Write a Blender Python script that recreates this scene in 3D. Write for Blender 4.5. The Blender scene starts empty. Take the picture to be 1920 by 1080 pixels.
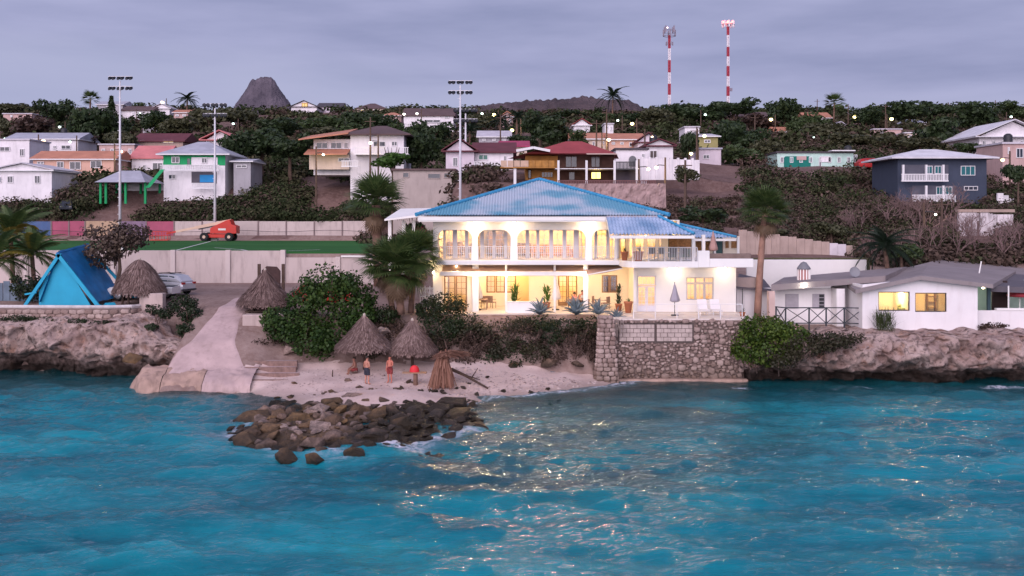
import bpy, bmesh, math, random
import numpy as np
from mathutils import Vector, Matrix, noise as mnoise
R = math.radians
rng = np.random.default_rng(7)
rnd = random.Random(11)
sc = bpy.context.scene
COL = sc.collection
# ------------------------------------------------------------------ camera
F, H, HY = 1900.0, 11.0, 404.0
cam = bpy.data.cameras.new('camera'); camo = bpy.data.objects.new('camera', cam); COL.objects.link(camo)
camo.location = (0, 0, H); camo.rotation_euler = (R(90), 0, 0)
cam.sensor_width = 36; cam.sensor_fit = 'HORIZONTAL'; cam.lens = F/1920*36
cam.shift_y = -(540-HY)/1920; cam.clip_end = 9000; cam.clip_start = 0.5
sc.camera = camo
# ------------------------------------------------------------------ world: dusk sky under a cloud deck
SUN_EL, SUN_AZ = 22.0, 197.0          # the afterglow stands low over the sea behind the camera
w = bpy.data.worlds.new('World'); sc.world = w; w.use_nodes = True
nt = w.node_tree; N = nt.nodes; L = nt.links
for n in list(N): N.remove(n)
out = N.new('ShaderNodeOutputWorld'); bg = N.new('ShaderNodeBackground'); L.new(bg.outputs[0], out.inputs[0])
sky = N.new('ShaderNodeTexSky'); sky.sky_type = 'NISHITA'; sky.sun_disc = False
sky.sun_elevation = R(3); sky.sun_rotation = R(SUN_AZ); sky.dust_density = 2.5
tc = N.new('ShaderNodeTexCoord'); sep = N.new('ShaderNodeSeparateXYZ'); L.new(tc.outputs['Generated'], sep.inputs[0])
def math_node(tree, op, a, b=None, c=None):
    n = tree.nodes.new('ShaderNodeMath'); n.operation = op
    for i, v in enumerate((a, b, c)):
        if v is None: continue
        if isinstance(v, (int, float)): n.inputs[i].default_value = v
        else: tree.links.new(v, n.inputs[i])
    return n.outputs[0]
def wm(op, a, b=None, c=None): return math_node(nt, op, a, b, c)
mp = N.new('ShaderNodeMapping'); mp.inputs['Scale'].default_value = (1.6, 1.6, 9); L.new(tc.outputs['Generated'], mp.inputs[0])
nz = N.new('ShaderNodeTexNoise'); nz.inputs['Scale'].default_value = 1.5; nz.inputs['Detail'].default_value = 5; nz.inputs['Roughness'].default_value = .5
L.new(mp.outputs[0], nz.inputs['Vector'])
# cloud deck lies above a gently sloping lower edge
edge = wm('ADD', wm('MULTIPLY', sep.outputs[0], 0.07), sep.outputs[2])
edge = wm('ADD', edge, wm('MULTIPLY', wm('SUBTRACT', nz.outputs[0], .5), .085))
mr = N.new('ShaderNodeMapRange'); mr.interpolation_type = 'SMOOTHSTEP'
mr.inputs[1].default_value = .108; mr.inputs[2].default_value = .158; L.new(edge, mr.inputs[0])
nz2 = N.new('ShaderNodeTexNoise'); nz2.inputs['Scale'].default_value = 3.2; nz2.inputs['Detail'].default_value = 6; L.new(mp.outputs[0], nz2.inputs['Vector'])
def wmix(fac, a, b, tp='MIX'):
    n = N.new('ShaderNodeMix'); n.data_type = 'RGBA'; n.blend_type = tp
    if isinstance(fac, (int, float)): n.inputs[0].default_value = fac
    else: L.new(fac, n.inputs[0])
    for i, v in ((6, a), (7, b)):
        if isinstance(v, tuple): n.inputs[i].default_value = v + (1,)
        else: L.new(v, n.inputs[i])
    return n.outputs[2]
nzc = wm('MINIMUM', wm('MAXIMUM', wm('MULTIPLY_ADD', nz2.outputs[0], 1.6, -.3), 0), 1)
deck = wmix(nzc, (.22, .245, .42), (.41, .42, .64))
low = wmix(nzc, (.36, .385, .58), (.42, .43, .625))
cl = wmix(mr.outputs[0], low, deck)
skyc = N.new('ShaderNodeVectorMath'); skyc.operation = 'SCALE'; skyc.inputs['Scale'].default_value = .10; L.new(sky.outputs[0], skyc.inputs[0])
L.new(wmix(.93, skyc.outputs[0], cl), bg.inputs[0]); bg.inputs[1].default_value = .407
# ------------------------------------------------------------------ soft pink afterglow
sl = bpy.data.lights.new('sun', 'SUN'); so = bpy.data.objects.new('sun', sl); COL.objects.link(so)
sl.energy = 1.38; sl.angle = R(70); sl.color = (1.0, .87, .95)
az, el = R(SUN_AZ), R(SUN_EL)
d = Vector((math.sin(az)*math.cos(el), math.cos(az)*math.cos(el), math.sin(el)))
so.rotation_euler = (-d).to_track_quat('-Z', 'Y').to_euler(); so.location = (0, -20, 40)
# ------------------------------------------------------------------ view
sc.view_settings.view_transform = 'Standard'; sc.view_settings.look = 'None'
sc.view_settings.exposure = 1.5; sc.view_settings.gamma = 1; sc.view_settings.use_curve_mapping = False
cy = sc.cycles
cy.use_denoising = True; cy.max_bounces = 6; cy.diffuse_bounces = 2; cy.glossy_bounces = 3
cy.transmission_bounces = 4; cy.transparent_max_bounces = 10; cy.sample_clamp_indirect = 6
cy.caustics_reflective = False; cy.caustics_refractive = False

# ================================================================== helpers
def P(px, py, Y): return Vector(((px-960)*Y/F, Y, H-(py-HY)*Y/F))
def XP(px, Y): return (px-960)*Y/F
def ZP(py, Y): return H-(py-HY)*Y/F
ORG = {}
def tag(o, label=None, cat=None, group=None, kind=None):
    if label: o['label'] = label
    if cat: o['category'] = cat
    if group: o['group'] = group
    if kind: o['kind'] = kind
    return o
def empty(name, loc, label=None, cat=None, group=None, rz=0):
    o = bpy.data.objects.new(name, None); COL.objects.link(o); o.location = loc; o.rotation_euler = (0, 0, rz)
    o.empty_display_size = .2; ORG[o.name] = Vector(loc) if rz == 0 else Vector((0, 0, 0))
    return tag(o, label, cat, group)
class MB:
    def __init__(s): s.v = []; s.f = []
    def add(s, vs, fs):
        n = len(s.v); s.v += [tuple(v) for v in vs]; s.f += [tuple(i+n for i in f) for f in fs]; return s
    def box(s, x0, x1, y0, y1, z0, z1):
        if x0 > x1: x0, x1 = x1, x0
        if y0 > y1: y0, y1 = y1, y0
        if z0 > z1: z0, z1 = z1, z0
        return s.add([(x0,y0,z0),(x1,y0,z0),(x1,y1,z0),(x0,y1,z0),(x0,y0,z1),(x1,y0,z1),(x1,y1,z1),(x0,y1,z1)],
              [(0,3,2,1),(4,5,6,7),(0,1,5,4),(1,2,6,5),(2,3,7,6),(3,0,4,7)])
    def tube(s, pts, r, n=8, cap=True):
        pts = [Vector(p) for p in pts]; rs = r if isinstance(r, (list, tuple)) else [r]*len(pts)
        b = len(s.v); up = Vector((0, 0, 1)); prev = None
        for i, p in enumerate(pts):
            t = (pts[min(i+1, len(pts)-1)]-pts[max(i-1, 0)])
            if t.length < 1e-6: t = up.copy()
            t.normalize()
            if prev is None: a = t.orthogonal().normalized()
            else:
                a = prev-t*prev.dot(t)
                a = a.normalized() if a.length > 1e-5 else t.orthogonal().normalized()
            prev = a; c = t.cross(a)
            for k in range(n):
                th = 2*math.pi*k/n; s.v.append(tuple(p+(a*math.cos(th)+c*math.sin(th))*rs[i]))
        for i in range(len(pts)-1):
            for k in range(n):
                k2 = (k+1) % n; s.f.append((b+i*n+k, b+i*n+k2, b+(i+1)*n+k2, b+(i+1)*n+k))
        if cap:
            s.f.append(tuple(b+k for k in range(n))[::-1]); s.f.append(tuple(b+(len(pts)-1)*n+k for k in range(n)))
        return s
    def bar(s, a, b, w_, h_=None):     # square bar
        h_ = h_ or w_; a = Vector(a); b = Vector(b); t = (b-a).normalized()
        sd = t.cross(Vector((0, 0, 1)))
        if sd.length < 1e-4: sd = Vector((1, 0, 0))
        sd.normalize(); u = sd.cross(t); sd = sd*w_/2; u = u*h_/2
        return s.add([a-sd-u, a+sd-u, a+sd+u, a-sd+u, b-sd-u, b+sd-u, b+sd+u, b-sd+u],
              [(0,3,2,1),(4,5,6,7),(0,1,5,4),(1,2,6,5),(2,3,7,6),(3,0,4,7)])
    def prism(s, poly, y0, y1):        # poly in (x,z), extruded along y
        n = len(poly)
        a = sum(poly[i][0]*poly[(i+1) % n][1]-poly[(i+1) % n][0]*poly[i][1] for i in range(n))
        if a < 0: poly = poly[::-1]
        vs = [(x, y0, z) for x, z in poly]+[(x, y1, z) for x, z in poly]
        fs = [tuple(range(n)), tuple(range(2*n-1, n-1, -1))]
        fs += [(i, i+n, (i+1) % n+n, (i+1) % n) for i in range(n)]
        return s.add(vs, fs)
    def lathe(s, prof, c=(0, 0, 0), n=16):
        b = len(s.v)
        for r, z in prof:
            for k in range(n):
                th = 2*math.pi*k/n; s.v.append((c[0]+r*math.cos(th), c[1]+r*math.sin(th), c[2]+z))
        for i in range(len(prof)-1):
            for k in range(n):
                k2 = (k+1) % n; s.f.append((b+i*n+k, b+i*n+k2, b+(i+1)*n+k2, b+(i+1)*n+k))
        return s
    def grid(s, fn, nu, nv):
        b = len(s.v)
        for i in range(nu+1):
            for j in range(nv+1): s.v.append(tuple(fn(i/nu, j/nv)))
        for i in range(nu):
            for j in range(nv):
                q = b+i*(nv+1)+j; s.f.append((q, q+nv+1, q+nv+2, q+1))
        return s
    def build(s, name, mat, parent=None, smooth=False, bevel=0, loc=None, local=False):
        me = bpy.data.meshes.new(name); vs = s.v
        if parent is not None and not local: org = ORG[parent.name]
        elif local: org = Vector((0, 0, 0))
        else:
            if loc is None:
                a = np.array(vs); loc = ((a[:,0].min()+a[:,0].max())/2, (a[:,1].min()+a[:,1].max())/2, a[:,2].min())
            org = Vector(loc)
        vs = [(x-org[0], y-org[1], z-org[2]) for x, y, z in vs]
        me.from_pydata(vs, [], s.f); me.materials.append(mat)
        if bevel:
            bm = bmesh.new(); bm.from_mesh(me); bmesh.ops.remove_doubles(bm, verts=bm.verts, dist=1e-5)
            es = [e for e in bm.edges if len(e.link_faces) == 2 and e.calc_face_angle(0) > .6]
            bmesh.ops.bevel(bm, geom=es, offset=bevel, segments=2, affect='EDGES', profile=.5); bm.to_mesh(me); bm.free()
        if smooth: me.polygons.foreach_set('use_smooth', [True]*len(me.polygons))
        o = bpy.data.objects.new(name, me); COL.objects.link(o)
        if parent is not None: o.parent = parent
        elif not local: o.location = org
        ORG[o.name] = org; return o
def npmesh(name, verts, faces, mat, parent=None, smooth=False, attrs=None, loc=(0, 0, 0)):
    verts = np.asarray(verts, np.float32); faces = np.asarray(faces, np.int32); k = faces.shape[1]
    me = bpy.data.meshes.new(name); me.vertices.add(len(verts)); me.vertices.foreach_set('co', verts.ravel())
    me.loops.add(faces.size); me.loops.foreach_set('vertex_index', faces.ravel())
    me.polygons.add(len(faces)); me.polygons.foreach_set('loop_start', np.arange(0, faces.size, k, dtype=np.int32))
    me.polygons.foreach_set('loop_total', np.full(len(faces), k, np.int32))
    if smooth: me.polygons.foreach_set('use_smooth', np.ones(len(faces), bool))
    for an, arr in (attrs or {}).items():
        arr = np.asarray(arr, np.float32)
        if arr.ndim == 1: at = me.attributes.new(an, 'FLOAT', 'POINT'); at.data.foreach_set('value', arr)
        else: at = me.attributes.new(an, 'FLOAT_VECTOR', 'POINT'); at.data.foreach_set('vector', arr.ravel())
    me.update(calc_edges=True); me.validate()
    me.materials.append(mat)
    if name.startswith('_'): return me
    o = bpy.data.objects.new(name, me); COL.objects.link(o); o.location = loc; ORG[o.name] = Vector(loc)
    if parent is not None: o.parent = parent
    return o
def inst(name, me, parent=None, loc=(0, 0, 0), rot=(0, 0, 0), scale=(1, 1, 1)):
    o = bpy.data.objects.new(name, me); COL.objects.link(o); o.location = loc; o.rotation_euler = rot; o.scale = scale
    if parent is not None: o.parent = parent
    ORG[o.name] = Vector(loc); return o
def copy_tree(o, parent=None):
    c = o.copy(); COL.objects.link(c); c.parent = parent
    for ch in list(o.children): copy_tree(ch, c)
    return c
def fbm(x, y, z, oct=4):
    v = Vector((x, y, z)); a = 1; t = 0
    for i in range(oct): t += a*mnoise.noise(v); v = v*2.03+Vector((3.1, 1.7, 9.2)); a *= .5
    return t
# value-noise on arrays
_VT = {}
def vnoise(x, y, seed=0):
    if seed not in _VT: _VT[seed] = np.random.default_rng(seed).random((256, 256))
    T = _VT[seed]
    xi = np.floor(x).astype(int); yi = np.floor(y).astype(int); fx = x-xi; fy = y-yi
    fx = fx*fx*(3-2*fx); fy = fy*fy*(3-2*fy); g = lambda a, b: T[a % 256, b % 256]
    return (g(xi, yi)*(1-fx)+g(xi+1, yi)*fx)*(1-fy)+(g(xi, yi+1)*(1-fx)+g(xi+1, yi+1)*fx)*fy
def vfbm(x, y, seed=0, o=4):
    t = 0; a = 1.; s = 0
    for i in range(o): t = t+a*vnoise(x*2**i+17*i, y*2**i+31*i, seed+i); s += a; a *= .5
    return t/s
# ------------------------------------------------------------------ materials
MATS = {}
def base(name):
    m = bpy.data.materials.new(name); m.use_nodes = True; t = m.node_tree
    return m, t, t.nodes['Principled BSDF']
def setp(b, rough=.8, metal=0., spec=.3):
    b.inputs['Roughness'].default_value = rough; b.inputs['Metallic'].default_value = metal; b.inputs['Specular IOR Level'].default_value = spec
def mixn(t, fac, a, b, tp='MIX'):
    n = t.nodes.new('ShaderNodeMix'); n.data_type = 'RGBA'; n.blend_type = tp
    if isinstance(fac, (int, float)): n.inputs[0].default_value = fac
    else: t.links.new(fac, n.inputs[0])
    for i, v in ((6, a), (7, b)):
        if isinstance(v, tuple): n.inputs[i].default_value = tuple(v)+(1,)
        else: t.links.new(v, n.inputs[i])
    return n.outputs[2]
def texn(t, scale, detail=4, rough=.55, vec=None, kind='Noise'):
    n = t.nodes.new('ShaderNodeTex'+kind); n.inputs['Scale'].default_value = scale
    if kind == 'Noise': n.inputs['Detail'].default_value = detail; n.inputs['Roughness'].default_value = rough
    if vec is None:
        c = t.nodes.new('ShaderNodeNewGeometry'); vec = c.outputs['Position']
    t.links.new(vec, n.inputs['Vector']); return n.outputs[0] if kind == 'Noise' else n.outputs['Distance']
def ramp(t, fac, a, b, ca=(0, 0, 0), cb=(1, 1, 1)):
    n = t.nodes.new('ShaderNodeMapRange'); n.inputs[1].default_value = a; n.inputs[2].default_value = b; t.links.new(fac, n.inputs[0]); return n.outputs[0]
def bumpn(t, b, h, strength=.4, dist=.05):
    n = t.nodes.new('ShaderNodeBump'); n.inputs['Strength'].default_value = strength; n.inputs['Distance'].default_value = dist
    t.links.new(h, n.inputs['Height']); t.links.new(n.outputs[0], b.inputs['Normal'])
def M(name, col, rough=.8, var=.12, scale=1.2, dirt=0., dirtcol=(.12, .09, .08), bump=.25, bscale=14, bdist=.02, metal=0., spec=.3, col2=None):
    if name in MATS: return MATS[name]
    m, t, b = base(name); setp(b, rough, metal, spec)
    a = tuple(max(0, c*(1-var)) for c in col); c2 = col2 or tuple(min(1, c*(1+var)) for c in col)
    f = ramp(t, texn(t, scale, 5), .3, .7); c = mixn(t, f, a, c2)
    if dirt > 0:
        mp = t.nodes.new('ShaderNodeMapping'); g = t.nodes.new('ShaderNodeNewGeometry'); t.links.new(g.outputs['Position'], mp.inputs[0]); mp.inputs['Scale'].default_value = (1.6, 1.6, .35)
        dn = ramp(t, texn(t, 1.3, 6, .65, mp.outputs[0]), .5, .78)
        c = mixn(t, math_node(t, 'MULTIPLY', dn, dirt), c, dirtcol)
    t.links.new(c, b.inputs['Base Color'])
    if bump: bumpn(t, b, texn(t, bscale, 5, .6), bump, bdist)
    MATS[name] = m; return m
def emit(name, col, s):
    if name in MATS: return MATS[name]
    m = bpy.data.materials.new(name); m.use_nodes = True; t = m.node_tree; t.nodes.clear()
    o = t.nodes.new('ShaderNodeOutputMaterial'); e = t.nodes.new('ShaderNodeEmission'); e.inputs[0].default_value = tuple(col)+(1,); e.inputs[1].default_value = s
    t.links.new(e.outputs[0], o.inputs[0]); MATS[name] = m; return m
def leafmat(name, cols, rough=.55, trans=.25, spec=.35):
    if name in MATS: return MATS[name]
    m, t, b = base(name); setp(b, rough, 0, spec)
    g = t.nodes.new('ShaderNodeNewGeometry'); cr = t.nodes.new('ShaderNodeValToRGB'); e = cr.color_ramp.elements
    e[0].color = tuple(cols[0])+(1,); e[1].color = tuple(cols[-1])+(1,)
    for i, c in enumerate(cols[1:-1]): k = e.new((i+1)/(len(cols)-1)); k.color = tuple(c)+(1,)
    f = math_node(t, 'ADD', math_node(t, 'MULTIPLY', g.outputs['Random Per Island'], .6), math_node(t, 'MULTIPLY', ramp(t, texn(t, .55, 2), .3, .7), .4))
    t.links.new(f, cr.inputs[0]); t.links.new(cr.outputs[0], b.inputs['Base Color'])
    tr = t.nodes.new('ShaderNodeBsdfTranslucent'); t.links.new(cr.outputs[0], tr.inputs[0])
    mx = t.nodes.new('ShaderNodeMixShader'); mx.inputs[0].default_value = trans
    t.links.new(b.outputs[0], mx.inputs[1]); t.links.new(tr.outputs[0], mx.inputs[2])
    t.links.new(mx.outputs[0], t.nodes['Material Output'].inputs[0]); MATS[name] = m; return m
def glass(name, tint=(1, 1, 1), fac=.12, rough=.03):
    if name in MATS: return MATS[name]
    m = bpy.data.materials.new(name); m.use_nodes = True; t = m.node_tree; t.nodes.clear()
    o = t.nodes.new('ShaderNodeOutputMaterial'); a = t.nodes.new('ShaderNodeBsdfTransparent'); a.inputs[0].default_value = tuple(tint)+(1,)
    g = t.nodes.new('ShaderNodeBsdfGlossy'); g.inputs['Roughness'].default_value = rough; mx = t.nodes.new('ShaderNodeMixShader'); mx.inputs[0].default_value = fac
    t.links.new(a.outputs[0], mx.inputs[1]); t.links.new(g.outputs[0], mx.inputs[2]); t.links.new(mx.outputs[0], o.inputs[0]); MATS[name] = m; return m

# ================================================================== terrain
def sstep(a, b, x): t = np.clip((x-a)/(b-a), 0, 1); return t*t*(3-2*t)
def ip(Y, pts): return np.interp(Y, [p[0] for p in pts], [p[1] for p in pts])
EARTH = None
pA = [(20,-5),(58,-2.6),(63,-1.5),(67,-.7),(72.5,-.6),(72.8,3.5),(73.6,4.3),(78,4.8),(93.4,4.8),(93.6,7.45),(139.5,7.5)]
pB = [(20,-5),(56,-2.0),(61.5,-1.0),(63,-.4),(63.7,.4),(65.1,1.15),(67,2.62),(69.5,3.78),(71.5,4.52),(74.5,4.85),(93.4,4.8),(93.6,7.45),(139.5,7.5)]
pC = [(20,-4),(50,-2.2),(56,-1.0),(61.2,0),(63,.5),(66,.95),(67,1.3),(70,3.7),(70.6,4.08),(78,4.1),(93.4,4.7),(93.6,7.45),(139.5,7.5)]
pD = [(20,-4),(54,-2.4),(60,-1.25),(64,-.7),(66.5,-.45),(68.0,-.4),(68.1,4.05),(88,4.1),(95,6.8),(105,9),(113,10.9),(118,11.5),(121,14.9),(139.5,17)]
pE = [(20,-5),(55,-2.6),(60,-1.5),(64,-.9),(69.6,-.8),(69.8,2.9),(70.4,3.15),(76,3.3),(85,5),(95,7),(105,9.0),(115,10.8),(127,12.3),(139.5,14.6)]
hL = [(139,7.5),(143,9),(154,15),(165,16.5),(200,22),(250,30),(320,43),(350,45.5),(450,47),(1200,47)]
hC = [(139,17),(150,18),(200,23.5),(250,31),(320,43),(350,45.5),(450,47),(1200,47)]
hR = [(139,14.6),(150,17),(200,23.5),(250,31),(320,43),(350,45.5),(450,47),(1200,47)]
def land(X, Y):
    X = np.asarray(X, float); Y = np.asarray(Y, float)
    z = ip(Y, pA)
    t = sstep(-23.6, -21.8, X); z = z*(1-t)+ip(Y, pB)*t
    t = sstep(-17.6, -14.5, X); z = z*(1-t)+ip(Y, pC)*t
    zr = ip(Y, pD); t = sstep(15.2, 15.8, X); zr = zr*(1-t)+ip(Y, pE)*t
    far = sstep(88, 92, Y); xs = 5.9*(1-far)+(-7.6)*far
    t = np.where(Y < 67.35, np.clip((X+2.5)/13.5, 0, 1), sstep(xs-.35-far*.6, xs+.35+far*.6, X)); z = z*(1-t)+zr*t
    q = 960+F*X/np.maximum(Y, 1)
    zh = ip(Y, hL); t = sstep(760, 940, q); zh = zh*(1-t)+ip(Y, hC)*t; t = sstep(1230, 1480, q); zh = zh*(1-t)+ip(Y, hR)*t
    z = np.where(Y > 139.5, zh, z)
    rough = sstep(139, 150, Y)+sstep(-5, 0, X)*sstep(94, 100, Y); rough = np.clip(rough, 0, 1)
    z = z+rough*(vfbm(X*.09, Y*.09, 3)-.5)*2.0
    z = z+np.where(Y < 63, 1.05*np.exp(-((X+7.3)/4.6)**2)*np.exp(-((Y-58.6)/3.2)**2), 0)*(1-sstep(60.5, 63, Y))
    wob = (vfbm(X*.13, Y*.13, 36, 4)-.5)*13; sw_ = sstep(-8, -1, X+wob)*(1-sstep(7, 24, X+wob))*sstep(31, 42, Y+wob)*(1-sstep(66, 67, Y)); shz = -(.28+1.95*vfbm(X*.22, Y*.42, 33, 4)); z = np.where(Y < 67, z+sw_*(np.maximum(z, shz)-z), z)  # shallow brown shelf added and stretched seaward so the villa's reflection shows stronger
    bch = sstep(-17, -15, X)*(1-sstep(9, 11, X))*(1-sstep(66.5, 67.5, Y))
    z = z+bch*(vfbm(X*.6, Y*.6, 9)-.5)*.22
    pk = (1-sstep(-9, -7, X))*sstep(72, 76, Y)*(1-sstep(90, 93, Y)); z = z+pk*(vfbm(X*.35, Y*.35, 5)-.5)*.12
    bank = sstep(-15, -14, X)*(1-sstep(5.6, 6, X))*sstep(66.5, 67.5, Y)*(1-sstep(70, 70.6, Y)); z = z+bank*(vfbm(X*1.1, Y*1.1, 15)-.5)*.8
    return z
def lz(x, y): return float(land(np.array([x]), np.array([y]))[0])
def gridmesh(xs, ys):
    X, Y = np.meshgrid(xs, ys); Z = land(X, Y); v = np.stack([X, Y, Z], -1).reshape(-1, 3); nx = len(xs)
    i = np.arange(len(ys)-1)[:, None]*nx+np.arange(nx-1)[None, :]
    f = np.stack([i, i+1, i+nx+1, i+nx], -1).reshape(-1, 4); return v, f
# ground material: dry reddish earth, stones, patches
m, t, b = base('dry_earth'); setp(b, .95, 0, .15)
n1 = ramp(t, texn(t, .35, 6, .6), .35, .68); n2 = ramp(t, texn(t, 2.7, 5, .65), .35, .7)
c = mixn(t, n1, (.17, .105, .088), (.29, .205, .18)); c = mixn(t, math_node(t, 'MULTIPLY', n2, .6), c, (.35, .265, .24))
t.links.new(c, b.inputs['Base Color']); bumpn(t, b, texn(t, 6, 6, .65), .6, .08); EARTH = m
m, t, b = base('coral_sand'); setp(b, .95, 0, .15)
n1 = ramp(t, texn(t, .7, 5), .35, .68); n2 = ramp(t, texn(t, 5.5, 4, .7), .56, .70)
c = mixn(t, n1, (.50, .37, .34), (.61, .475, .44)); c = mixn(t, math_node(t, 'MULTIPLY', n2, .55), c, (.30, .22, .20))
# damp band by the waterline
g = t.nodes.new('ShaderNodeNewGeometry'); s_ = t.nodes.new('ShaderNodeSeparateXYZ'); t.links.new(g.outputs['Position'], s_.inputs[0])
wet = ramp(t, math_node(t, 'ADD', s_.outputs[2], math_node(t, 'MULTIPLY', texn(t, .5, 3), .25)), .42, .14)
c = mixn(t, math_node(t, 'MULTIPLY', wet, .65), c, (.27, .205, .18)); t.links.new(c, b.inputs['Base Color']); bumpn(t, b, texn(t, 9, 5, .7), .5, .05); SAND = m
m, t, b = base('red_brown_slope'); setp(b, .95, 0, .15)
n1 = ramp(t, texn(t, .22, 6, .62), .35, .66); n2 = ramp(t, texn(t, 1.9, 5, .65), .42, .7)
c = mixn(t, n1, (.105, .062, .056), (.20, .125, .11)); c = mixn(t, math_node(t, 'MULTIPLY', n2, .5), c, (.26, .18, .165))
t.links.new(c, b.inputs['Base Color']); bumpn(t, b, texn(t, 3, 6, .65), .8, .2); SLOPE = m
v, f = gridmesh(np.arange(-90, 100.1, .5), np.arange(28, 141.1, .4))
cx = v[f].mean(1); isb = (cx[:,0] > -16.9) & (cx[:,0] < 11) & (cx[:,1] > 53) & (cx[:,1] < 67.0) & (cx[:,2] < 1.28)
isl = (cx[:,1] > 94.2) & (cx[:,0] > -8.2)
gr = npmesh('ground', v, f[~isb & ~isl], EARTH, smooth=True); tag(gr, kind='structure')
sp_ = npmesh('slope', v, f[isl], SLOPE, smooth=True); tag(sp_, kind='structure')
vb, fb = gridmesh(np.arange(-17.2, 11.3, .2), np.arange(52.4, 67.3, .2)); vb[:, 2] += .02
fb = fb[vb[fb].mean(1)[:,2] < 1.36]
be = npmesh('beach', vb, fb, SAND, smooth=True); tag(be, 'pale coral sand beach below the villa', kind='structure')
v, f = gridmesh(np.arange(-420, 421, 4.0), np.concatenate([np.arange(139.6, 360, 2.0), np.arange(360, 1000, 20.0)]))
hs = npmesh('hillside', v, f, SLOPE, smooth=True); tag(hs, kind='structure')
# seabed out to sea
# ---- far hills
def farhill(name, cx_, Y, pts, mat, depth, label):
    xs = np.array([p[0] for p in pts]); zs = np.array([p[1] for p in pts])
    n = 220; X = np.linspace(xs[0], xs[-1], n); Z = np.interp(X, xs, zs); mb_v = []; fs = []
    rows = 24
    for j in range(rows+1):
        u = j/rows; s = math.sin(math.pi*u)**.8
        for i in range(n):
            nn = fbm(X[i]*.03, u*4, 2.2, 5)
            mb_v.append((X[i]*(1+(u-.5)*depth/Y), Y+(u-.5)*depth, 20+(Z[i]-20)*s*(1+.06*nn*(1-s))+nn*5*(.25+.75*(1-s))+3.2*abs(fbm(X[i]*.12, u*14, 7, 3))))
    for j in range(rows):
        for i in range(n-1): q = j*n+i; fs.append((q, q+1, q+n+1, q+n))
    o = npmesh(name, np.array(mb_v), np.array(fs), mat, smooth=True); return tag(o, label, kind='structure')
HILL = M('haze_tinted_hill', (.085, .072, .095), .95, .3, .03, bump=1, bscale=.12, bdist=9, col2=(.14, .115, .14))  # distance haze is put into this muted purple-grey base colour
HILL2 = M('ridge_scrub', (.075, .055, .062), .95, .3, .03, bump=1, bscale=.2, bdist=5, col2=(.125, .088, .095))
Yh = 1800.
pts = [(XP(493+(a-497)*1.03, Yh), ZP(b_, Yh)) for a, b_ in ((428,250),(438,218),(446,197),(457,183),(467,167),(475,152),(479,149),(484,152),(492,147),(512,145),(519,153),(527,166),(537,182),(546,194),(557,218),(568,250))]
farhill('rocky_hill', 0, Yh, pts, HILL, 150, 'steep cone-shaped rocky hill behind the town')
Yh = 900.
pts = [(XP(a, Yh), ZP(b_, Yh)) for a, b_ in ((820,225),(880,205),(920,197),(980,193),(1040,189),(1100,187),(1140,189),(1180,192),(1205,203),(1240,212),(1290,228))]
farhill('ridge', 0, Yh, pts, HILL2, 260, 'low brown scrub ridge on the skyline')
# ================================================================== sea
xs = np.arange(-64, 64.1, .2); ys = np.arange(14, 72.1, .2)
X, Y = np.meshgrid(xs, ys)
Z = np.zeros_like(X); rg = np.random.default_rng(5)
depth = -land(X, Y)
calm = .35+.65*sstep(0, .9, depth)
for i in range(110):
    lam = .5*(5.5/.5)**(rg.random()**1.15); th = R(-100+rg.normal()*30); k = 2*math.pi/lam
    amp = .0056*lam**.95*(.5+rg.random())
    ph = k*(X*math.cos(th)+Y*math.sin(th))+rg.random()*6.283+.9*np.sin(.31*X+.23*Y+i)+.5*np.sin(.7*X-.4*Y+2*i)
    s_ = np.sin(ph); Z += amp*(s_+.35*np.cos(2*ph))
gust = .45+1.1*vfbm(X*.07, Y*.1, 40, 3)
Z = Z*gust*calm
# shoreline swash and foam by nearness of shore and rocks
JET = [(-14.6,52.2),(-13.2,49.4),(-11,47.5),(-8,47.0),(-5.6,47.6),(-4.4,49.6),(-2.6,51.5),(-1.6,53.6),(-1.8,56),(-2.6,58.5),(-7.5,60.0),(-11.5,58.6),(-13.4,55.6)]
def pdist(X, Y, poly):
    dmin = np.full(X.shape, 1e9); ins = np.zeros(X.shape, bool); n = len(poly)
    for i in range(n):
        (x0, y0), (x1, y1) = poly[i], poly[(i+1) % n]; dx, dy = x1-x0, y1-y0
        t_ = np.clip(((X-x0)*dx+(Y-y0)*dy)/(dx*dx+dy*dy), 0, 1); dmin = np.minimum(dmin, np.hypot(X-x0-t_*dx, Y-y0-t_*dy))
        cnd = ((y0 > Y) != (y1 > Y)); xx = (x1-x0)*(Y-y0)/((y1-y0) if y1 != y0 else 1e-9)+x0; ins ^= cnd & (X < xx)
    return np.where(ins, -dmin, dmin)
jd = pdist(X, Y, JET); n1 = vfbm(X*.45, Y*.7, 21); n2 = vfbm(X*1.6, Y*2.4, 23)
foam = np.exp(-np.maximum(jd, 0)/.42)*np.clip((n1-.44)*8, 0, 1)*(Y < 54.5)+np.exp(-((jd-.8)/.5)**2)*.35*np.clip((n1-.52)*8, 0, 1)*(Y < 54)
sh = np.exp(-((depth-.09)/.10)**2)*(X > -6.5)*(X < 12)*(1-sstep(9, 13, X))*(.55+.9*(n1-.35))
Z += sh*.10
right = (X > 14)*np.exp(-((Y-64.2-.5*n1)/.28)**2)*np.clip((n1-.45)*6, 0, 1)*.9
foam = np.clip(foam*(.45+.8*n2)+sh*1.15*(.55+.7*n2)+right, 0, 1)
v = np.stack([X, Y, Z], -1).reshape(-1, 3); nx = len(xs); i = np.arange(len(ys)-1)[:, None]*nx+np.arange(nx-1)[None, :]
f = np.stack([i, i+1, i+nx+1, i+nx], -1).reshape(-1, 4)
dv = depth.ravel(); fo = foam.ravel(); nv = len(v)
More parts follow.
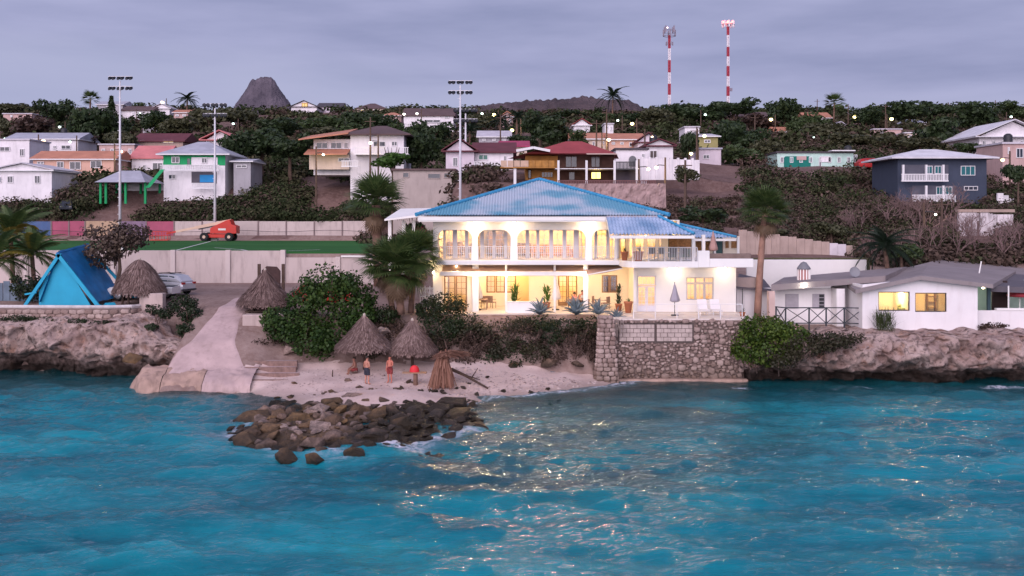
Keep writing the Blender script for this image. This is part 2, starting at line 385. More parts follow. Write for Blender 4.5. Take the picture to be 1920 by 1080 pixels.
# a calmer sheet carries the sea on round and behind the camera
ev = []; ef = []
for x0, x1, y0, y1 in ((-900, 900, -900, 14), (-900, -64, 14, 72), (64, 900, 14, 72)):
    k_ = nv+len(ev); ev += [(x0, y0, -.05), (x1, y0, -.05), (x1, y1, -.05), (x0, y1, -.05)]; ef.append((k_, k_+1, k_+2, k_+3))
v = np.vstack([v, np.array(ev)]); f = np.vstack([f, np.array(ef)])
dv = np.concatenate([dv, [5]*12]); fo = np.concatenate([fo, [0]*12])
m = bpy.data.materials.new('sea_water'); m.use_nodes = True; t = m.node_tree; t.nodes.clear(); mo = t.nodes.new('ShaderNodeOutputMaterial')
at = t.nodes.new('ShaderNodeAttribute'); at.attribute_name = 'depth'; af = t.nodes.new('ShaderNodeAttribute'); af.attribute_name = 'foam'
g = t.nodes.new('ShaderNodeNewGeometry')
def mapped(sx, sy, sz=1, rot=0):
    mp_ = t.nodes.new('ShaderNodeMapping'); mp_.inputs['Scale'].default_value = (sx, sy, sz); mp_.inputs['Rotation'].default_value = (0, 0, rot); t.links.new(g.outputs['Position'], mp_.inputs[0]); return mp_.outputs[0]
pn = ramp(t, texn(t, 1, 6, .68, mapped(.07, .20)), .36, .66)
deep = mixn(t, pn, (.000, .11, .158), (.001, .305, .37))
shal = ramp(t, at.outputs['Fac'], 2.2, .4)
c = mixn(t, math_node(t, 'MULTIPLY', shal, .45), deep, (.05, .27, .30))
fn = ramp(t, texn(t, 3.2, 5, .7), .40, .58); ff = math_node(t, 'MINIMUM', math_node(t, 'MULTIPLY', af.outputs['Fac'], math_node(t, 'ADD', fn, .25)), 1.0)
c = mixn(t, ff, c, (.70, .68, .76))
up = t.nodes.new('ShaderNodeCombineXYZ'); up.inputs[2].default_value = 1
body = t.nodes.new('ShaderNodeBsdfDiffuse'); t.links.new(c, body.inputs[0]); t.links.new(up.outputs[0], body.inputs['Normal'])   # light scattered back from inside the water does not follow the ripples
h1 = texn(t, 1, 3, .55, mapped(1.1, 2.6, 1, .12)); h2 = texn(t, 1, 4, .6, mapped(3.0, 7.5, 2, -.08)); h3 = texn(t, 1, 3, .6, mapped(8, 17, 4, .05))
hh = math_node(t, 'ADD', math_node(t, 'ADD', math_node(t, 'MULTIPLY', h1, .7), math_node(t, 'MULTIPLY', h2, .62)), math_node(t, 'MULTIPLY', h3, .34))
bn = t.nodes.new('ShaderNodeBump'); bn.inputs['Strength'].default_value = .85; bn.inputs['Distance'].default_value = .10; t.links.new(hh, bn.inputs['Height'])
gl = t.nodes.new('ShaderNodeBsdfGlossy'); gl.inputs['Roughness'].default_value = .11; t.links.new(bn.outputs[0], gl.inputs['Normal'])
fr_ = t.nodes.new('ShaderNodeFresnel'); fr_.inputs['IOR'].default_value = 1.38; t.links.new(bn.outputs[0], fr_.inputs['Normal'])
tr = t.nodes.new('ShaderNodeBsdfTransparent'); tr.inputs[0].default_value = (.50, .66, .68, 1); mx = t.nodes.new('ShaderNodeMixShader')
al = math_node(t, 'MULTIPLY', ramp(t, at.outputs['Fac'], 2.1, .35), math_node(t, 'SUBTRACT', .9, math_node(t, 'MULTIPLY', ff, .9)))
t.links.new(al, mx.inputs[0]); t.links.new(body.outputs[0], mx.inputs[1]); t.links.new(tr.outputs[0], mx.inputs[2])
m2 = t.nodes.new('ShaderNodeMixShader'); t.links.new(math_node(t, 'MULTIPLY', fr_.outputs[0], math_node(t, 'SUBTRACT', 1, math_node(t, 'MULTIPLY', ff, .7))), m2.inputs[0]); t.links.new(mx.outputs[0], m2.inputs[1]); t.links.new(gl.outputs[0], m2.inputs[2]); t.links.new(m2.outputs[0], mo.inputs[0])
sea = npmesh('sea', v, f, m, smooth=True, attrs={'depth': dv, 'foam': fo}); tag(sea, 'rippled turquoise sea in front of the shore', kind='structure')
# ================================================================== coast: cliffs, path, rocks, walls
m, t, b = base('limestone'); setp(b, .95, 0, .15)
n1 = ramp(t, texn(t, .55, 6, .6), .35, .66); n2 = ramp(t, texn(t, 2.6, 7, .75), .50, .62); n3 = ramp(t, texn(t, .9, 3), .56, .70)
c = mixn(t, n1, (.42, .285, .255), (.70, .535, .49)); c = mixn(t, math_node(t, 'MULTIPLY', n3, .6), c, (.42, .20, .12))
c = mixn(t, math_node(t, 'MULTIPLY', n2, .74), c, (.085, .06, .058))
g = t.nodes.new('ShaderNodeNewGeometry'); s_ = t.nodes.new('ShaderNodeSeparateXYZ'); t.links.new(g.outputs['Position'], s_.inputs[0])
tide = ramp(t, math_node(t, 'ADD', s_.outputs[2], math_node(t, 'MULTIPLY', texn(t, 1.1, 4), .9)), 1.75, .9)
c = mixn(t, math_node(t, 'MULTIPLY', tide, .9), c, (.016, .013, .010)); t.links.new(c, b.inputs['Base Color']); bumpn(t, b, texn(t, 4, 8, .75), 1.0, .3); LIME = m
def cliff(name, label, path, prof_fn, step=.16, nv=54, amp=.5, seed=0):
    pts = [Vector((x, y)) for x, y in path]; L_ = [0]
    for a, b_ in zip(pts, pts[1:]): L_.append(L_[-1]+(b_-a).length)
    nu = int(L_[-1]/step); vs = []; px_ = [p.x for p in pts]; py_ = [p.y for p in pts]
    for i in range(nu+1):
        u = L_[-1]*i/nu; x = np.interp(u, L_, px_); y = np.interp(u, L_, py_)
        pr = prof_fn(x); l2 = [0]
        for a, b_ in zip(pr, pr[1:]): l2.append(l2[-1]+math.hypot(b_[0]-a[0], b_[1]-a[1]))
        for j in range(nv+1):
            q = l2[-1]*j/nv; o_ = np.interp(q, l2, [p[0] for p in pr]); z = np.interp(q, l2, [p[1] for p in pr])
            e = min(1, j/5, (nv-j)/5)
            d1 = fbm(x*.33+seed, z*.45, y*.2+seed, 3)*1.2; d2 = abs(fbm(x*.9+seed, z*1.2, o_*1.1, 4))*-1.5; d3 = -abs(fbm(x*3.1, z*3.3, o_*3+seed, 4))*.75
            dd = (d1+d2+d3)*amp*e
            vs.append((x+.25*fbm(x*1.3, z*1.3, 7+seed, 2)*e, y+o_-dd, z+.35*e*fbm(x*.8, 3+seed, z*.9, 3)))
    fs = []
    for i in range(nu):
        for j in range(nv): q = i*(nv+1)+j; fs.append((q, q+nv+1, q+nv+2, q+1))
    o = npmesh(name, np.array(vs), np.array(fs), LIME, smooth=True); return tag(o, label, kind='structure')
def profL(x):
    cave = math.exp(-((x+33.2)/2.6)**2); k = 1-max(0, min(1, (x+26.0)/4.5))
    top = 1.9+1.75*k
    return [(2.2+1.6*cave, -1.0), (1.4+1.8*cave, .1), (.95+1.7*cave, .85+.35*cave), (.15+.2*cave, 1.45+.35*cave), (-.15, 1.6+.5*k), (.0, top-.7), (.35, top-.15), (1.1, top+.1), (2.4, top+.25), (3.6, top+.05+.5*k), (4.4, top-1.2)]
cliff('cliff', 'pitted pinkish limestone cliff with a dark sea cave below the blue hut', [(-46,68.8),(-36,69.0),(-30,68.7),(-25.5,68.2),(-23.2,67.2),(-22.0,66.4)], profL, amp=.72, seed=3)
def profR(x):
    k = 1 if x > 17 else max(0, (x-14.5)/2.5)
    return [(2.3, -1.2), (2.0, .1), (1.6, .65), (.7, 1.0), (.05, 1.35), (-.15, 2.0), (.15, 2.75), (.8, 3.1), (2.4, 3.25), (4.4, 3.25), (5.4, 2.4)]
cliff('cliff', 'undercut limestone cliff below the white bungalow, dark wet rock along the water', [(14.9,67.3),(16,66.0),(19,65.3),(24,65.5),(29,65.0),(36,65.4),(48,65.2)], profR, amp=.78, seed=11)
# ---- concrete path down to the beach with its rounded toe
CONC = M('worn_concrete', (.46, .335, .325), .9, .16, .8, dirt=.55, dirtcol=(.22, .16, .14), bump=.4, bscale=10)
CONC2 = M('stained_concrete', (.40, .27, .22), .9, .3, .6, dirt=.8, dirtcol=(.12, .09, .07), bump=.5, bscale=6)
def path_pt(u, v):
    y = np.interp(u, [0,.14,.3,.45,.62,.8,1], [64.6,65.1,67,69.5,71.5,74.5,77.0]); i0 = [-23.0,-23.2,-21.4,-20.9,-20.7,-20.6,-20.4]; i1 = [-16.6,-17.0,-18.2,-18.6,-18.4,-17.7,-17.0]
    uu = [0,.14,.3,.45,.62,.8,1]; x = np.interp(u, uu, i0)*(1-v)+np.interp(u, uu, i1)*v
    x += .10*fbm(u*9, v*2, 4, 3)*(abs(v-.5)*2)
    return (x, y, lz(x, y)+.05-.12*max(0, abs(v-.5)*2-.86)/.14)
tag(MB().grid(path_pt, 60, 24).build('path', CONC, smooth=True), 'pale concrete path sloping from the car park to the beach', kind='structure')
def ramp_pt(u, v):       # rounded slab toe wrapping down into the sea
    x = -24.6+v*8.3; ys = 62.9+.55*math.sin(v*3.1)**2+.9*max(0, .16-v)/.16*2.2+.35*fbm(v*4, 1, 1, 2)
    pr = [(0,-.8),(.05,-.1),(.25,.45),(.8,.85),(1.6,1.12),(2.6,1.3)]; l2 = np.array([0,.7,1.3,1.95,2.8,3.8]); q = u*3.8
    o_ = np.interp(q, l2, [p[0] for p in pr]); z = np.interp(q, l2, [p[1] for p in pr])
    z = z-(.9*max(0, .1-v)/.1)*.7+.16*fbm(x*1.1, o_*1.5, 3, 4)
    return (x, ys+o_+.25*fbm(x*.9, z, 5, 3), z)
for k_, (va, vb_, lab, mt) in enumerate(((0,.30,'ochre stained end of the concrete ramp by the cliff',CONC2),(.305,.62,'dark stained middle slab of the concrete ramp toe',CONC2),(.625,1,'pale end slab of the concrete ramp toe beside the sand',CONC))):
    tag(MB().grid(lambda u, v: ramp_pt(u, va+(vb_-va)*v), 24, 30).build('ramp_slab', mt, smooth=True), lab, 'ramp', 'slabs of the ramp toe')
# timber-edged steps beside the path
TIMB = M('grey_timber', (.22, .14, .12), .85, .3, 4, bump=.5, bscale=20)
for i in range(4):
    z = .62+.30*i; y = 63.9+.62*i; x0 = -17.0-.25*i; x1 = -14.0+.35*(i % 2)-.4*(i == 3)
    r_ = empty('step', ((x0+x1)/2, y, z), ['lowest','second lowest','third','topmost'][i]+' timber-edged beach step beside the concrete ramp', 'step', 'timber edged steps')
    MB().box(x0, x1, y+.13, y+.72, z-.7, z+.0).build('tread', CONC, r_, bevel=.02)
    MB().box(x0-.05, x1+.1, y, y+.125, z-.72, z+.03).build('riser_beam', TIMB, r_, bevel=.02)
# low retaining block and dirt bed right of the path
BLK = M('plastered_block', (.46, .36, .335), .9, .12, .9, dirt=.5, bump=.4)
a = P(437, 622, 68.8); tag(MB().box(-18.35, -14.6, 68.9, 70.2, lz(-17, 69)-1.4, ZP(590, 68.9)).build('retaining_wall', BLK, bevel=.08), 'low plastered retaining wall under the thatched parasol by the path', 'wall')
# ---- boulders: one mesh per shape, shared by the rocks
def rock_mesh(k):
    bm = bmesh.new(); r_ = random.Random(k*13+5)
    for _ in range(16):
        v_ = Vector((r_.gauss(0,1), r_.gauss(0,1), r_.gauss(0,1))).normalized()*r_.uniform(.72,1.08); bm.verts.new((v_.x*1.1, v_.y, v_.z*.9))
    res = bmesh.ops.convex_hull(bm, input=bm.verts); bmesh.ops.delete(bm, geom=[e for e in res['geom_interior'] if isinstance(e, bmesh.types.BMVert)], context='VERTS')
    bmesh.ops.bevel(bm, geom=list(bm.edges), offset=.05, segments=1, affect='EDGES', clamp_overlap=True); bmesh.ops.remove_doubles(bm, verts=bm.verts, dist=.02); bmesh.ops.triangulate(bm, faces=bm.faces); bmesh.ops.subdivide_edges(bm, edges=bm.edges, cuts=1)
    for v_ in bm.verts: p = v_.co; v_.co = p*(1+.10*fbm(p.x*2.4+k*7, p.y*2.4, p.z*2.4, 4))*(1 if p.length < 1.2 else 1.2/p.length)
    me = bpy.data.meshes.new('rock'); bm.to_mesh(me); bm.free(); return me
m, t, b = base('jetty_stone'); setp(b, .85, 0, .3)
oi = t.nodes.new('ShaderNodeObjectInfo'); n1 = ramp(t, texn(t, 1.6, 6, .65), .35, .66); n2 = ramp(t, texn(t, 7, 5, .7), .45, .62)
cr = t.nodes.new('ShaderNodeValToRGB'); e_ = cr.color_ramp.elements; e_[0].color = (.15, .095, .06, 1); e_[1].color = (.50, .375, .34, 1)
for p_, q_ in ((.3, (.28, .165, .075, 1)), (.5, (.20, .125, .085, 1)), (.75, (.36, .25, .21, 1))): k_ = e_.new(p_); k_.color = q_
t.links.new(oi.outputs['Random'], cr.inputs[0]); ca = cr.outputs[0]; cb = mixn(t, .6, ca, (.035, .022, .014))
c = mixn(t, n1, cb, ca); c = mixn(t, math_node(t, 'MULTIPLY', n2, .5), c, (.06, .045, .035))
g = t.nodes.new('ShaderNodeNewGeometry'); s_ = t.nodes.new('ShaderNodeSeparateXYZ'); t.links.new(g.outputs['Position'], s_.inputs[0])
wet = ramp(t, math_node(t, 'ADD', math_node(t, 'SUBTRACT', s_.outputs[2], math_node(t, 'MULTIPLY', ramp(t, s_.outputs[0], -8.5, -4.0), 1.0)), math_node(t, 'MULTIPLY', texn(t, .8, 3), .9)), .95, .45)
c = mixn(t, math_node(t, 'MULTIPLY', wet, .88), c, (.011, .009, .005)); t.links.new(c, b.inputs['Base Color'])
t.links.new(ramp(t, wet, 1, 0), b.inputs['Roughness']); 
rr = t.nodes.new('ShaderNodeMapRange'); rr.inputs[3].default_value = .9; rr.inputs[4].default_value = .42; t.links.new(wet, rr.inputs[0]); t.links.new(rr.outputs[0], b.inputs['Roughness'])
bumpn(t, b, texn(t, 5, 7, .75), 1.0, .14); ROCK = m
RM = [rock_mesh(k) for k in range(12)]
for me in RM: me.materials.append(ROCK)
def rock(x, y, z, s, label, cat='rock', group=None, flat=.7, k=None):
    o = inst('rock', RM[k if k is not None else rnd.randrange(12)], None, (x, y, z), (rnd.uniform(-.5,.5), rnd.uniform(-.5,.5), rnd.uniform(0,6.28)), (s*rnd.uniform(.85,1.3), s*rnd.uniform(.8,1.1), s*flat*rnd.uniform(.8,1.15)))
    return tag(o, label, cat, group)
def jh(x, y):
    dd = -float(pdist(np.array([x]), np.array([y]), JET)[0]); return max(-.25, min(.46, dd*.30-.05))*(1 if y < 54 else max(.3, 1-(y-54)*.16))+(.22 if y > 57.5 else 0)
big = [(472,778,1.25,'big rounded ochre boulder at the seaward tip of the rock jetty'),(520,760,.85,'dark rounded boulder behind the ochre tip boulder of the jetty'),(690,812,1.15,'flat sloping slab tilted towards the sea at the jetty front'),(760,795,1.2,'long brown ledge rock on the sea side of the jetty'),(820,768,1.35,'large black wet boulder near the shore end of the jetty'),(850,775,1.05,'black boulder at the shore end of the jetty, beside white foam'),(780,765,1.1,'dark mossy boulder in the middle of the jetty back row'),(735,775,1.1,'blackish boulder left of the long brown ledge rock'),(595,768,.9,'pale grey boulder on the crown of the jetty'),(622,750,.85,'pinkish boulder at the back of the jetty facing the sand'),(560,785,.85,'brown cracked boulder in the middle of the jetty'),(640,800,.95,'ochre block boulder at the jetty front above the foam'),(585,825,.8,'low brown boulder at the jetty front washed by foam'),(500,825,.7,'small brown rock left of the jetty standing in foam'),(540,845,.75,'half sunken dark rock at the front corner of the jetty'),(590,848,.6,'low wet rock at the very front of the jetty'),(665,838,.75,'rounded brown rock right of centre at the jetty front'),(885,765,.55,'small black rock awash off the shore end of the jetty'),(875,788,.6,'flat black rock just breaking the water off the jetty end'),(722,752,.7,'pink brown boulder on sand side of the jetty near the people')]
placed = []
for px, py, s, lab in big:
    z = .35; Yr = (H-z)*F/(py-HY); x = XP(px, Yr); zz = max(.0, jh(x, Yr)*.55); rock(x, Yr, zz, s*.9, lab, flat=.66); placed.append((x, Yr, s*.8))
nb = 0; CX = rng.uniform(-15, -1.5, 6000); CY = rng.uniform(45.6, 60.4, 6000); CD = -pdist(CX, CY, JET)
for x, y, dd in zip(CX[CD > -.15], CY[CD > -.15], CD[CD > -.15]):
    if nb >= 230: break
    s = rnd.choice([.22,.28,.33,.4,.5,.62,.85])*rnd.uniform(.85,1.1)
    if any((x-a_)**2+(y-b_)**2 < ((s*.62+c_*.62))**2 for a_, b_, c_ in placed): continue
    placed.append((x, y, s)); nb += 1
    rock(x, y, jh(x, y)*.72+rnd.uniform(-.12,.12), s, 'rough brown rock piled in the jetty among other rocks', group='loose rocks of the jetty', flat=.66)
# rubble core fills the gaps under the loose rocks
def core(u, v):
    x = -14.2+12.2*u; y = 46.4+13.6*v; return (x, y, jh(x, y)*.85-.12+.2*fbm(x*1.4, y*1.4, 2, 4)+(.12 if y < 50 else 0))
tag(MB().grid(core, 90, 90).build('rubble', ROCK), 'small wet rubble between the jetty boulders', kind='stuff')
nb = 0
for _ in range(46):       # stones along the jetty root and on the sand
    x = rnd.uniform(-15, 3); y = 60.6+rnd.random()**2*4.8; s = rnd.uniform(.09,.26)
    rock(x, y, lz(x, y)+s*.3, s, 'small stone lying on the pale beach sand', 'stone', 'stones strewn on the beach', flat=.65)
mbp = MB(); tet = [RM[k] for k in range(4)]
octv = [(1,0,0),(-1,0,0),(0,1,0),(0,-1,0),(0,0,1),(0,0,-1)]; octf = [(0,2,4),(2,1,4),(1,3,4),(3,0,4),(2,0,5),(1,2,5),(3,1,5),(0,3,5)]
PXA = rng.uniform(-15.5, 9.5, 2600); PYA = 60.3+rng.random(2600)*5.9; PZA = land(PXA, PYA)
for _ in range(2600):
    x = PXA[_]; y = PYA[_]; zg = PZA[_]
    if zg < .05 or zg > 1.2 or (x < -4 and rnd.random() < .6): continue
    s = rnd.uniform(.03,.09)*(1.25 if x > 0 else 1); mbp.add([(x+a_*s*rnd.uniform(.8,1.5), y+b_*s*rnd.uniform(.8,1.3), zg+.02+c_*s*.6) for a_, b_, c_ in octv], octf)
tag(mbp.build('pebbles', M('mixed_pebbles', (.30, .21, .19), .9, .5, 3, bump=0, col2=(.62, .50, .47))), 'small coral pebbles strewn over the shingle beach', kind='stuff')
for px, py, s, lab in ((250,672,.62,'reddish upright boulder at the cliff foot beside the ramp'),(500,690,.55,'dark boulder beside the topmost beach step'),(545,655,.6,'pinkish rock at the top corner of the beach steps'),(1135,690,.7,'pale boulder at the foot of the stone wall corner'),(1085,682,.6,'rounded pale rock under the dry bush beside the stone wall'),(1030,680,.7,'grey rock under the bank shrubs above the shingle'),(760,640,1.3,'big grey rock behind the second thatched beach hut'),(655,690,.7,'grey stone beside the first thatched beach hut'),(712,625,.8,'grey bank rock between the two beach huts'),(905,690,.6,'grey rock under the dark bank shrubs'),(960,688,.55,'low grey rock at the back of the shingle beach')):
    Yr = {250:67.2, 500:66.6, 545:67.5}.get(px, 67.3); p = P(px, py, Yr); rock(p.x, Yr, p.z, s, lab)
# ---- stone sea wall: mortared core with single stones, two block panels
MORT = M('wall_mortar', (.20, .145, .13), .95, .2, 2, bump=.6, bscale=8, bdist=.05)
m, t, b = base('wall_stone'); setp(b, .9, 0, .2); oi = t.nodes.new('ShaderNodeObjectInfo')
ca = mixn(t, oi.outputs['Random'], (.24, .16, .14), (.56, .43, .39)); n1 = ramp(t, texn(t, 4, 5, .65), .3, .7); c = mixn(t, n1, mixn(t, .5, ca, (.12, .085, .07)), ca)
g = t.nodes.new('ShaderNodeNewGeometry'); s_ = t.nodes.new('ShaderNodeSeparateXYZ'); t.links.new(g.outputs['Position'], s_.inputs[0])
wet = ramp(t, math_node(t, 'ADD', s_.outputs[2], math_node(t, 'MULTIPLY', texn(t, .6, 3), 1.6)), 2.4, 1.0); c = mixn(t, math_node(t, 'MULTIPLY', wet, .6), c, (.11, .075, .05))
t.links.new(c, b.inputs['Base Color']); bumpn(t, b, texn(t, 12, 5, .7), .6, .03); WSTONE = m
wy = 67.4
wr = empty('stone_wall', (10.5, wy, -.3), 'rough stone sea wall with two block panels under the terrace', 'wall')
MB().box(5.85, 15.3, wy+.06, wy+.9, -.6, 4.02).build('wall_core', MORT, wr)
MB().box(5.6, 15.6, wy-.55, wy+.05, -.9, .18).build('footing', CONC2, wr, bevel=.06)
p0, p1 = P(1161, 608, wy), P(1298, 640, wy)
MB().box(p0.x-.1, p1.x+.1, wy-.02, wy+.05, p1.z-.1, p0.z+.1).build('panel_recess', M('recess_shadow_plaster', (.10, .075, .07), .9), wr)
mid = XP(1229, wy); nb_ = 0
BLOCK = M('concrete_block', (.47, .375, .345), .9, .18, 2.5, dirt=.4, bump=.4)
def stone_mesh(k):
    bm = bmesh.new(); bmesh.ops.create_icosphere(bm, subdivisions=2, radius=.5); r_ = random.Random(k+90)
    for v_ in bm.verts:
        p = v_.co; q = Vector((math.copysign(abs(p.x*2)**.6, p.x), math.copysign(abs(p.y*2)**.7, p.y), math.copysign(abs(p.z*2)**.6, p.z)))*.5
        v_.co = q*(1+.16*fbm(q.x*3+k*5, q.y*3, q.z*3, 2))
    me = bpy.data.meshes.new('stone'); bm.to_mesh(me); bm.free(); me.materials.append(WSTONE); return me
SM = [stone_mesh(k) for k in range(8)]
bb = MB().box(-.5,.5,-.5,.5,-.5,.5)
for (xa, xb) in ((p0.x, mid-.07), (mid+.07, p1.x)):
    rows = 4; hh = (p0.z-p1.z)/rows
    for r_i in range(rows):
        nx_ = 5; off = .5*(r_i % 2)
        for c_i in range(nx_+(r_i % 2)):
            u0 = max(0, (c_i-off)/nx_); u1 = min(1, (c_i+1-off)/nx_)
            if u1-u0 < .05: continue
            xA = xa+(xb-xa)*u0; xB = xa+(xb-xa)*u1; z0_ = p1.z+hh*r_i
            if nb_ == 0: o = MB().box(-.5,.5,-.5,.5,-.5,.5).build('block', BLOCK, wr, bevel=.03, local=True); bme = o.data
            else: o = inst('block', bme, wr)
            nb_ += 1; o.location = ((xA+xB)/2-10.5, -.01+rnd.uniform(-.012,.012), z0_+hh/2+.3); o.scale = (xB-xA-.03, .14, hh-.03)
placed = []; tries = 0; big_s = []
# random rubble stones cover the rest of the face
cell = {}
for tr_ in range(9000):
    xc, zc = rnd.uniform(5.9, 15.25), rnd.uniform(.22, 4.0); w_ = rnd.choice([.16,.2,.25,.3,.36,.44,.52])*rnd.uniform(.9,1.1); h_ = w_*rnd.uniform(.55,.9)
    if xc+w_*.35 > p0.x-.1 and xc-w_*.35 < p1.x+.1 and zc+h_*.3 > p1.z-.1 and zc-h_*.3 < p0.z+.1: continue
    ok = True
    for gx in range(int(xc*2)-1, int(xc*2)+2):
        for gz_ in range(int(zc*2)-1, int(zc*2)+2):
            for (a_, b_, c_, d_) in cell.get((gx, gz_), ()):
                if abs(a_-xc) < (c_+w_)*.44 and abs(b_-zc) < (d_+h_)*.44: ok = False
    if ok: cell.setdefault((int(xc*2), int(zc*2)), []).append((xc, zc, w_, h_)); big_s.append((xc, zc, w_, h_))
big_s.sort(key=lambda q: -q[2]*q[3]); small_s = big_s[298:]; big_s = big_s[:298]
for xc, zc, w_, h_ in big_s:
    inst('stone', rnd.choice(SM), wr, (xc-10.5, .0+rnd.uniform(-.03,.05), zc+.3), (rnd.uniform(-.1,.1), rnd.uniform(-.45,.45), rnd.uniform(-.1,.1)), (w_*1.05, .36, h_*1.1))
mbs = MB()
for xc, zc, w_, h_ in small_s:
    me = rnd.choice(SM); aa = rnd.uniform(-.5,.5); yy = wy+rnd.uniform(0,.05)
    mbs.add([(xc+(v_.co.x*math.cos(aa)-v_.co.z*math.sin(aa))*w_*1.1, yy+v_.co.y*.3, zc+(v_.co.x*math.sin(aa)+v_.co.z*math.cos(aa))*h_*1.2) for v_ in me.vertices], [tuple(p_.vertices) for p_ in me.polygons])
if small_s: tag(mbs.build('small_stones', WSTONE, wr), kind='stuff')
# projecting buttress at the beach end: stones stepped into a pier
br = empty('stone_pier', (6.1, 66.9, -.2), 'rough stone pier at the beach end of the sea wall, leaning back', 'wall')
MB().add([(5.5,66.5,-.4),(7.0,66.5,-.4),(7.0,67.45,-.4),(5.5,67.45,-.4),(5.85,66.95,4.15),(6.75,66.95,4.15),(6.75,67.45,4.15),(5.85,67.45,4.15)],[(0,1,5,4),(1,2,6,5),(2,3,7,6),(3,0,4,7),(4,5,6,7)]).build('pier_core', MORT, br)
zz = -.1
while zz < 4.2:
    k_ = zz/4.2; x = 5.48+.35*k_; xe = 7.02-.25*k_; h_ = rnd.uniform(.24,.34)
    while x < xe-.1:
        w_ = min(rnd.uniform(.3,.5), xe-x); inst('stone', rnd.choice(SM), br, (x+w_/2-6.1, -.42+.46*k_+rnd.uniform(-.03,.03), zz+h_/2+.2), (0, rnd.uniform(-.2,.2), 0), (w_, .34, h_)); x += w_
    for yy in (66.75, 67.1):
        inst('stone', rnd.choice(SM), br, (5.5+.35*k_-6.1, yy-66.9+.3*k_, zz+h_/2+.2), (0, 0, 1.57), (.4, .3, h_))
    zz += h_*.93
# low stone wall in front of the blue A-frame
lw = empty('low_stone_wall', (-31, 71.2, 3.7), 'low curved rubble wall with pale coping in front of the blue A-frame', 'wall')
wp = [(-46,71.6),(-36,71.2),(-31,70.9),(-28.2,70.9),(-26.9,71.4),(-26.4,72.6)]
for (xa, ya), (xb, yb) in zip(wp, wp[1:]):
    MB().add([(xa,ya,3.2),(xb,yb,3.2),(xb,yb,4.50),(xa,ya,4.50),(xa,ya+.4,3.2),(xb,yb+.4,3.2),(xb,yb+.4,4.50),(xa,ya+.4,4.50)],[(0,1,2,3),(5,4,7,6),(3,2,6,7),(0,3,7,4),(1,5,6,2)]).build('wall_section', MORT, lw)
    n_ = max(2, int(math.hypot(xb-xa, yb-ya)/.55))
    if xb < -25:
        for i in range(n_):
            for r_i in range(3):
                u = (i+.5+.3*(r_i % 2))/n_
                if u > 1: continue
                inst('stone', rnd.choice(SM), lw, (xa+(xb-xa)*u+31, ya+(yb-ya)*u-71.2, 3.63+.31*r_i-3.7), (0, rnd.uniform(-.2,.2), math.atan2(yb-ya, xb-xa)), (.56, .22, .32))
MB().tube([(x, y+.2, 4.55) for x, y in wp], .16, 6).build('coping', M('pale_coping', (.55, .50, .50), .85, .15, 1, dirt=.4), lw)
# ================================================================== the villa
WHITE = M('white_plaster', (.80, .77, .75), .75, .04, .6, dirt=.10, dirtcol=(.5, .45, .42), bump=.08, bscale=20)
CREAM = M('cream_plaster', (.80, .70, .57), .8, .05, .6, bump=.05)
LAV = M('lavender_white_joinery', (.66, .64, .70), .5, .05, 3, bump=.05)
GREYJ = M('grey_window_joinery', (.45, .44, .47), .5, .08, 3, bump=.05)
BROWNJ = M('brown_wood_joinery', (.26, .15, .08), .5, .2, 5, bump=.1)
PANE = glass('window_glass', (1, .98, .94), .10)
TILE_FLOOR = M('terrace_tile', (.58, .50, .45), .5, .06, 1.5, bump=.1)
m, t, b = base('blue_roof_tile'); setp(b, .45, 0, .4)
g = t.nodes.new('ShaderNodeNewGeometry'); mp = t.nodes.new('ShaderNodeMapping'); mp.inputs['Scale'].default_value = (.55, .8, .3); t.links.new(g.outputs['Position'], mp.inputs[0])
n1 = ramp(t, texn(t, .62, 3, .5, mp.outputs[0]), .42, .58); n2 = ramp(t, texn(t, 8, 4), .3, .7)
c = mixn(t, n1, (.12, .32, .44), (.44, .49, .57)); c = mixn(t, math_node(t, 'MULTIPLY', n2, .25), c, (.04, .17, .32)); t.links.new(c, b.inputs['Base Color']); BLUE = m
PBLUE = M('pale_blue_roof_tile', (.22, .38, .60), .5, .3, .6, bump=.05, col2=(.46, .54, .70))
RIDGE = M('blue_ridge_cap', (.05, .27, .47), .5, .15, 2, bump=.1)
WOODBLIND = M('bamboo_blind', (.30, .15, .06), .8, .35, 9, bump=.5, bscale=40)
VO = (2.0, 72.0, 4.1)
vi = empty('villa', VO, 'white two-storey seaside villa with arched balcony and blue tiled roof, lights on', 'villa')
FL, UF, EV = 4.1, 7.85, 10.96
def corr(mb, x0, x1, y0, z0, dx_in, rise, lim, per=.2, row=.36, lift=.035, axis='y', sgn=1):
    """corrugated tile slope: runs up from the eave line; lim(x) gives how far the slope reaches back at x"""
    nper = int(round((x1-x0)/per)); n = nper*4; rows = int(dx_in/row)+1; b0 = len(mb.v)
    for i in range(n+1):
        x = x0+(x1-x0)*i/n; wv = .05*math.cos(2*math.pi*i/4); l_ = max(0.0, lim(x))
        for j in range(rows+1):
            for e in (0, 1):
                d_ = min((j+e*.97)*row, l_); zz = z0+d_*rise+wv+(lift*(1-e))*(1 if d_ < l_ else 0)
                p_ = (x, y0+d_, zz) if axis == 'y' else (y0+sgn*d_, x, zz)
                mb.v.append(p_)
    k = (rows+1)*2
    for i in range(n):
        for j in range(k-1):
            q = b0+i*k+j; mb.f.append((q, q+k, q+k+1, q+1))
    return mb
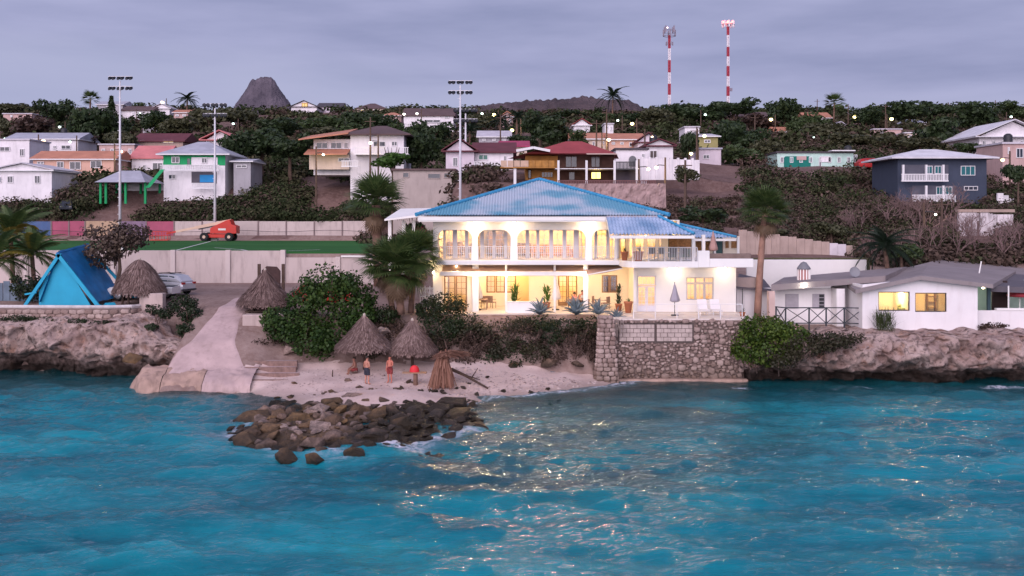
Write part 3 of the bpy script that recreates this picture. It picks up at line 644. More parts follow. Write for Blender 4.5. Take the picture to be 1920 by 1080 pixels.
# main hip roof
xl, xr, yf, yb_ = XP(780, 70.4), XP(1255, 70.4), 70.4, 88.0; half = (xr-xl)/2; rise = (ZP(338, yf+half)-EV)/half; pk = ((xl+xr)/2, yf+half)
rp = MB(); corr(rp, xl, xr, yf, EV+.03, half, rise, lambda x: min(x-xl, xr-x)); roof = rp.build('roof', BLUE, vi)
rs = MB(); corr(rs, yf, yf+2*half, xl, EV+.03, half, rise, lambda y: min(y-yf, yf+2*half-y), per=.4, axis='x', sgn=1); corr(rs, yf, yf+2*half, xr, EV+.03, half, rise, lambda y: min(y-yf, yf+2*half-y), per=.4, axis='x', sgn=-1)
rs.add([(xl, yf+2*half, EV), (xr, yf+2*half, EV), (pk[0], pk[1], EV+half*rise)], [(0, 1, 2)]); rs.build('roof_slope', BLUE, vi)
zt = EV+half*rise
for cx_, cyy in ((xl, yf), (xr, yf)):
    n_ = 34; mb = MB()
    for i in range(n_):
        a = Vector((cx_, cyy, EV+.10)).lerp(Vector((pk[0], pk[1], zt+.10)), i/n_); b_ = Vector((cx_, cyy, EV+.10)).lerp(Vector((pk[0], pk[1], zt+.10)), (i+1.08)/n_)
        mb.tube([a, b_], [.15, .12], 8)
    mb.build('ridge_cap', RIDGE, roof)
MB().box(xl+.12, xr-.12, yf+.12, yf+2*half-.1, EV-.34, EV-.03).build('fascia', WHITE, vi, bevel=.03)
SOF = M('soffit_white', (.78, .74, .70), .8, .03)
# --- upper storey arcade wall with arched openings
ya = 72.0
arches = [(XP(a, ya), XP(b_, ya)) for a, b_ in ((820,885),(896,958),(970,1098),(1110,1153))]
xw0, xw1 = XP(815, ya), XP(1157, ya); ztop = EV-.345; zar = ZP(431, ya); rad = .62
def arch_wall(mb, x0, x1, ops, z0, z1, za, r, y0, y1):
    cur = x0
    for a, b_ in ops:
        if a-cur > .01: mb.box(cur, a, y0, y1, z0, z1)
        n_ = 8; poly = [(a, z1), (a, za-r)]
        poly += [(a+r-r*math.cos(k*math.pi/2/n_), za-r+r*math.sin(k*math.pi/2/n_)) for k in range(1, n_+1)]
        poly += [(b_-r+r*math.sin(k*math.pi/2/n_), za-r+r*math.cos(k*math.pi/2/n_)) for k in range(0, n_+1)] + [(b_, z1)]
        n = len(poly); vs = [(x, y0, z) for x, z in poly]+[(x, y1, z) for x, z in poly]
        fs = []
        for k in range(1, n-2): fs.append((0, k, k+1) if k < n//2 else (n-1, k, k+1))
        kk = n//2; fs.append((0, kk, n-1))
        fs += [tuple(i+n for i in f[::-1]) for f in fs]+[(i, i+1, i+1+n, i+n) for i in range(n-1)]+[(n-1, 0, n, 2*n-1)]
        mb.add(vs, fs); cur = b_
    if x1-cur > .01: mb.box(cur, x1, y0, y1, z0, z1)
    return mb
arch_wall(MB(), xw0, xw1, arches, UF+.001, ztop, zar, rad, ya, ya+.32).build('arcade_wall', WHITE, vi)
# balcony slab + right terrace slab with rounded front
xs1 = XP(1162, 71.3); MB().box(XP(818, 71.3), xs1, 71.35, 74.0, UF-.34, UF).build('balcony_slab', WHITE, vi, bevel=.05)
xt1 = XP(1308, 69.6)
poly = [(xs1+.002, 73.9)]+[(xs1+.0+.9-.9*math.cos(k*math.pi/2/6), 71.35-1.95*math.sin(k*math.pi/2/6)) for k in range(7)]+[(xt1, 69.4), (xt1, 73.9)]
vs = [(x, y, UF-.42) for x, y in poly]+[(x, y, UF+.005) for x, y in poly]; n = len(poly)
MB().add(vs, [tuple(range(n))[::-1], tuple(range(n, 2*n))]+[(i, (i+1) % n, (i+1) % n+n, i+n) for i in range(n)]).build('terrace_slab', WHITE, vi)
MB().box(xs1+.01, 16.2, 73.905, 80.5, UF-.4, UF).build('upper_floor_slab', TILE_FLOOR, vi)
MB().box(xw0, xs1, 74.005, 80.5, UF-.33, UF-.002).build('floor_slab', TILE_FLOOR, vi)
# --- French doors behind: every leaf is a part with its muntins and pane
def leaf(parent, x0, x1, z0, z1, y, frame, nx=2, nz=5, fr=.075, name='door', panel=.0, th=.05):
    mb = MB(); mb.box(x0, x0+fr, y, y+th, z0, z1); mb.box(x1-fr, x1, y, y+th, z0, z1); mb.box(x0+fr, x1-fr, y, y+th, z1-fr, z1); mb.box(x0+fr, x1-fr, y, y+th, z0, z0+fr+panel)
    d_ = mb.build(name, frame, parent); g_ = MB(); zi0, zi1 = z0+fr+panel, z1-fr; xi0, xi1 = x0+fr, x1-fr
    for i in range(1, nx): xx = xi0+(xi1-xi0)*i/nx; g_.box(xx-.014, xx+.014, y+.01, y+.038, zi0, zi1)
    for i in range(1, nz): zz = zi0+(zi1-zi0)*i/nz; g_.box(xi0, xi1, y+.012, y+.036, zz-.014, zz+.014)
    if nx*nz > 1: g_.build('muntin', frame, d_)
    MB().box(xi0-.004, xi1+.004, y+.022, y+.028, zi0-.004, zi1+.004).build('pane', PANE, d_); return d_
yd = 73.7
upd = [(821,832),(834,850),(856,873),(877,886),(893,902),(906,925),(928,947),(950,958),(967,987),(991,1007),(1010,1031),(1036,1056),(1061,1077),(1084,1098),(1108,1116),(1119,1138),(1142,1156)]
zd0, zd1 = UF+.02, ZP(431, yd)
prev = XP(812, yd); pil = []
for a, b_ in upd:
    x0, x1 = XP(a, yd), XP(b_, yd); pil.append((prev, x0)); prev = x1; leaf(vi, x0, x1, zd0, zd1, yd+.06, LAV, 2 if b_-a > 12 else 1, 6, fr=.05)
pil.append((prev, XP(1160, yd)))
for a, b_ in pil:
    if b_-a > .02: MB().box(a+.003, b_-.003, yd, yd+.2, zd0, zd1).build('pilaster', LAV, vi)
MB().box(XP(812, yd), XP(1160, yd), yd, yd+.2, zd1+.003, ztop-.002).build('lintel_wall', WHITE, vi)
# right part: door wall of the open upper terrace
yt = 76.0; pil = []; prev = XP(1160, yd)
for a, b_ in ((1163,1173),(1179,1187),(1191,1208),(1213,1230),(1235,1241)):
    x0, x1 = XP(a, yt), XP(b_, yt); pil.append((prev, x0)); prev = x1; leaf(vi, x0, x1, zd0, ZP(440, yt), yt+.06, LAV, 2 if b_-a > 12 else 1, 6, fr=.05)
pil.append((prev, XP(1253, yt)))
for a, b_ in pil: MB().box(a+.003, b_-.003, yt, yt+.2, zd0, ZP(440, yt)).build('pilaster', CREAM, vi)
MB().box(XP(1160, yd), XP(1253, yt), yt, yt+.2, ZP(440, yt)+.003, 10.6).build('lintel_wall', CREAM, vi)
MB().box(XP(1160, yd)-.1, XP(1160, yd)+.1, yd+.21, yt+.1, UF, 10.6).build('return_wall', CREAM, vi)
# terrace side: bamboo blind, posts, blind bay and side openings
x0, x1 = XP(1254, yt), XP(1297, yt)
bl = MB()
for i in range(14): z0_ = ZP(466, yt)+(ZP(446, yt)-ZP(466, yt))*i/14; bl.box(x0+.02, x1-.02, yt-.03+.02*(i % 2), yt+.02+.02*(i % 2), z0_+.004, z0_+(ZP(446, yt)-ZP(466, yt))/14-.004)
bl.build('rolled_blind', WOODBLIND, vi)
MB().box(x0, x1, yt+.3, yt+.4, UF, ZP(440, yt)).build('shutter_wall', M('dark_green_shutter', (.03, .07, .045), .6, .2), vi)
for px in (1300, 1319): MB().box(XP(px-3, 75.4), XP(px+3, 75.4), 75.3, 75.55, UF, ZP(440, 75.4)).build('post', WHITE, vi)
ys_ = 78.2
for a, b_ in ((1305,1316),(1322,1331)):
    MB().box(XP(a, ys_), XP(b_, ys_), ys_-.06, ys_-.01, ZP(472, ys_), ZP(449, ys_)).build('shutter', WOODBLIND, vi)
MB().box(XP(1300, ys_), XP(1338, ys_), ys_, ys_+.2, UF, 9.5).build('side_wall', CREAM, vi)
for a, b_ in ((1342,1356),): MB().box(XP(a, ys_), XP(b_, ys_), ys_+.3, ys_+.4, UF, 9.4).build('door', M('teal_door', (.05, .11, .11), .6, .2), vi)
for a, b_ in ((1361,1367),(1372,1382)): MB().box(XP(a, ys_), XP(b_, ys_), ys_+.1, ys_+.2, ZP(465, ys_), ZP(449, ys_)).build('shutter', WOODBLIND, vi)
MB().box(XP(1357, ys_), XP(1388, ys_), ys_+.21, ys_+.4, UF, 9.4).build('side_wall', CREAM, vi)
for px in (1340, 1384): MB().box(XP(px-2, 77.2), XP(px+2, 77.2), 77.1, 77.3, UF, 9.35).build('post', WHITE, vi)
# porch roof over the terrace
yp = 68.0; px0, px1 = XP(1143, yp), XP(1302, yp); zp0 = ZP(440, yp); dp = 2.3; pr = (10.90-zp0)/dp
q = MB(); corr(q, px0, px1, yp, zp0, dp, pr, lambda x: min(dp, (px1-x)*1.1), per=.24, row=.4); proof = q.build('porch_roof', PBLUE, vi)
za_, zb_ = zp0-.05, zp0+dp*pr-.05
MB().add([(px0, yp+.1, za_), (px0, yp+dp, zb_), (px0+.06, yp+dp, zb_), (px0+.06, yp+.1, za_), (px0, yp+.1, za_-.15), (px0, yp+dp, zb_-.25), (px0+.06, yp+dp, zb_-.25), (px0+.06, yp+.1, za_-.15)], [(0,1,2,3),(4,7,6,5),(0,4,5,1),(3,2,6,7),(0,3,7,4),(1,5,6,2)]).build('barge_board', WHITE, proof)
MB().box(px0+.07, px1, yp+.05, yp+.2, zp0-.26, zp0-.06).build('eave_beam', WHITE, proof)
MB().box(px0-.02, px1-2.0, yp+dp+.02, yp+dp+.1, EV-.3, EV+.02).build('flashing', M('grey_flashing', (.40, .36, .40), .6, .15, 2), proof)
slabq = [(px1, yp+.02, zp0-.02), (px1-2.09, yp+dp, zp0+dp*pr-.02), (px1-1.6, 77.0, EV-.25), (px1+.9, 77.0, zp0+.1)]
MB().add(slabq+[(a_, b_, c_-.06) for a_, b_, c_ in slabq], [(0,1,2,3),(7,6,5,4),(0,4,5,1),(1,5,6,2),(2,6,7,3),(3,7,4,0)]).build('side_slope', PBLUE, proof)
MB().box(XP(1297, 69.7), XP(1302, 69.7), 69.6, 69.78, UF, zp0-.1).build('post', WHITE, vi)
# wing roof to the right
wy0, wz0 = 77.0, ZP(446, 77.0); wx1 = XP(1381, 77.0); hx0 = XP(1300, 77.0)
q = MB(); corr(q, hx0-3.2, wx1, wy0, wz0, 4.2, (EV-wz0-.1)/4.2, lambda x: min(4.2, (wx1-x)*.78), per=.24, row=.5); wroof = q.build('wing_roof', PBLUE, vi)
MB().box(hx0-.2, wx1, wy0+.02, wy0+.16, wz0-.24, wz0-.06).build('eave_beam', WHITE, wroof)
MB().box(px1-.05, px1+.1, 68.3, 77.1, zp0-.28, zp0-.08).build('eave_beam', WHITE, wroof)
MB().tube([(px1, yp, zp0+.08), (px1-2.09, yp+dp, zp0+dp*pr+.08)], .1, 8).build('ridge_cap', RIDGE, proof)
MB().tube([(wx1, wy0, wz0+.08), (xr-.3, wy0+4.1, EV-.02)], .1, 8).build('ridge_cap', RIDGE, wroof)
# --- interiors, upper
WARMW = M('warm_interior_wall', (.82, .66, .42), .85, .05, .8, bump=0)
INFL = M('interior_floor', (.45, .27, .13), .4, .15, 2, bump=0)
MB().box(xw0, 12.6, 78.8, 79.0, UF, 10.6).build('back_wall', WARMW, vi)
MB().box(xw0, xw0+.2, 72.33, 78.79, UF+.002, 10.6).build('side_wall', WHITE, vi)
MB().box(12.4, 12.6, yt+.25, 78.79, UF+.002, 10.6).build('side_wall', CREAM, vi)
for x in (-2.62, .12, 5.45): MB().box(x-.07, x+.07, yd+.21, 78.79, UF+.002, 10.6).build('partition', WARMW, vi)
MB().box(xw0, 7.1, 72.33, 79.0, 10.603, 10.66).build('ceiling', SOF, vi); MB().box(7.11, 12.6, 76.25, 79.0, 10.603, 10.66).build('ceiling', SOF, vi)
MB().box(xl+.15, xr-.15, yf+.15, 72.3, EV-.4, EV-.345).build('soffit', SOF, vi)
# --- lower storey
yl = 73.0; zc = UF-.34
MB().box(XP(812, yl), XP(828, yl), yl, 80, FL, zc-.002).build('side_wall', WHITE, vi)
lx0, lx1 = XP(886, yl), XP(898, yl)
MB().box(XP(828, yl)+.003, lx0, yl, yl+.25, ZP(516, yl), zc-.002).build('lintel_wall', CREAM, vi)
for a, b_ in ((828,832),(876,886)): MB().box(XP(a, yl)+.004, XP(b_, yl), yl+.003, yl+.25, FL, ZP(516, yl)-.003).build('jamb_wall', CREAM, vi)
for a, b_ in ((832.5,854),(854.5,875.5)): leaf(vi, XP(a, yl), XP(b_, yl), FL+.03, ZP(516, yl)-.01, yl+.08, BROWNJ, 2, 5, fr=.10, panel=.25)
MB().box(lx0+.003, lx1, yl-.6, yl+.1, FL, zc-.002).build('column', WHITE, vi, bevel=.04)
for px, wd in ((949, 4), (1040, 4), (1098, 9), (1190, 5)):
    MB().box(XP(px-wd/2, 72.2), XP(px+wd/2, 72.2), 72.05, 72.3, FL, zc-.002).build('column', WHITE, vi, bevel=.03)
MB().box(XP(825, 72.2), XP(1100, 72.2), 71.9, 72.04, ZP(517, 72), ZP(509, 72)).build('beam', WHITE, vi, bevel=.02)
ybk = 77.0
MB().box(XP(884, ybk), XP(912, ybk)-.003, ybk, ybk+.2, FL, zc-.002).build('back_wall', CREAM, vi)
cols_ = [(912,968),(992,1046),(1083,1128),(1158,1188)]
for a, b_ in cols_:
    if a != 912: MB().box(XP(a, ybk), XP(b_, ybk), ybk, ybk+.2, FL, zc-.002).build('back_wall', CREAM, vi)
MB().box(XP(912, ybk), XP(968, ybk), ybk, ybk+.2, FL, ZP(549, ybk)).build('back_wall', CREAM, vi)
for a, b_ in ((912,968),(968,992),(1046,1083),(1128,1158)): MB().box(XP(a, ybk)+.003, XP(b_, ybk)-.003, ybk, ybk+.2, ZP(516, ybk)+.003, zc-.002).build('lintel_wall', CREAM, vi)
MB().box(XP(1128, ybk)+.003, XP(1158, ybk)-.003, ybk, ybk+.2, FL, ZP(549, ybk)-.003).build('back_wall', CREAM, vi)
for a, b_ in ((912,929),(929.5,947),(948,968)): leaf(vi, XP(a, ybk)+.004, XP(b_, ybk)-.004, ZP(549, ybk)+.004, ZP(516, ybk), ybk+.08, BROWNJ, 2, 3, fr=.09, name='window')
for a, b_ in ((1046.5,1064),(1064.5,1082.5)): leaf(vi, XP(a, ybk)+.004, XP(b_, ybk)-.004, FL+.03, ZP(516, ybk), ybk+.08, BROWNJ, 2, 5, fr=.10, panel=.2)
for a, b_ in ((1128.5,1143),(1143.5,1157.5)): leaf(vi, XP(a, ybk)+.004, XP(b_, ybk)-.004, ZP(549, ybk)+.004, ZP(516, ybk), ybk+.08, BROWNJ, 2, 3, fr=.08, name='window')
MB().box(XP(828, yl)+.1, 7.2, 80, 80.2, FL, zc-.002).build('back_wall', WARMW, vi)
MB().box(XP(825, 70.9), 16.1, 70.75, 82, FL-.12, FL+.02).build('terrace_floor', TILE_FLOOR, vi)
MB().box(5.8, 16.3, 67.5, 70.74, FL-.12, FL+.015).build('sea_terrace_floor', M('pale_terrace_screed', (.66, .58, .54), .8, .08, 1, dirt=.3), vi)
# right lower block
yr = 72.4; bx0, bx1 = XP(1192, yr), XP(1380, yr)
ops = [(1195, 1230, 590, 517), (1287, 1338, 563, 520)]
(ax0, ax1, adz), (wx0, wx1_, wz_0, wz_1) = (XP(1195, yr), XP(1230, yr), ZP(517, yr)), (XP(1287, yr), XP(1338, yr), ZP(563, yr), ZP(520, yr))
zc2 = UF-.425
mb = MB(); mb.box(bx0, ax0, yr, yr+.25, FL, zc2); mb.box(ax0, ax1, yr, yr+.25, adz, zc2); mb.box(ax1, wx0, yr, yr+.25, FL, zc2); mb.box(wx0, wx1_, yr, yr+.25, FL, wz_0); mb.box(wx0, wx1_, yr, yr+.25, wz_1, zc2); mb.box(wx1_, bx1, yr, yr+.25, FL, zc2)
mb.build('front_wall', WHITE, vi)
MB().box(bx1-.25, bx1, yr+.253, 80, FL, zc2).build('side_wall', WHITE, vi); MB().box(bx0, bx0+.2, yr+.253, 80, FL, zc2).build('side_wall', CREAM, vi)
MB().box(bx0+.21, bx1-.26, 77.2, 77.4, FL, zc2).build('back_wall', WARMW, vi)
zt_ = adz-.75
for a, b_ in ((ax0, (ax0+ax1)/2-.004), ((ax0+ax1)/2+.004, ax1)): leaf(vi, a+.003, b_-.003, FL+.03, zt_, yr+.06, LAV, 2, 4, fr=.09, panel=.35)
leaf(vi, ax0+.003, ax1-.003, zt_+.06, adz-.005, yr+.06, LAV, 4, 1, fr=.08, name='transom')
for k in range(3):
    a = wx0+(wx1_-wx0)*k/3; b_ = wx0+(wx1_-wx0)*(k+1)/3; leaf(vi, a+.003, b_-.003, wz_0+.01, wz_1-.42, yr+.06, GREYJ, 2, 3, fr=.08, name='window'); leaf(vi, a+.003, b_-.003, wz_1-.40, wz_1-.01, yr+.06, GREYJ, 2, 1, fr=.06, name='transom')
# white parapet stepping to the right
MB().box(xt1+.003, XP(1330, 69.6), 69.45, 69.75, UF-.42, ZP(470, 69.6)).build('parapet', WHITE, vi, bevel=.03)
MB().box(XP(1330, 69.6)+.003, XP(1412, 69.6), 69.45, 69.75, UF-.42, ZP(485, 69.6)).build('parapet', WHITE, vi, bevel=.03)
MB().box(xt1+.003, XP(1400, 69.6), 69.753, 73.9, UF-.42, UF).build('deck_slab', TILE_FLOOR, vi)
MB().box(XP(1322, 72), XP(1408, 72), 71.9, 72.3, UF, ZP(478, 72)+.1).build('rubble_parapet', MORT, vi, bevel=.03)
# railings
RAILM = M('white_painted_rail', (.72, .70, .72), .5, .05, bump=0)
def railing(parent, a, b_, h, n_, r=.014, posts=3, name='railing', mat=None, vertical=True):
    a = Vector(a); b_ = Vector(b_); mt = mat or RAILM; up = Vector((0, 0, h))
    o = MB().bar(a+up, b_+up, .05).build('handrail', mt, parent)
    for k in range(posts+1):
        p = a.lerp(b_, k/posts); MB().bar(p, p+up-Vector((0, 0, .026)), .05).build('post', mt, parent)
    mb = MB()
    if vertical:
        for k in range(1, n_): p = a.lerp(b_, k/n_); mb.bar(p+Vector((0, 0, .08)), p+up-Vector((0, 0, .03)), r*2)
    else:
        for k in range(1, n_): z = Vector((0, 0, h*k/n_)); mb.bar(a+z, b_+z, r*2)
    mb.build('balusters', mt, parent)
for a, b_ in arches: railing(vi, (a+.03, ya+.1, UF), (b_-.03, ya+.1, UF), .95, max(6, int((b_-a)/.14)), posts=1)
railing(vi, (xs1+.7, 69.65, UF+.005), (xt1-.05, 69.5, UF+.005), .95, 40, posts=4)
rl = empty('terrace_railing', (11, 67.9, FL), 'thin white railing along the top of the stone sea wall', 'railing')
railing(rl, (XP(1187, 68), 67.75, FL+.02), (XP(1390, 68), 67.75, FL+.02), .95, 3, r=.008, posts=5, vertical=False)
# awning cloth under the balcony
AWN = M('beige_awning_cloth', (.52, .33, .24), .9, .1, 1, bump=.1)
def awn(u, v):
    x = XP(828, 71.5)+(XP(1100, 71.5)-XP(828, 71.5))*u; sag = .10*abs(math.sin(u*math.pi*3))+.05*math.sin(u*23)
    return (x, 73.0-1.05*v, zc-.03-.35*v-sag*math.sin(v*math.pi)-.08*v)
MB().grid(awn, 60, 10).build('awning', AWN, vi, smooth=True)
def awn2(u, v):
    x = XP(1100, 71.5)+(XP(1168, 71.5)-XP(1100, 71.5))*u; return (x, 73.2-2.3*v*(1-.35*u), zc-.05-(.62-.42*u)*v-.10*math.sin(u*3.1)*v)
aw = MB().grid(awn2, 30, 10).build('awning', AWN, vi, smooth=True)
MB().tube([awn2(0, 1), awn2(1, 1)], .05, 8).build('awning_bar', WHITE, aw)
# --- lamps: wall and eave fittings, each a part with its own light
BULB = emit('warm_bulb', (1, .78, .50), 7); LK = 1.45
def lampfit(parent, x, y, z, e, col=(1, .70, .42), r=.05, rad=.08, off=(0, -.02, -.12)):
    o = MB().lathe([(.001, 0), (r, .01), (r*1.2, .05), (r, .1), (.001, .11)], (x, y, z), 10).build('lamp', BULB, parent)
    l = bpy.data.lights.new('lamp_light', 'POINT'); l.energy = e*LK; l.color = col; l.shadow_soft_size = rad
    lo = bpy.data.objects.new('lamp_light', l); COL.objects.link(lo); lo.parent = o; lo.location = Vector((x+off[0], y+off[1], z+off[2]))-ORG[parent.name]; return o
for px in (891, 965, 1105): lampfit(vi, XP(px, 71.4), 71.45, EV-.52, 20, off=(0, -.1, -.15))
for px, e in ((891, 22), (949, 14), (1098, 20)): lampfit(vi, XP(px, 71.8), 71.78, ZP(520, 71.8), e, off=(0, -.15, 0))
for px, e in ((1265, 12), (1358, 12)): lampfit(vi, XP(px, 72.2), 71.85, zc2-.2, e, col=(1, .80, .58), off=(0, -.15, -.1))
for x, y, e in ((-4.0,72.7,14),(-1.0,74.6,40),(1.8,74.6,45),(4.6,74.4,40),(6.6,74.8,40)): lampfit(vi, x, y, zc-.2, e*.85, col=(1, .72, .42), off=(0, 0, -.3))
for x, y, e in ((-3.9,76,95),(-1.3,76,48),(1.6,76,75),(4.0,76.2,75),(6.6,76.2,75),(9.5,77.3,75)): lampfit(vi, x, y, 10.4, e*1.0, col=(1, .65, .28), off=(0, 0, -.25))
lampfit(vi, 9.8, 74.2, 9.45, 16, col=(1, .70, .40))
for x, y, e in ((-3.6,76,70),(-.2,78.6,60),(4.5,78.6,60),(6.4,78.6,40),(9.3,75,60),(13.3,75,75)): lampfit(vi, x, y, zc-.25, e*1.0, col=(1, .64, .28), off=(0, 0, -.3))
# --- left pergola of the villa
for px in (731, 757, 776): MB().box(XP(px-3, 79), XP(px+3, 79), 78.9, 79.15, 6.0, ZP(412, 79)-.05).build('pergola_post', WHITE, vi)
MB().add([(XP(722,78),77.6,ZP(414,78)),(XP(800,78),77.6,ZP(405,78)),(XP(800,78),84,ZP(404,78)+.5),(XP(735,78),84,ZP(404,78)+.45),(XP(722,78),77.6,ZP(411,78)),(XP(800,78),77.6,ZP(401,78)),(XP(800,78),84,ZP(401,78)+.5),(XP(735,78),84,ZP(401,78)+.45)],[(0,3,2,1),(4,5,6,7),(0,1,5,4),(1,2,6,5),(2,3,7,6),(3,0,4,7)]).build('pergola_roof', WHITE, vi)
# ================================================================== things on the terraces
TERRA = M('terracotta', (.46, .17, .09), .8, .12, 3, bump=.2)
GREYCLOTH = M('grey_parasol_cloth', (.36, .33, .38), .9, .1, 2, bump=.3); WHITECLOTH = M('white_parasol_cloth', (.66, .62, .62), .9, .08, 2, bump=.3)
DARKM = M('dark_metal', (.04, .04, .045), .5, .2, 5, bump=0)
def closed_parasol(px, pyt, pyb, Y, zb, label, mat, group='closed parasols'):
    x = XP(px, Y); r_ = empty('parasol', (x, Y, zb), label, 'parasol', group); zt, zb2 = ZP(pyt, Y), ZP(pyb, Y); h = zt-zb2; n_ = 20; mb = MB(); b0 = 0; prof = [(.02, 1), (.08, .82), (.17, .5), (.29, .16), (.31, .05), (.20, 0), (.06, -.02)]
    for rr, zz in prof:
        for k in range(n_):
            th = 6.283*k/n_; q = rr*(1+.22*math.cos(th*5)); mb.v.append((x+q*math.cos(th), Y+q*math.sin(th), zb2+zz*h))
    for i in range(len(prof)-1):
        for k in range(n_): k2 = (k+1) % n_; mb.f.append((i*n_+k, (i+1)*n_+k, (i+1)*n_+k2, i*n_+k2))
    mb.build('canopy', mat, r_, smooth=True); MB().tube([(x, Y, zb), (x, Y, zt+.08)], .024, 8).build('pole', DARKM, r_); MB().lathe([(.001, .09), (.25, .08), (.27, 0)], (x, Y, zb), 14).build('base', DARKM, r_)
closed_parasol(1265, 531, 566, 69.6, FL+.015, 'closed grey parasol on the white terrace above the stone wall', GREYCLOTH)
closed_parasol(896, 516, 560, 73.6, FL+.02, 'closed white parasol beside the veranda chairs', WHITECLOTH)
closed_parasol(1042, 514, 562, 73.8, FL+.02, 'closed white parasol on the veranda between two palms', WHITECLOTH)
closed_parasol(1337, 433, 470, 76.2, UF, 'closed pinkish parasol on the upper terrace by the wing', M('pink_parasol_cloth', (.45, .27, .24), .9, .1, 2))
PLANTL = leafmat('potted_leaves', [(.03, .07, .015), (.06, .14, .03), (.10, .20, .05)])
DARKL = leafmat('dark_potted_leaves', [(.015, .03, .015), (.03, .06, .025)])
def pot(mb_c, x, y, z, r, h): return MB().lathe([(.001, 0), (r*.68, 0), (r*.95, h*.85), (r*1.06, h*.86), (r*1.06, h), (r*.9, h), (r*.85, h*.9), (.001, h*.9)], (x, y, z), 16)
def blade_tuft(x, y, z, n_, ln, wd, up, seed, jit=.0):
    r_ = random.Random(seed); mb = MB()
    for k in range(n_):
        th = r_.uniform(0, 6.283); l_ = ln*r_.uniform(.6, 1.1); el_ = R(r_.uniform(*up)); d_ = Vector((math.cos(th)*math.cos(el_), math.sin(th)*math.cos(el_), math.sin(el_))); s_ = d_.cross(Vector((0, 0, 1))).normalized(); p = Vector((x+r_.uniform(-jit, jit), y+r_.uniform(-jit, jit), z+r_.uniform(0, jit*2))); pts = []
        for j in range(4):
            u = j/3; c = p+d_*l_*u+Vector((0, 0, -.35*l_*u*u)); wj = wd*(1-u)**.7*(.5+u*1.5 if u < .34 else 1); pts += [c-s_*wj/2, c+s_*wj/2]
        mb.add(pts, [(0,1,3,2),(2,3,5,4),(4,5,7,6)])
    return mb
def potted(px, pyb, Y, zb, r, h, label, mat, n_, ln, wd, up, seed, jit=.1, tall=0):
    x = XP(px, Y); r_ = empty('potted_plant', (x, Y, zb), label, 'potted plant', 'potted plants'); pot(None, x, Y, zb, r, h).build('pot', TERRA, r_, smooth=True)
    mb = MB()
    for q in range(max(1, tall)):
        t2 = blade_tuft(x, Y, zb+h*.9+q*.34, n_, ln, wd, up, seed+q, jit); mb.add(t2.v, t2.f)
    mb.build('leaves', mat, r_)
potted(965, 565, 74.6, FL+.02, .28, .45, 'bushy green palm in a pot on the veranda, left of centre', PLANTL, 34, .95, .10, (25, 85), 3, .18, 3)
potted(1025, 562, 75.0, FL+.02, .28, .45, 'bushy green palm in a pot on the veranda, beside the white parasol', PLANTL, 34, .9, .10, (25, 85), 5, .18, 3)
potted(1160, 570, 73.2, FL+.02, .26, .5, 'tall dark leafed plant in a terracotta pot by the glass door', DARKL, 36, .6, .09, (10, 85), 8, .12, 4)
potted(1178, 585, 71.6, FL+.02, .30, .8, 'big orange terracotta jar with small yellow green plant', PLANTL, 20, .4, .06, (30, 85), 12, .08)
potted(1171, 489, 70.9, UF+.005, .26, .62, 'terracotta pot with dark spikes at the rounded terrace corner', DARKL, 22, .45, .05, (60, 88), 14, .08)
potted(1197, 493, 70.1, UF+.005, .36, .66, 'large terracotta pot with dark spikes behind the terrace railing', DARKL, 30, .5, .06, (60, 88), 15, .14)
potted(1392, 592, 69.2, FL, .2, .3, 'small spiky plant in a pot at the terrace edge by the palm trunk', DARKL, 26, .5, .05, (10, 80), 18, .06)
# furniture
RATT = M('woven_rattan', (.30, .20, .16), .8, .2, 8, bump=.4, bscale=40); WHPL = M('white_lounge_frame', (.70, .66, .68), .6, .05, bump=0)
def chair(x, y, z, label, mat, rz=0, group='veranda chairs'):
    r_ = empty('chair', (x, y, z), label, 'chair', group, rz=rz or 1e-6)
    k = dict(local=True)
    MB().box(-.25,.25,-.25,.25,.40,.46).build('seat', mat, r_, bevel=.015, **k); MB().box(-.25,.25,.22,.27,.47,.92).build('backrest', mat, r_, bevel=.015, **k)
    for sx in (-1, 1):
        for sy in (-1, 1): MB().bar((sx*.22, sy*.22, 0), (sx*.22, sy*.22, .40), .035).build('leg', mat, r_, **k)
        MB().bar((sx*.24, -.2, .64), (sx*.24, .22, .64), .035).build('armrest', mat, r_, **k)
for px, Y, rz, lab in ((884,74.6,.5,'brown rattan chair at the left of the veranda'),(905,75,-.4,'brown rattan chair behind the white parasol'),(922,75.4,2.6,'brown rattan chair below the veranda window'),(1118,75,1.2,'brown rattan chair under the sloping awning'),(1135,74.6,-2.2,'brown rattan chair left of the dark potted plant')): chair(XP(px, Y), Y, FL+.02, lab, RATT, rz)
def table(x, y, z, lx, ly, h, label, mat):
    r_ = empty('table', (x, y, z), label, 'table'); MB().box(x-lx/2, x+lx/2, y-ly/2, y+ly/2, z+h-.05, z+h).build('table_top', mat, r_, bevel=.01)
    for sx in (-1, 1):
        for sy in (-1, 1): MB().bar((x+sx*(lx/2-.06), y+sy*(ly/2-.06), z), (x+sx*(lx/2-.06), y+sy*(ly/2-.06), z+h-.05), .06).build('leg', mat, r_)
table(XP(903, 74.3), 74.3, FL+.02, .9, .8, .74, 'small round-edged table below the white parasol on the veranda', RATT)
table(XP(1085, 74.2), 74.2, FL+.02, 1.6, .8, .74, 'dining table with guests on the veranda behind the agaves', RATT)
table(XP(1245, 73.0), 73.0, UF+.005, 2.2, .8, .5, 'long low table on the upper terrace under the blue porch roof', WHPL)
DK = M('dark_wicker', (.05, .045, .04), .8, .2, 8)
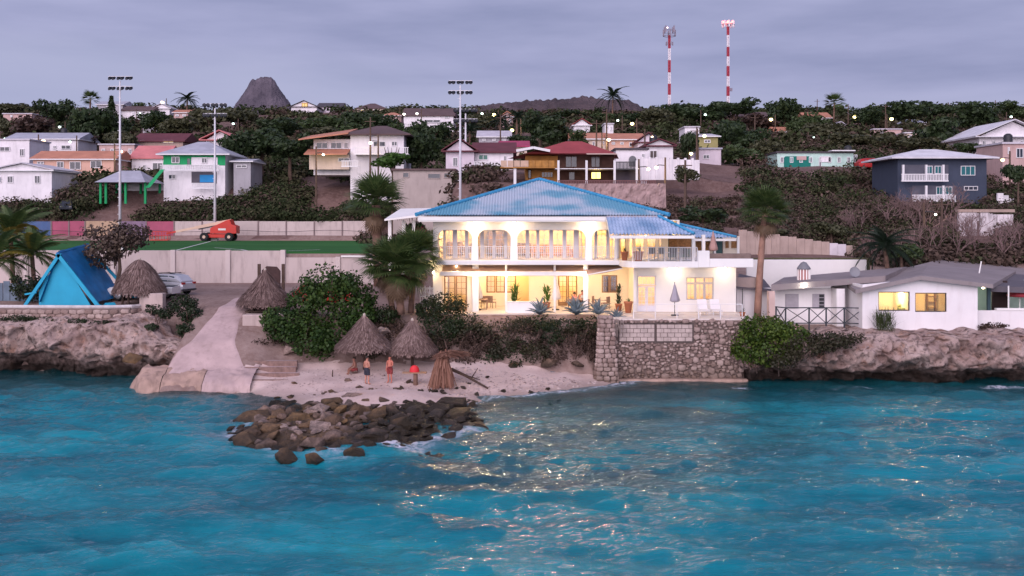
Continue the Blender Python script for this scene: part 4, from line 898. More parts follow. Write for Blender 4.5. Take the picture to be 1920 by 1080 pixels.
for px, lab in ((1222,'dark low chair at the near end of the upper terrace table'),(1240,'dark low chair at the middle of the upper terrace table'),(1262,'dark low chair at the far end of the upper terrace table'),(1280,'dark low chair by the upper terrace balustrade corner')): chair(XP(px, 72.2), 72.2, UF+.005, lab, DK, 3.1, 'upper terrace chairs')
for px, lab in ((1318,'pale sun lounger chair under the lower window, nearer the parasol'),(1342,'pale sun lounger chair under the lower window, nearer the corner')):
    x = XP(px, 70.4); r_ = empty('lounge_chair', (x, 70.4, FL+.015), lab, 'lounge chair', 'pale lounge chairs'); z = FL+.015
    MB().box(x-.33, x+.33, 69.7, 70.5, z+.32, z+.38).build('seat', WHPL, r_, bevel=.02)
    MB().add([(x-.33,70.5,z+.36),(x+.33,70.5,z+.36),(x+.33,70.95,z+1.02),(x-.33,70.95,z+1.02),(x-.33,70.55,z+.34),(x+.33,70.55,z+.34),(x+.33,71.0,z+1.0),(x-.33,71.0,z+1.0)],[(0,1,2,3),(4,7,6,5),(0,4,5,1),(1,5,6,2),(2,6,7,3),(3,7,4,0)]).build('backrest', WHPL, r_)
    for sx in (-1, 1):
        for yy in (69.76, 70.6): MB().bar((x+sx*.3, yy, z), (x+sx*.3, yy, z+.33), .04).build('leg', WHPL, r_)
pw = MB().box(XP(951, 71.6), XP(1015, 71.6), 71.5, 71.75, FL, ZP(567, 71.6)).box(XP(951, 71.6)-.04, XP(1015, 71.6)+.04, 71.46, 71.79, ZP(567, 71.6)+.001, ZP(567, 71.6)+.06).build('planter_wall', WHITE, bevel=.02); tag(pw, 'low white garden wall in front of the veranda palms', 'wall')
# sofa and sideboards seen through the upstairs doors
SOFA = M('tan_sofa_fabric', (.45, .20, .07), .9, .1, 4); DKW = M('dark_wood', (.06, .035, .02), .5, .2, 4)
sf = empty('sofa', (3.0, 76.8, UF), 'tan sofa inside the wide arch of the upper floor', 'sofa'); MB().box(1.6,4.4,76.4,77.2,UF+.12,UF+.45).build('seat', SOFA, sf, bevel=.06); MB().box(1.6,4.4,77.2,77.45,UF+.12,UF+.95).build('backrest', SOFA, sf, bevel=.06)
for x in (1.5, 4.5): MB().box(x-.1, x+.1, 76.4, 77.4, UF, UF+.65).build('armrest', SOFA, sf, bevel=.05)
for x, hh, lab in ((-4.4,1.1,'dark wooden cabinet inside the leftmost upper arch'),(-1.3,1.9,'dark wooden dresser inside the second upper arch'),(.9,1.0,'dark low cupboard at the edge of the wide upper arch')):
    cb = empty('cabinet', (x, 78.3, UF), lab, 'cabinet'); MB().box(x-.6, x+.6, 78.2, 78.7, UF+.08, UF+hh).build('carcass', DKW, cb, bevel=.01)
    for sx in (-1, 1): MB().box(x+sx*.3-.27, x+sx*.3+.27, 78.165, 78.195, UF+.14, UF+hh-.06).build('door', BROWNJ, cb)
for x, y, rz, lab in ((-3.6,75.6,.3,'wooden chair inside the leftmost upper arch'),(-2.9,75.4,2.5,'wooden chair beside the first upper pier'),(1.1,75.2,1.2,'wooden chair at the start of the wide upper arch'),(2.2,75.0,-1.2,'wooden chair before the tan sofa')): chair(x, y, UF, lab, BROWNJ, rz, 'upstairs chairs')

gt = empty('garden_gate', (XP(800,72.5), 72.5, FL), 'white lattice garden gate lit from behind beside the villa corner', 'gate')
for px in (788, 797, 806, 814): MB().bar((XP(px,72.5),72.5,FL-.1), (XP(px,72.5),72.5,ZP(536,72.5)), .06).build('upright', RAILM, gt)
for py in (540, 556, 574): MB().bar((XP(788,72.5),72.5,ZP(py,72.5)), (XP(814,72.5),72.5,ZP(py,72.5)), .05).build('rail', RAILM, gt)
lt = MB()
for k in range(9): a = 788+k*3.2; lt.bar((XP(a,72.52),72.53,ZP(576,72.5)), (XP(min(814,a+9),72.52),72.53,ZP(540,72.5)), .025); lt.bar((XP(a,72.52),72.56,ZP(540,72.5)), (XP(min(814,a+9),72.52),72.56,ZP(576,72.5)), .025)
tag(lt.build('lattice', RAILM, gt), kind='stuff')
lampfit(vi, XP(808,72.9), 73.3, ZP(560,72.9), 12, col=(1,.75,.4), off=(0,-.2,.1)); lampfit(vi, XP(812,72.9), 72.9, ZP(512,72.9), 12, col=(1,.75,.4), off=(-.25,-.2,0))
# ================================================================== playing field, walls, masts
m, t, b = base('artificial_turf'); setp(b, .95, 0, .1); c = mixn(t, ramp(t, texn(t, .12, 3), .35, .65), (.024, .10, .026), (.036, .135, .036)); t.links.new(c, b.inputs['Base Color']); TURF = m
fx1 = -9.0
tag(MB().box(-95, fx1, 94.4, 137.6, 7.3, 7.58).build('playing_field', TURF), 'flat green artificial turf playing field above the car park', kind='structure')
LINE = M('white_field_line', (.62, .60, .60), .8, .1, 3, bump=0)
def fline(a, b_, w_=.22):
    a = Vector(a); b_ = Vector(b_); d_ = (b_-a).normalized(); s_ = Vector((-d_.y, d_.x))*w_/2; z = 7.586
    return MB().add([(a.x-s_.x,a.y-s_.y,z),(b_.x-s_.x,b_.y-s_.y,z),(b_.x+s_.x,b_.y+s_.y,z),(a.x+s_.x,a.y+s_.y,z)],[(0,1,2,3)]).build('line_marking', LINE, bpy.data.objects['playing_field'])
def fp(px, py): Y = (H-7.58)*F/(py-HY); return (XP(px, Y), Y)
fline(fp(314, 473.5), fp(395, 452.5)); fline(fp(480, 473.0), fp(452, 468)); fline(fp(452, 468), fp(402, 464.5)); fline(fp(540, 470.5), fp(600, 468))
RUN = M('red_dirt_track', (.36, .19, .15), .95, .12, .6, bump=.2)
tag(MB().box(-95, fx1, 137.7, 141, 7.3, 7.57).build('track', RUN), 'reddish dirt strip along the far wall of the field', kind='structure')
WALLM = M('stained_render', (.50, .42, .40), .9, .08, .35, dirt=.55, dirtcol=(.20, .15, .14), bump=.25)
WALLC = M('pillar_render', (.56, .48, .46), .9, .08, .5, dirt=.3, bump=.2)
# near retaining wall: panels between pillars
nw = empty('field_retaining_wall', (-30, 93.2, 4.7), 'pale stained retaining wall with pillars below the playing field', 'wall')
xs_ = [XP(p, 93.2) for p in (-160, -55, 50, 152, 214, 325, 428, 531, 634, 700)]
for i, (a, b_) in enumerate(zip(xs_, xs_[1:])):
    top = 7.78 if i < 7 else 7.15
    MB().box(a+.01, b_-.01, 93.15, 93.4, 4.2, top+.02*math.sin(i*7)).build('wall_panel', WALLM, nw)
for i, a in enumerate(xs_): MB().box(a-.22, a+.22, 92.98, 93.42, 4.2, 7.83 if i < 8 else 7.2).build('pillar', WALLC, nw, bevel=.02)
MB().box(XP(634,93.2)+.3, XP(705, 93.2), 93.0, 93.5, 7.17, 7.32).build('ledge', WHITE, nw)
# far wall: painted panels on the left, bare on the right
fw = empty('field_far_wall', (-40, 141, 7.5), 'far boundary wall of the field, blue pink and yellow panels then bare', 'wall')
cols_ = [('blue_wall_paint', (.075, .125, .26)), ('blue_wall_paint', (.075, .125, .26)), ('pink_wall_paint', (.34, .085, .14)), ('pink_wall_paint', (.34, .085, .14)), ('ochre_wall_paint', (.42, .29, .20)), ('violet_wall_paint', (.22, .15, .22)), ('pink_wall_paint', (.34, .085, .14))]
fxs = [XP(p, 141) for p in (-20, 40, 97, 130, 160, 225, 275, 327)]+[XP(327+52.5*k, 141) for k in range(1, 8)]
for i, (a, b_) in enumerate(zip(fxs, fxs[1:])):
    nm, cc = cols_[i] if i < len(cols_) else ('stained_render', None)
    MB().box(a+.03, b_-.03, 140.9, 141.1, 7.3, 10.2+.03*math.sin(i*5)).build('wall_panel', M(nm, cc, .9, .12, .8, dirt=.4) if cc else WALLM, fw)
for a in fxs: MB().box(a-.09, a+.09, 140.82, 141.15, 7.3, 10.24).build('pillar', M('dark_joint', (.20, .15, .15), .9), fw)
cb = MB().tube([(fxs[0], 140.2, 8.9)]+[(x, 140.2, 8.85+.12*math.sin(i)) for i, x in enumerate(np.linspace(fxs[1], fxs[-1], 24))], .03, 5).build('net_cable', DARKM); tag(cb, 'thin dark cable strung along the far field wall', 'cable')
# floodlight masts
MASTM = M('galvanised_white', (.60, .58, .62), .45, .06, 2, bump=0); LAMPBK = M('black_floodlight', (.012, .014, .02), .5, .2, 5, bump=0)
def mast(px, Y, zb, pyt, label, dark=True, w_=1.0):
    x = XP(px, Y); zt = ZP(pyt, Y); r_ = empty('floodlight_mast', (x, Y, zb), label, 'floodlight mast', 'floodlight masts of the field')
    k_ = Y/112
    MB().tube([(x, Y, zb), (x, Y, zt)], [.17*k_*w_, .085*k_*w_], 10).build('mast', MASTM, r_, smooth=True); MB().box(x-.4, x+.4, Y-.4, Y+.4, zb-.5, zb+.75).build('footing', WHITE, r_, bevel=.03)
    MB().box(x-1.3*k_, x+1.3*k_, Y-.05, Y+.05, zt-.62*k_, zt-.55*k_).build('crossarm', MASTM, r_); MB().box(x-1.3*k_, x+1.3*k_, Y-.05, Y+.05, zt+.48*k_, zt+.54*k_).build('crossarm', MASTM, r_)
    rung = MB()
    z_ = zb+2
    while z_ < zt-1: rung.box(x-.26*k_, x-.05*k_, Y-.03, Y+.03, z_, z_+.05); z_ += .8
    tag(rung.build('rungs', MASTM, r_), kind='stuff')
    for row in (0, 1):
        for cxx in (-1, 0, 1):
            for sx in (-1, 1):
                xx = x+(cxx*.95+sx*.20)*k_; zz = zt+(.28 if row == 0 else -.85)*k_
                mb = MB().lathe([(.001, -.20*k_), (.12*k_, -.19*k_), (.23*k_, .12*k_), (.23*k_, .17*k_), (.001, .12*k_)], (0, 0, 0), 10)
                sgn = -1 if dark else 1     # lamps lean towards the pitch
                mb.v = [(a, sgn*-(c*.85)+b_*.3, c*.5+b_*.85) for a, b_, c in mb.v]; mb.v = [(a+xx, b_+Y, c+zz) for a, b_, c in mb.v]
                mb.build('floodlight', LAMPBK, r_)
mast(225, 97, 7.5, 152, 'tall white floodlight mast with black lamps behind the brown tree', True)
mast(403, 136.5, 7.57, 203, 'white floodlight mast standing beside the red boom lift', False)
mast(863, 99, 7.6, 160, 'white floodlight mast with black lamps rising behind the blue villa roof', True)
mast(873, 143, 8.5, 213, 'fainter floodlight mast just behind the villa one', False)
# ================================================================== blue A-frame
AB = M('sky_blue_paint', (.02, .33, .51), .6, .08, .8, dirt=.15, dirtcol=(.01, .2, .4), bump=.1); AB2 = M('blue_tarpaulin', (.012, .15, .37), .55, .25, 1.2, dirt=.25, dirtcol=(.02, .06, .2), bump=.3)
yA, yB = 72.6, 77.4; zb = 4.35
ap = P(110, 478, yA); l0 = P(42, 578, yA); r0 = P(184, 580, yA)
af = empty('a_frame_hut', (ap.x, yA, zb), 'bright blue A-frame beach hut behind the low stone wall', 'hut')
MB().prism([(XP(70, yA), zb), (XP(170, yA), zb), (XP(140, yA)-.1, zb+2.1), (ap.x, ap.z-.35), (XP(84, yA), zb+2.2), (XP(70, yA), zb+1.15)], yA+.25, yA+.35).build('front_wall', AB, af)
MB().bar((l0.x, yA, zb-.1), (ap.x+.12, yA, ap.z+.12), .16, .22).build('rafter', AB, af); MB().bar((r0.x+.3, yA, zb-.2), (ap.x-.12, yA, ap.z+.12), .16, .26).build('rafter', AB, af)
MB().bar((XP(214, yA), yB, zb), (ap.x, yB, ap.z+.5), .16, .2).build('rafter', AB, af); MB().bar((l0.x, yB, zb), (ap.x, yB, ap.z+.5), .16, .2).build('rafter', AB, af)
def side(sx, xe):
    def fn(u, v): x = ap.x+(xe-ap.x)*v; z = ap.z+.2+(zb+.15-ap.z)*v+.05*fbm(u*6, v*6, 3, 2)+.42*u*(1-v); return (x+.04*fbm(u*4, v*5, 8, 2), yA-.02+(yB-yA+.3)*u, z+.08)
    return fn
MB().grid(side(1, XP(178, yA)), 24, 24).build('roof_cloth', AB2, af, smooth=True); MB().grid(side(-1, l0.x+1.2), 24, 24).build('roof_cloth', AB2, af, smooth=True)
MB().bar((ap.x, yA-.15, ap.z+.12), (ap.x, yB+.4, ap.z+.55), .22, .12).build('ridge_board', AB2, af)
MB().bar((l0.x+.2, yA-.03, zb+1.0), (XP(70, yA)-.05, yA-.03, zb+1.15), .12).build('brace', AB, af)
for px, py, Y, s, lab in ((184,577,71.9,.5,'blue painted lump at the right foot of the blue A-frame'),(207,573,73.4,.55,'blue painted boulder outside the blue A-frame'),(36,577,72.2,.35,'small blue painted stone at the left foot of the A-frame')):
    o = inst('painted_stone', RM[3].copy(), None, (XP(px, Y), Y, zb+.12), (0, 0, px), (s, s*.9, s*.75)); o.data.materials.clear(); o.data.materials.append(AB); tag(o, lab, 'stone')
# grey-blue board fence left of it
fr = empty('board_fence', (-34, 76, 4.3), 'grey blue board fence behind the A-frame at the left edge', 'fence')
GB = M('grey_blue_board', (.13, .17, .22), .8, .2, 1.5, bump=.2)
for i in range(12):
    x = XP(-60+i*13.2, 76); MB().box(x, x+.48, 76, 76.06, 4.2, 6.0+.12*math.sin(i*3)).build('plank', GB, fr)
for i in range(4): x = XP(-55+i*45, 76); MB().box(x, x+.12, 75.86, 75.99, 4.2, 6.2).build('post', M('dark_post', (.05, .06, .07), .8), fr)
# ================================================================== thatched huts
THATCH = leafmat('palm_thatch', [(.07, .042, .038), (.18, .12, .108), (.36, .26, .235)], .95, .05, .1)
POSTM = M('dark_hut_post', (.07, .045, .035), .9, .3, 4)
def thatch(x, y, zt, zb_, r, seed, bulge=.35, n_=3800, cap=True, parent=None, sq=1.0):
    r_ = np.random.default_rng(seed); V = []; Fs = []
    prof = lambda u: r*(.05+.95*(u**(1-bulge) if u > 0 else 0)); h = zt-zb_
    zz = lambda u: zt-h*(u**(1+bulge*.6))
    nst = n_; us = np.sqrt(r_.random(nst))*.98; th = r_.random(nst)*6.283; ln = (.22+.16*r_.random(nst))
    for u, a, l_ in zip(us, th, ln):
        u2 = min(1.06+.30*r_.random()**2, u+l_*.6+.02); ra, rb = prof(u), prof(min(u2, 1))+(u2 > 1)*(u2-1)*r*.25; za, zb2 = zz(u), zz(min(u2, 1))-(u2 > 1)*h*.9*(u2-1)
        wv = .03+.05*r_.random(); da = r_.normal()*.07; off = .02+.10*r_.random()
        ca, sa = math.cos(a), math.sin(a); cb_, sb_ = math.cos(a+da), math.sin(a+da); k = len(V)
        V += [(x+ca*ra*sq-sa*wv/2, y+sa*ra+ca*wv/2, za+off*.3), (x+ca*ra*sq+sa*wv/2, y+sa*ra-ca*wv/2, za+off*.3), (x+cb_*(rb+off)*sq+sb_*wv/2, y+sb_*(rb+off)-cb_*wv/2, zb2+off), (x+cb_*(rb+off)*sq-sb_*wv/2, y+sb_*(rb+off)+cb_*wv/2, zb2+off)]; Fs.append((k, k+1, k+2, k+3))
    mb = MB(); mb.v = V; mb.f = Fs
    mb.lathe([(max(.001, prof(u)*.97)*1, zz(u)-.03) for u in np.linspace(0, 1, 12)], (x, y, 0), 24)
    o = tag(mb.build('thatch', THATCH, parent), kind='stuff')
    if cap: MB().lathe([(.001, zt+.12), (.08, zt+.06), (.13, zt-.2), (.10, zt-.22)], (x, y, 0), 10).build('cap', M('pale_cap', (.45, .38, .33), .9), parent)
    return o
def hut(px, pyt, pys, Y, rpx, zb_, label, seed, posts=1, bulge=.35, sq=1.0):
    x = XP(px, Y); zt = ZP(pyt, Y); zs = ZP(pys, Y); r = rpx*Y/F; r_ = empty('thatched_hut', (x, Y, zb_), label, 'hut', 'thatched parasols')
    thatch(x, Y, zt, zs, r, seed, bulge, parent=r_, sq=sq)
    if posts == 1: MB().tube([(x, Y, zb_-.3), (x, Y, zt-.1)], .1, 8).build('post', POSTM, r_)
    else:
        for k in range(posts):
            th = 6.283*(k+.5)/posts; MB().tube([(x+math.cos(th)*r*.72, Y+math.sin(th)*r*.72, zb_-.3), (x+math.cos(th)*r*.6, Y+math.sin(th)*r*.6, zs+.5)], .085, 8).build('post', POSTM, r_)
    for k in range(6):
        th = 6.283*k/6; MB().bar((x, Y, zt-.25), (x+math.cos(th)*r*.9, Y+math.sin(th)*r*.9, zs+.1), .05).build('rafter', POSTM, r_)
    return r_
hut(683, 590, 650, 66.0, 52, lz(XP(683, 66), 66), 'thatched parasol hut on the beach nearest the green shrubs', 1, bulge=-.12)
hut(773, 599, 657, 66.4, 46, lz(XP(773, 66.4), 66.4), 'thatched parasol hut on the beach behind the red bag', 2, bulge=-.02)
hut(262, 486, 545, 73.8, 47, 4.5, 'round thatched hut on posts by the parked pickup', 3, posts=5, bulge=.22, sq=1.0)
hut(497, 505, 566, 71.3, 50, 4.45, 'ragged thatched parasol beside the concrete path', 4, bulge=-.1)
o = MB().box(XP(262, 72.4), XP(306, 72.4), 72.3, 73.0, 4.1, ZP(550, 72.4)).build('gate_pillar', BLK, bevel=.05); tag(o, 'square plastered pillar in front of the round thatched hut', 'pillar')
# bench set under the ragged parasol
for px, py, w_, Y, lab in ((490,572,38,71.0,'dark timber picnic table under the ragged parasol'),(486,583,50,70.2,'long dark timber bench in front of the picnic table')):
    z = ZP(py, Y); x = XP(px, Y); wd = w_*Y/F/2; r_ = empty('bench', (x, Y, z-.5), lab, 'bench')
    for k in range(3): MB().box(x-wd, x+wd, Y-.3+k*.2, Y-.12+k*.2, z-.05, z).build('plank', POSTM, r_)
    for sx in (-1, 1): MB().box(x+sx*wd*.75-.05, x+sx*wd*.75+.05, Y-.25, Y+.22, z-.75, z-.055).build('leg', POSTM, r_)
# sign frame behind the parasol
sb = empty('sign_frame', (XP(510, 76), 76, 4.8), 'dark timber sign frame with a rounded board behind the ragged parasol', 'sign'); 
for px in (486, 531): MB().box(XP(px-2.6, 76), XP(px+2.6, 76), 75.9, 76.1, 4.3, ZP(495, 76)).build('post', POSTM, sb)
MB().prism([(XP(490, 76), ZP(545, 76)), (XP(526, 76), ZP(545, 76)), (XP(526, 76), ZP(508, 76)), (XP(519, 76), ZP(500, 76)), (XP(500, 76), ZP(499, 76)), (XP(491, 76), ZP(507, 76))], 75.95, 76.05).build('board', M('dark_brown_board', (.055, .03, .028), .8, .25, 3), sb)
# ================================================================== white bungalow on the right cliff
BW = M('bungalow_white', (.76, .72, .73), .8, .05, .7, dirt=.22, dirtcol=(.45, .35, .33), bump=.15); RF = M('grey_roof_sheet', (.25, .21, .212), .75, .12, .5, dirt=.35, dirtcol=(.13, .10, .10), bump=.25, bscale=4); RFE = M('dark_roof_edge', (.11, .095, .11), .7, .15)
yq = 69.2; bz = 3.0
bu = empty('bungalow', (XP(1720, yq), yq, bz), 'white bungalow with low grey roof and two lit picture windows', 'bungalow')
wxa, wxb = XP(1617, yq), XP(1833, yq)
w1 = (XP(1647, yq), XP(1706, yq), ZP(583, yq), ZP(547, yq)); w2 = (XP(1716, yq), XP(1775, yq), ZP(585, yq), ZP(549, yq))
def zroof(x): a = XP(1725, yq); return ZP(523, yq)-abs(x-a)*(.115 if x > a else .10)
mb = MB(); 
def seg(xa, xb, za=None, zb2=None, z0_=bz-.9):
    y0, y1 = yq, yq+.25
    if za is None: mb.add([(xa,y0,z0_),(xb,y0,z0_),(xb,y0,zroof(xb)),(xa,y0,zroof(xa)),(xa,y1,z0_),(xb,y1,z0_),(xb,y1,zroof(xb)),(xa,y1,zroof(xa))],[(0,1,2,3),(5,4,7,6),(3,2,6,7),(0,3,7,4),(1,5,6,2)])
    else:
        mb.box(xa, xb, y0, y1, z0_, za); mb.add([(xa,y0,zb2),(xb,y0,zb2),(xb,y0,zroof(xb)),(xa,y0,zroof(xa)),(xa,y1,zb2),(xb,y1,zb2),(xb,y1,zroof(xb)),(xa,y1,zroof(xa))],[(0,1,2,3),(5,4,7,6),(3,2,6,7),(0,4,5,1)])
seg(wxa, w1[0]); seg(w1[0], w1[1], w1[2], w1[3]); seg(w1[1], w2[0]); seg(w2[0], w2[1], w2[2], w2[3]); xm_ = XP(1725, yq)
seg(w2[1], wxb); mb.build('front_wall', BW, bu)
for w_ in (w1, w2):
    o = leaf(bu, w_[0]+.004, w_[1]-.004, w_[2]+.004, w_[3]-.004, yq+.08, M('dark_window_frame', (.05, .035, .03), .5, .1), 1, 1, fr=.06, name='window')
MB().box(wxa, wxa+.2, yq+.253, 76, bz-.5, zroof(wxa)-.02).build('side_wall', BW, bu); MB().box(wxb-.2, wxb, yq+.253, 76, bz-.5, zroof(wxb)-.02).build('side_wall', BW, bu)
MB().box(wxa+.21, wxb-.21, 72.6, 72.8, bz, 5.9).build('back_wall', WARMW, bu); MB().box(wxa+.21, wxb-.21, yq+.26, 72.59, bz-.1, bz+.05).build('floor', INFL, bu); MB().box(wxa+.21, wxb-.21, yq+.26, 72.59, 5.75, 5.8).build('ceiling', SOF, bu); MB().box((w1[1]+w2[0])/2-.06, (w1[1]+w2[0])/2+.06, yq+.26, 72.59, bz+.06, 5.74).build('partition', WARMW, bu)
# sheets of roof: two pitches of the gable wing, lean-to on the left, main roof behind
def slab(pts, th, name, mat, par): return MB().add([p for p in pts]+[(p[0], p[1], p[2]-th) for p in pts], [(0,1,2,3),(7,6,5,4),(0,4,5,1),(1,5,6,2),(2,6,7,3),(3,7,4,0)]).build(name, mat, par)
zz = lambda px, py, Y: tuple(P(px, py, Y))
slab([zz(1604,543,68.7), zz(1726,517,68.7), zz(1740,498,80), zz(1560,512,80)], .28, 'roof', RF, bu)
slab([zz(1726,517,68.702), zz(1862,533,68.702), zz(1905,508,80), zz(1740,498,80)], .28, 'roof', RF, bu)
slab([zz(1446,534,71.2), zz(1660,517,71.2), zz(1700,500,79), zz(1470,520,79)], .42, 'lean_to_roof', RF, bu)
slab([zz(1660,512,79.5), zz(1960,530,79.5), zz(1960,505,92), zz(1760,487,92)], .3, 'main_roof', RF, bu)
slab([zz(1855,536,70.5), zz(1990,541,70.5), zz(1990,520,79), zz(1880,512,79)], .4, 'veranda_roof', RFE, bu)
# left recessed wall with two louvre windows
yv = 72.6; la, lb = XP(1450, yv), XP(1600, yv)
MB().box(la, lb, yv, yv+.2, bz, ZP(541, yv)).build('recessed_wall', BW, bu)
LOUV = M('grey_louvre', (.36, .33, .37), .6, .1, 3)
for a, b_, dk in ((1472,1497,0),(1523,1546,1)):
    o = MB().box(XP(a, yv), XP(b_, yv), yv-.06, yv-.004, ZP(578, yv), ZP(551, yv)).build('window', LOUV, bu)
    for k in range(4):
        za = ZP(578, yv)+(ZP(551, yv)-ZP(578, yv))*(k+.08)/4; zb2 = za+(ZP(551, yv)-ZP(578, yv))*.2
        MB().box(XP(a, yv)+.06 if not dk else XP((a+b_)/2+1, yv), XP(b_, yv)-.06, yv-.085, yv-.063, za, zb2).build('louvre', M('dark_louvre_gap', (.03, .03, .035), .4, .1) if dk else LOUV, o)
MB().box(XP(1567, 71.6), XP(1582, 71.6), 71.4, 72.5, bz, ZP(541, 71.6)).build('pier', BW, bu); MB().box(XP(1606, 70.6), XP(1615, 70.6), 70.2, 70.8, bz, ZP(541, 70.6)).build('pier', M('pinkish_pier', (.55, .40, .36), .9, .1), bu)
MB().box(XP(1440, 71), XP(1451, 71), 70.7, 71.3, bz-.3, ZP(546, 71)).build('pier', M('pinkish_pier', (.55, .40, .36), .9, .1), bu)
MB().box(XP(1583, 76), XP(1606, 76), 75.9, 76, bz, ZP(548, 76)).build('yard_wall', BW, bu)
# right part: low wall, bar opening, posts
yw = 70.0
MB().box(wxb+.01, 42, yw, yw+.2, bz-.9, ZP(582, yw)).build('low_wall', BW, bu); MB().box(XP(1868, yw), 42, yw-.06, yw+.26, ZP(582, yw)+.003, ZP(578, yw)).build('counter', WHITE, bu)
MB().box(XP(1852, yw), XP(1858, yw), yw+.02, yw+.18, ZP(582, yw)+.003, ZP(533, yw)).build('post', M('dark_teal_post', (.03, .06, .07), .6), bu); MB().box(XP(1891, yw), XP(1893, yw), yw+.05, yw+.12, ZP(578, yw)+.003, ZP(536, yw)).build('post', WHITE, bu)
MB().box(XP(1860, 73), XP(1889, 73), 73, 73.1, bz, 6.3).build('dark_screen', M('dark_screen', (.035, .02, .02), .8, .2), bu)
MB().box(wxb+.05, 42, 75.4, 75.6, bz, 6.2).build('back_wall', M('pale_green_wall', (.48, .62, .55), .8), bu)
# flood lamp under the eave + indoor lamps
lm = MB().lathe([(.001,-.10),(.09,-.06),(.11,.02),(.001,.05)], (XP(1508, 71.15), 71.08, ZP(535, 71.15)), 10).build('flood_lamp', emit('cool_bulb', (1, 1, .86), 16), bu)
def plight(par, loc, e, col, r=.1):
    l = bpy.data.lights.new('lamp_light', 'POINT'); l.energy = e*.55; l.color = col; l.shadow_soft_size = r; lo = bpy.data.objects.new('lamp_light', l); COL.objects.link(lo); lo.parent = par; lo.location = Vector(loc)-ORG[par.name]
plight(lm, (XP(1508, 71.15), 70.8, ZP(537, 71.15)), 14, (1, 1, .85))
for px, e, cc in ((1676, 90, (1, .86, .55)), (1746, 60, (1, .68, .30))):
    x = XP(px, 71.2); o = MB().lathe([(.001, 0), (.1, .03), (.1, .1), (.001, .11)], (x, 71.2, 5.6), 10).build('ceiling_lamp', BULB, bu); plight(o, (x, 71.0, 5.35), e, cc)
o = MB().lathe([(.001, 0), (.1, .03), (.1, .1), (.001, .11)], (XP(1846, 73), 73.2, 5.7), 10).build('ceiling_lamp', BULB, bu); plight(o, (XP(1846, 73), 73.0, 5.5), 40, (.9, 1, .85))
# furniture silhouettes behind the picture windows
sh = empty('bookshelf', (XP(1748, 72), 72.3, bz), 'wooden shelf behind the second lit bungalow window', 'shelf')
for px in (1741, 1756): MB().box(XP(px, 72)-.03, XP(px, 72)+.03, 72.1, 72.4, bz+.05, 5.4).build('upright', BROWNJ, sh)
for k in range(6): MB().box(XP(1741, 72), XP(1756, 72), 72.1, 72.4, bz+.3+.38*k, bz+.34+.38*k).build('shelf', BROWNJ, sh)
dk = empty('desk', (XP(1690, 70.6), 70.7, bz), 'low olive sofa inside the first lit bungalow window', 'sofa'); MB().box(XP(1688, 70.6), XP(1705, 70.6), 70.3, 71, bz+.05, ZP(577, 70.6)).build('seat', M('olive_fabric', (.25, .24, .08), .9), dk, bevel=.05); MB().box(XP(1688, 70.6), XP(1705, 70.6), 71.01, 71.2, bz+.05, ZP(572, 70.6)).build('backrest', M('olive_fabric', (.25, .24, .08), .9), dk, bevel=.05)
pf = MB().box(XP(1694, 72.5), XP(1703, 72.5), 72.53, 72.58, ZP(560, 72.5), ZP(551, 72.5)).build('picture_frame', M('pale_frame', (.6, .48, .2), .7)); tag(pf, 'small framed picture on the wall inside the first lit window', 'picture')
# X-braced railing
BKR = M('black_painted_rail', (.03, .035, .045), .5, .15)
xr_ = empty('braced_railing', (XP(1530, 70.2), 70.2, bz), 'black X-braced railing of the bungalow terrace', 'railing')
tops = [(1453,1468,575,604),(1468,1480,575,604)]
pts_ = [(1455,70.9),(1473,70.2),(1517,70.2),(1549,70.2),(1583,70.2),(1619,69.9)]
za, zb2 = ZP(606, 70.2), ZP(577, 70.2)
for px, Y in pts_: MB().bar((XP(px, Y), Y, bz-.2), (XP(px, Y), Y, zb2+.04), .09).build('post', BKR, xr_)
for (a, ya_), (b_, yb2) in zip(pts_, pts_[1:]):
    A, B = (XP(a, ya_), ya_), (XP(b_, yb2), yb2)
    for zz_ in (za, zb2): MB().bar((A[0], A[1], zz_), (B[0], B[1], zz_), .07).build('rail', BKR, xr_)
    MB().bar((A[0], A[1]-.03, za), (B[0], B[1]-.03, zb2), .05).build('brace', BKR, xr_); MB().bar((A[0], A[1]+.03, zb2), (B[0], B[1]+.03, za), .05).build('brace', BKR, xr_)
MB().box(XP(1450, 70.2), XP(1622, 70.2), 69.7, 72.5, bz-.25, bz+.02).build('deck', CONC, xr_)
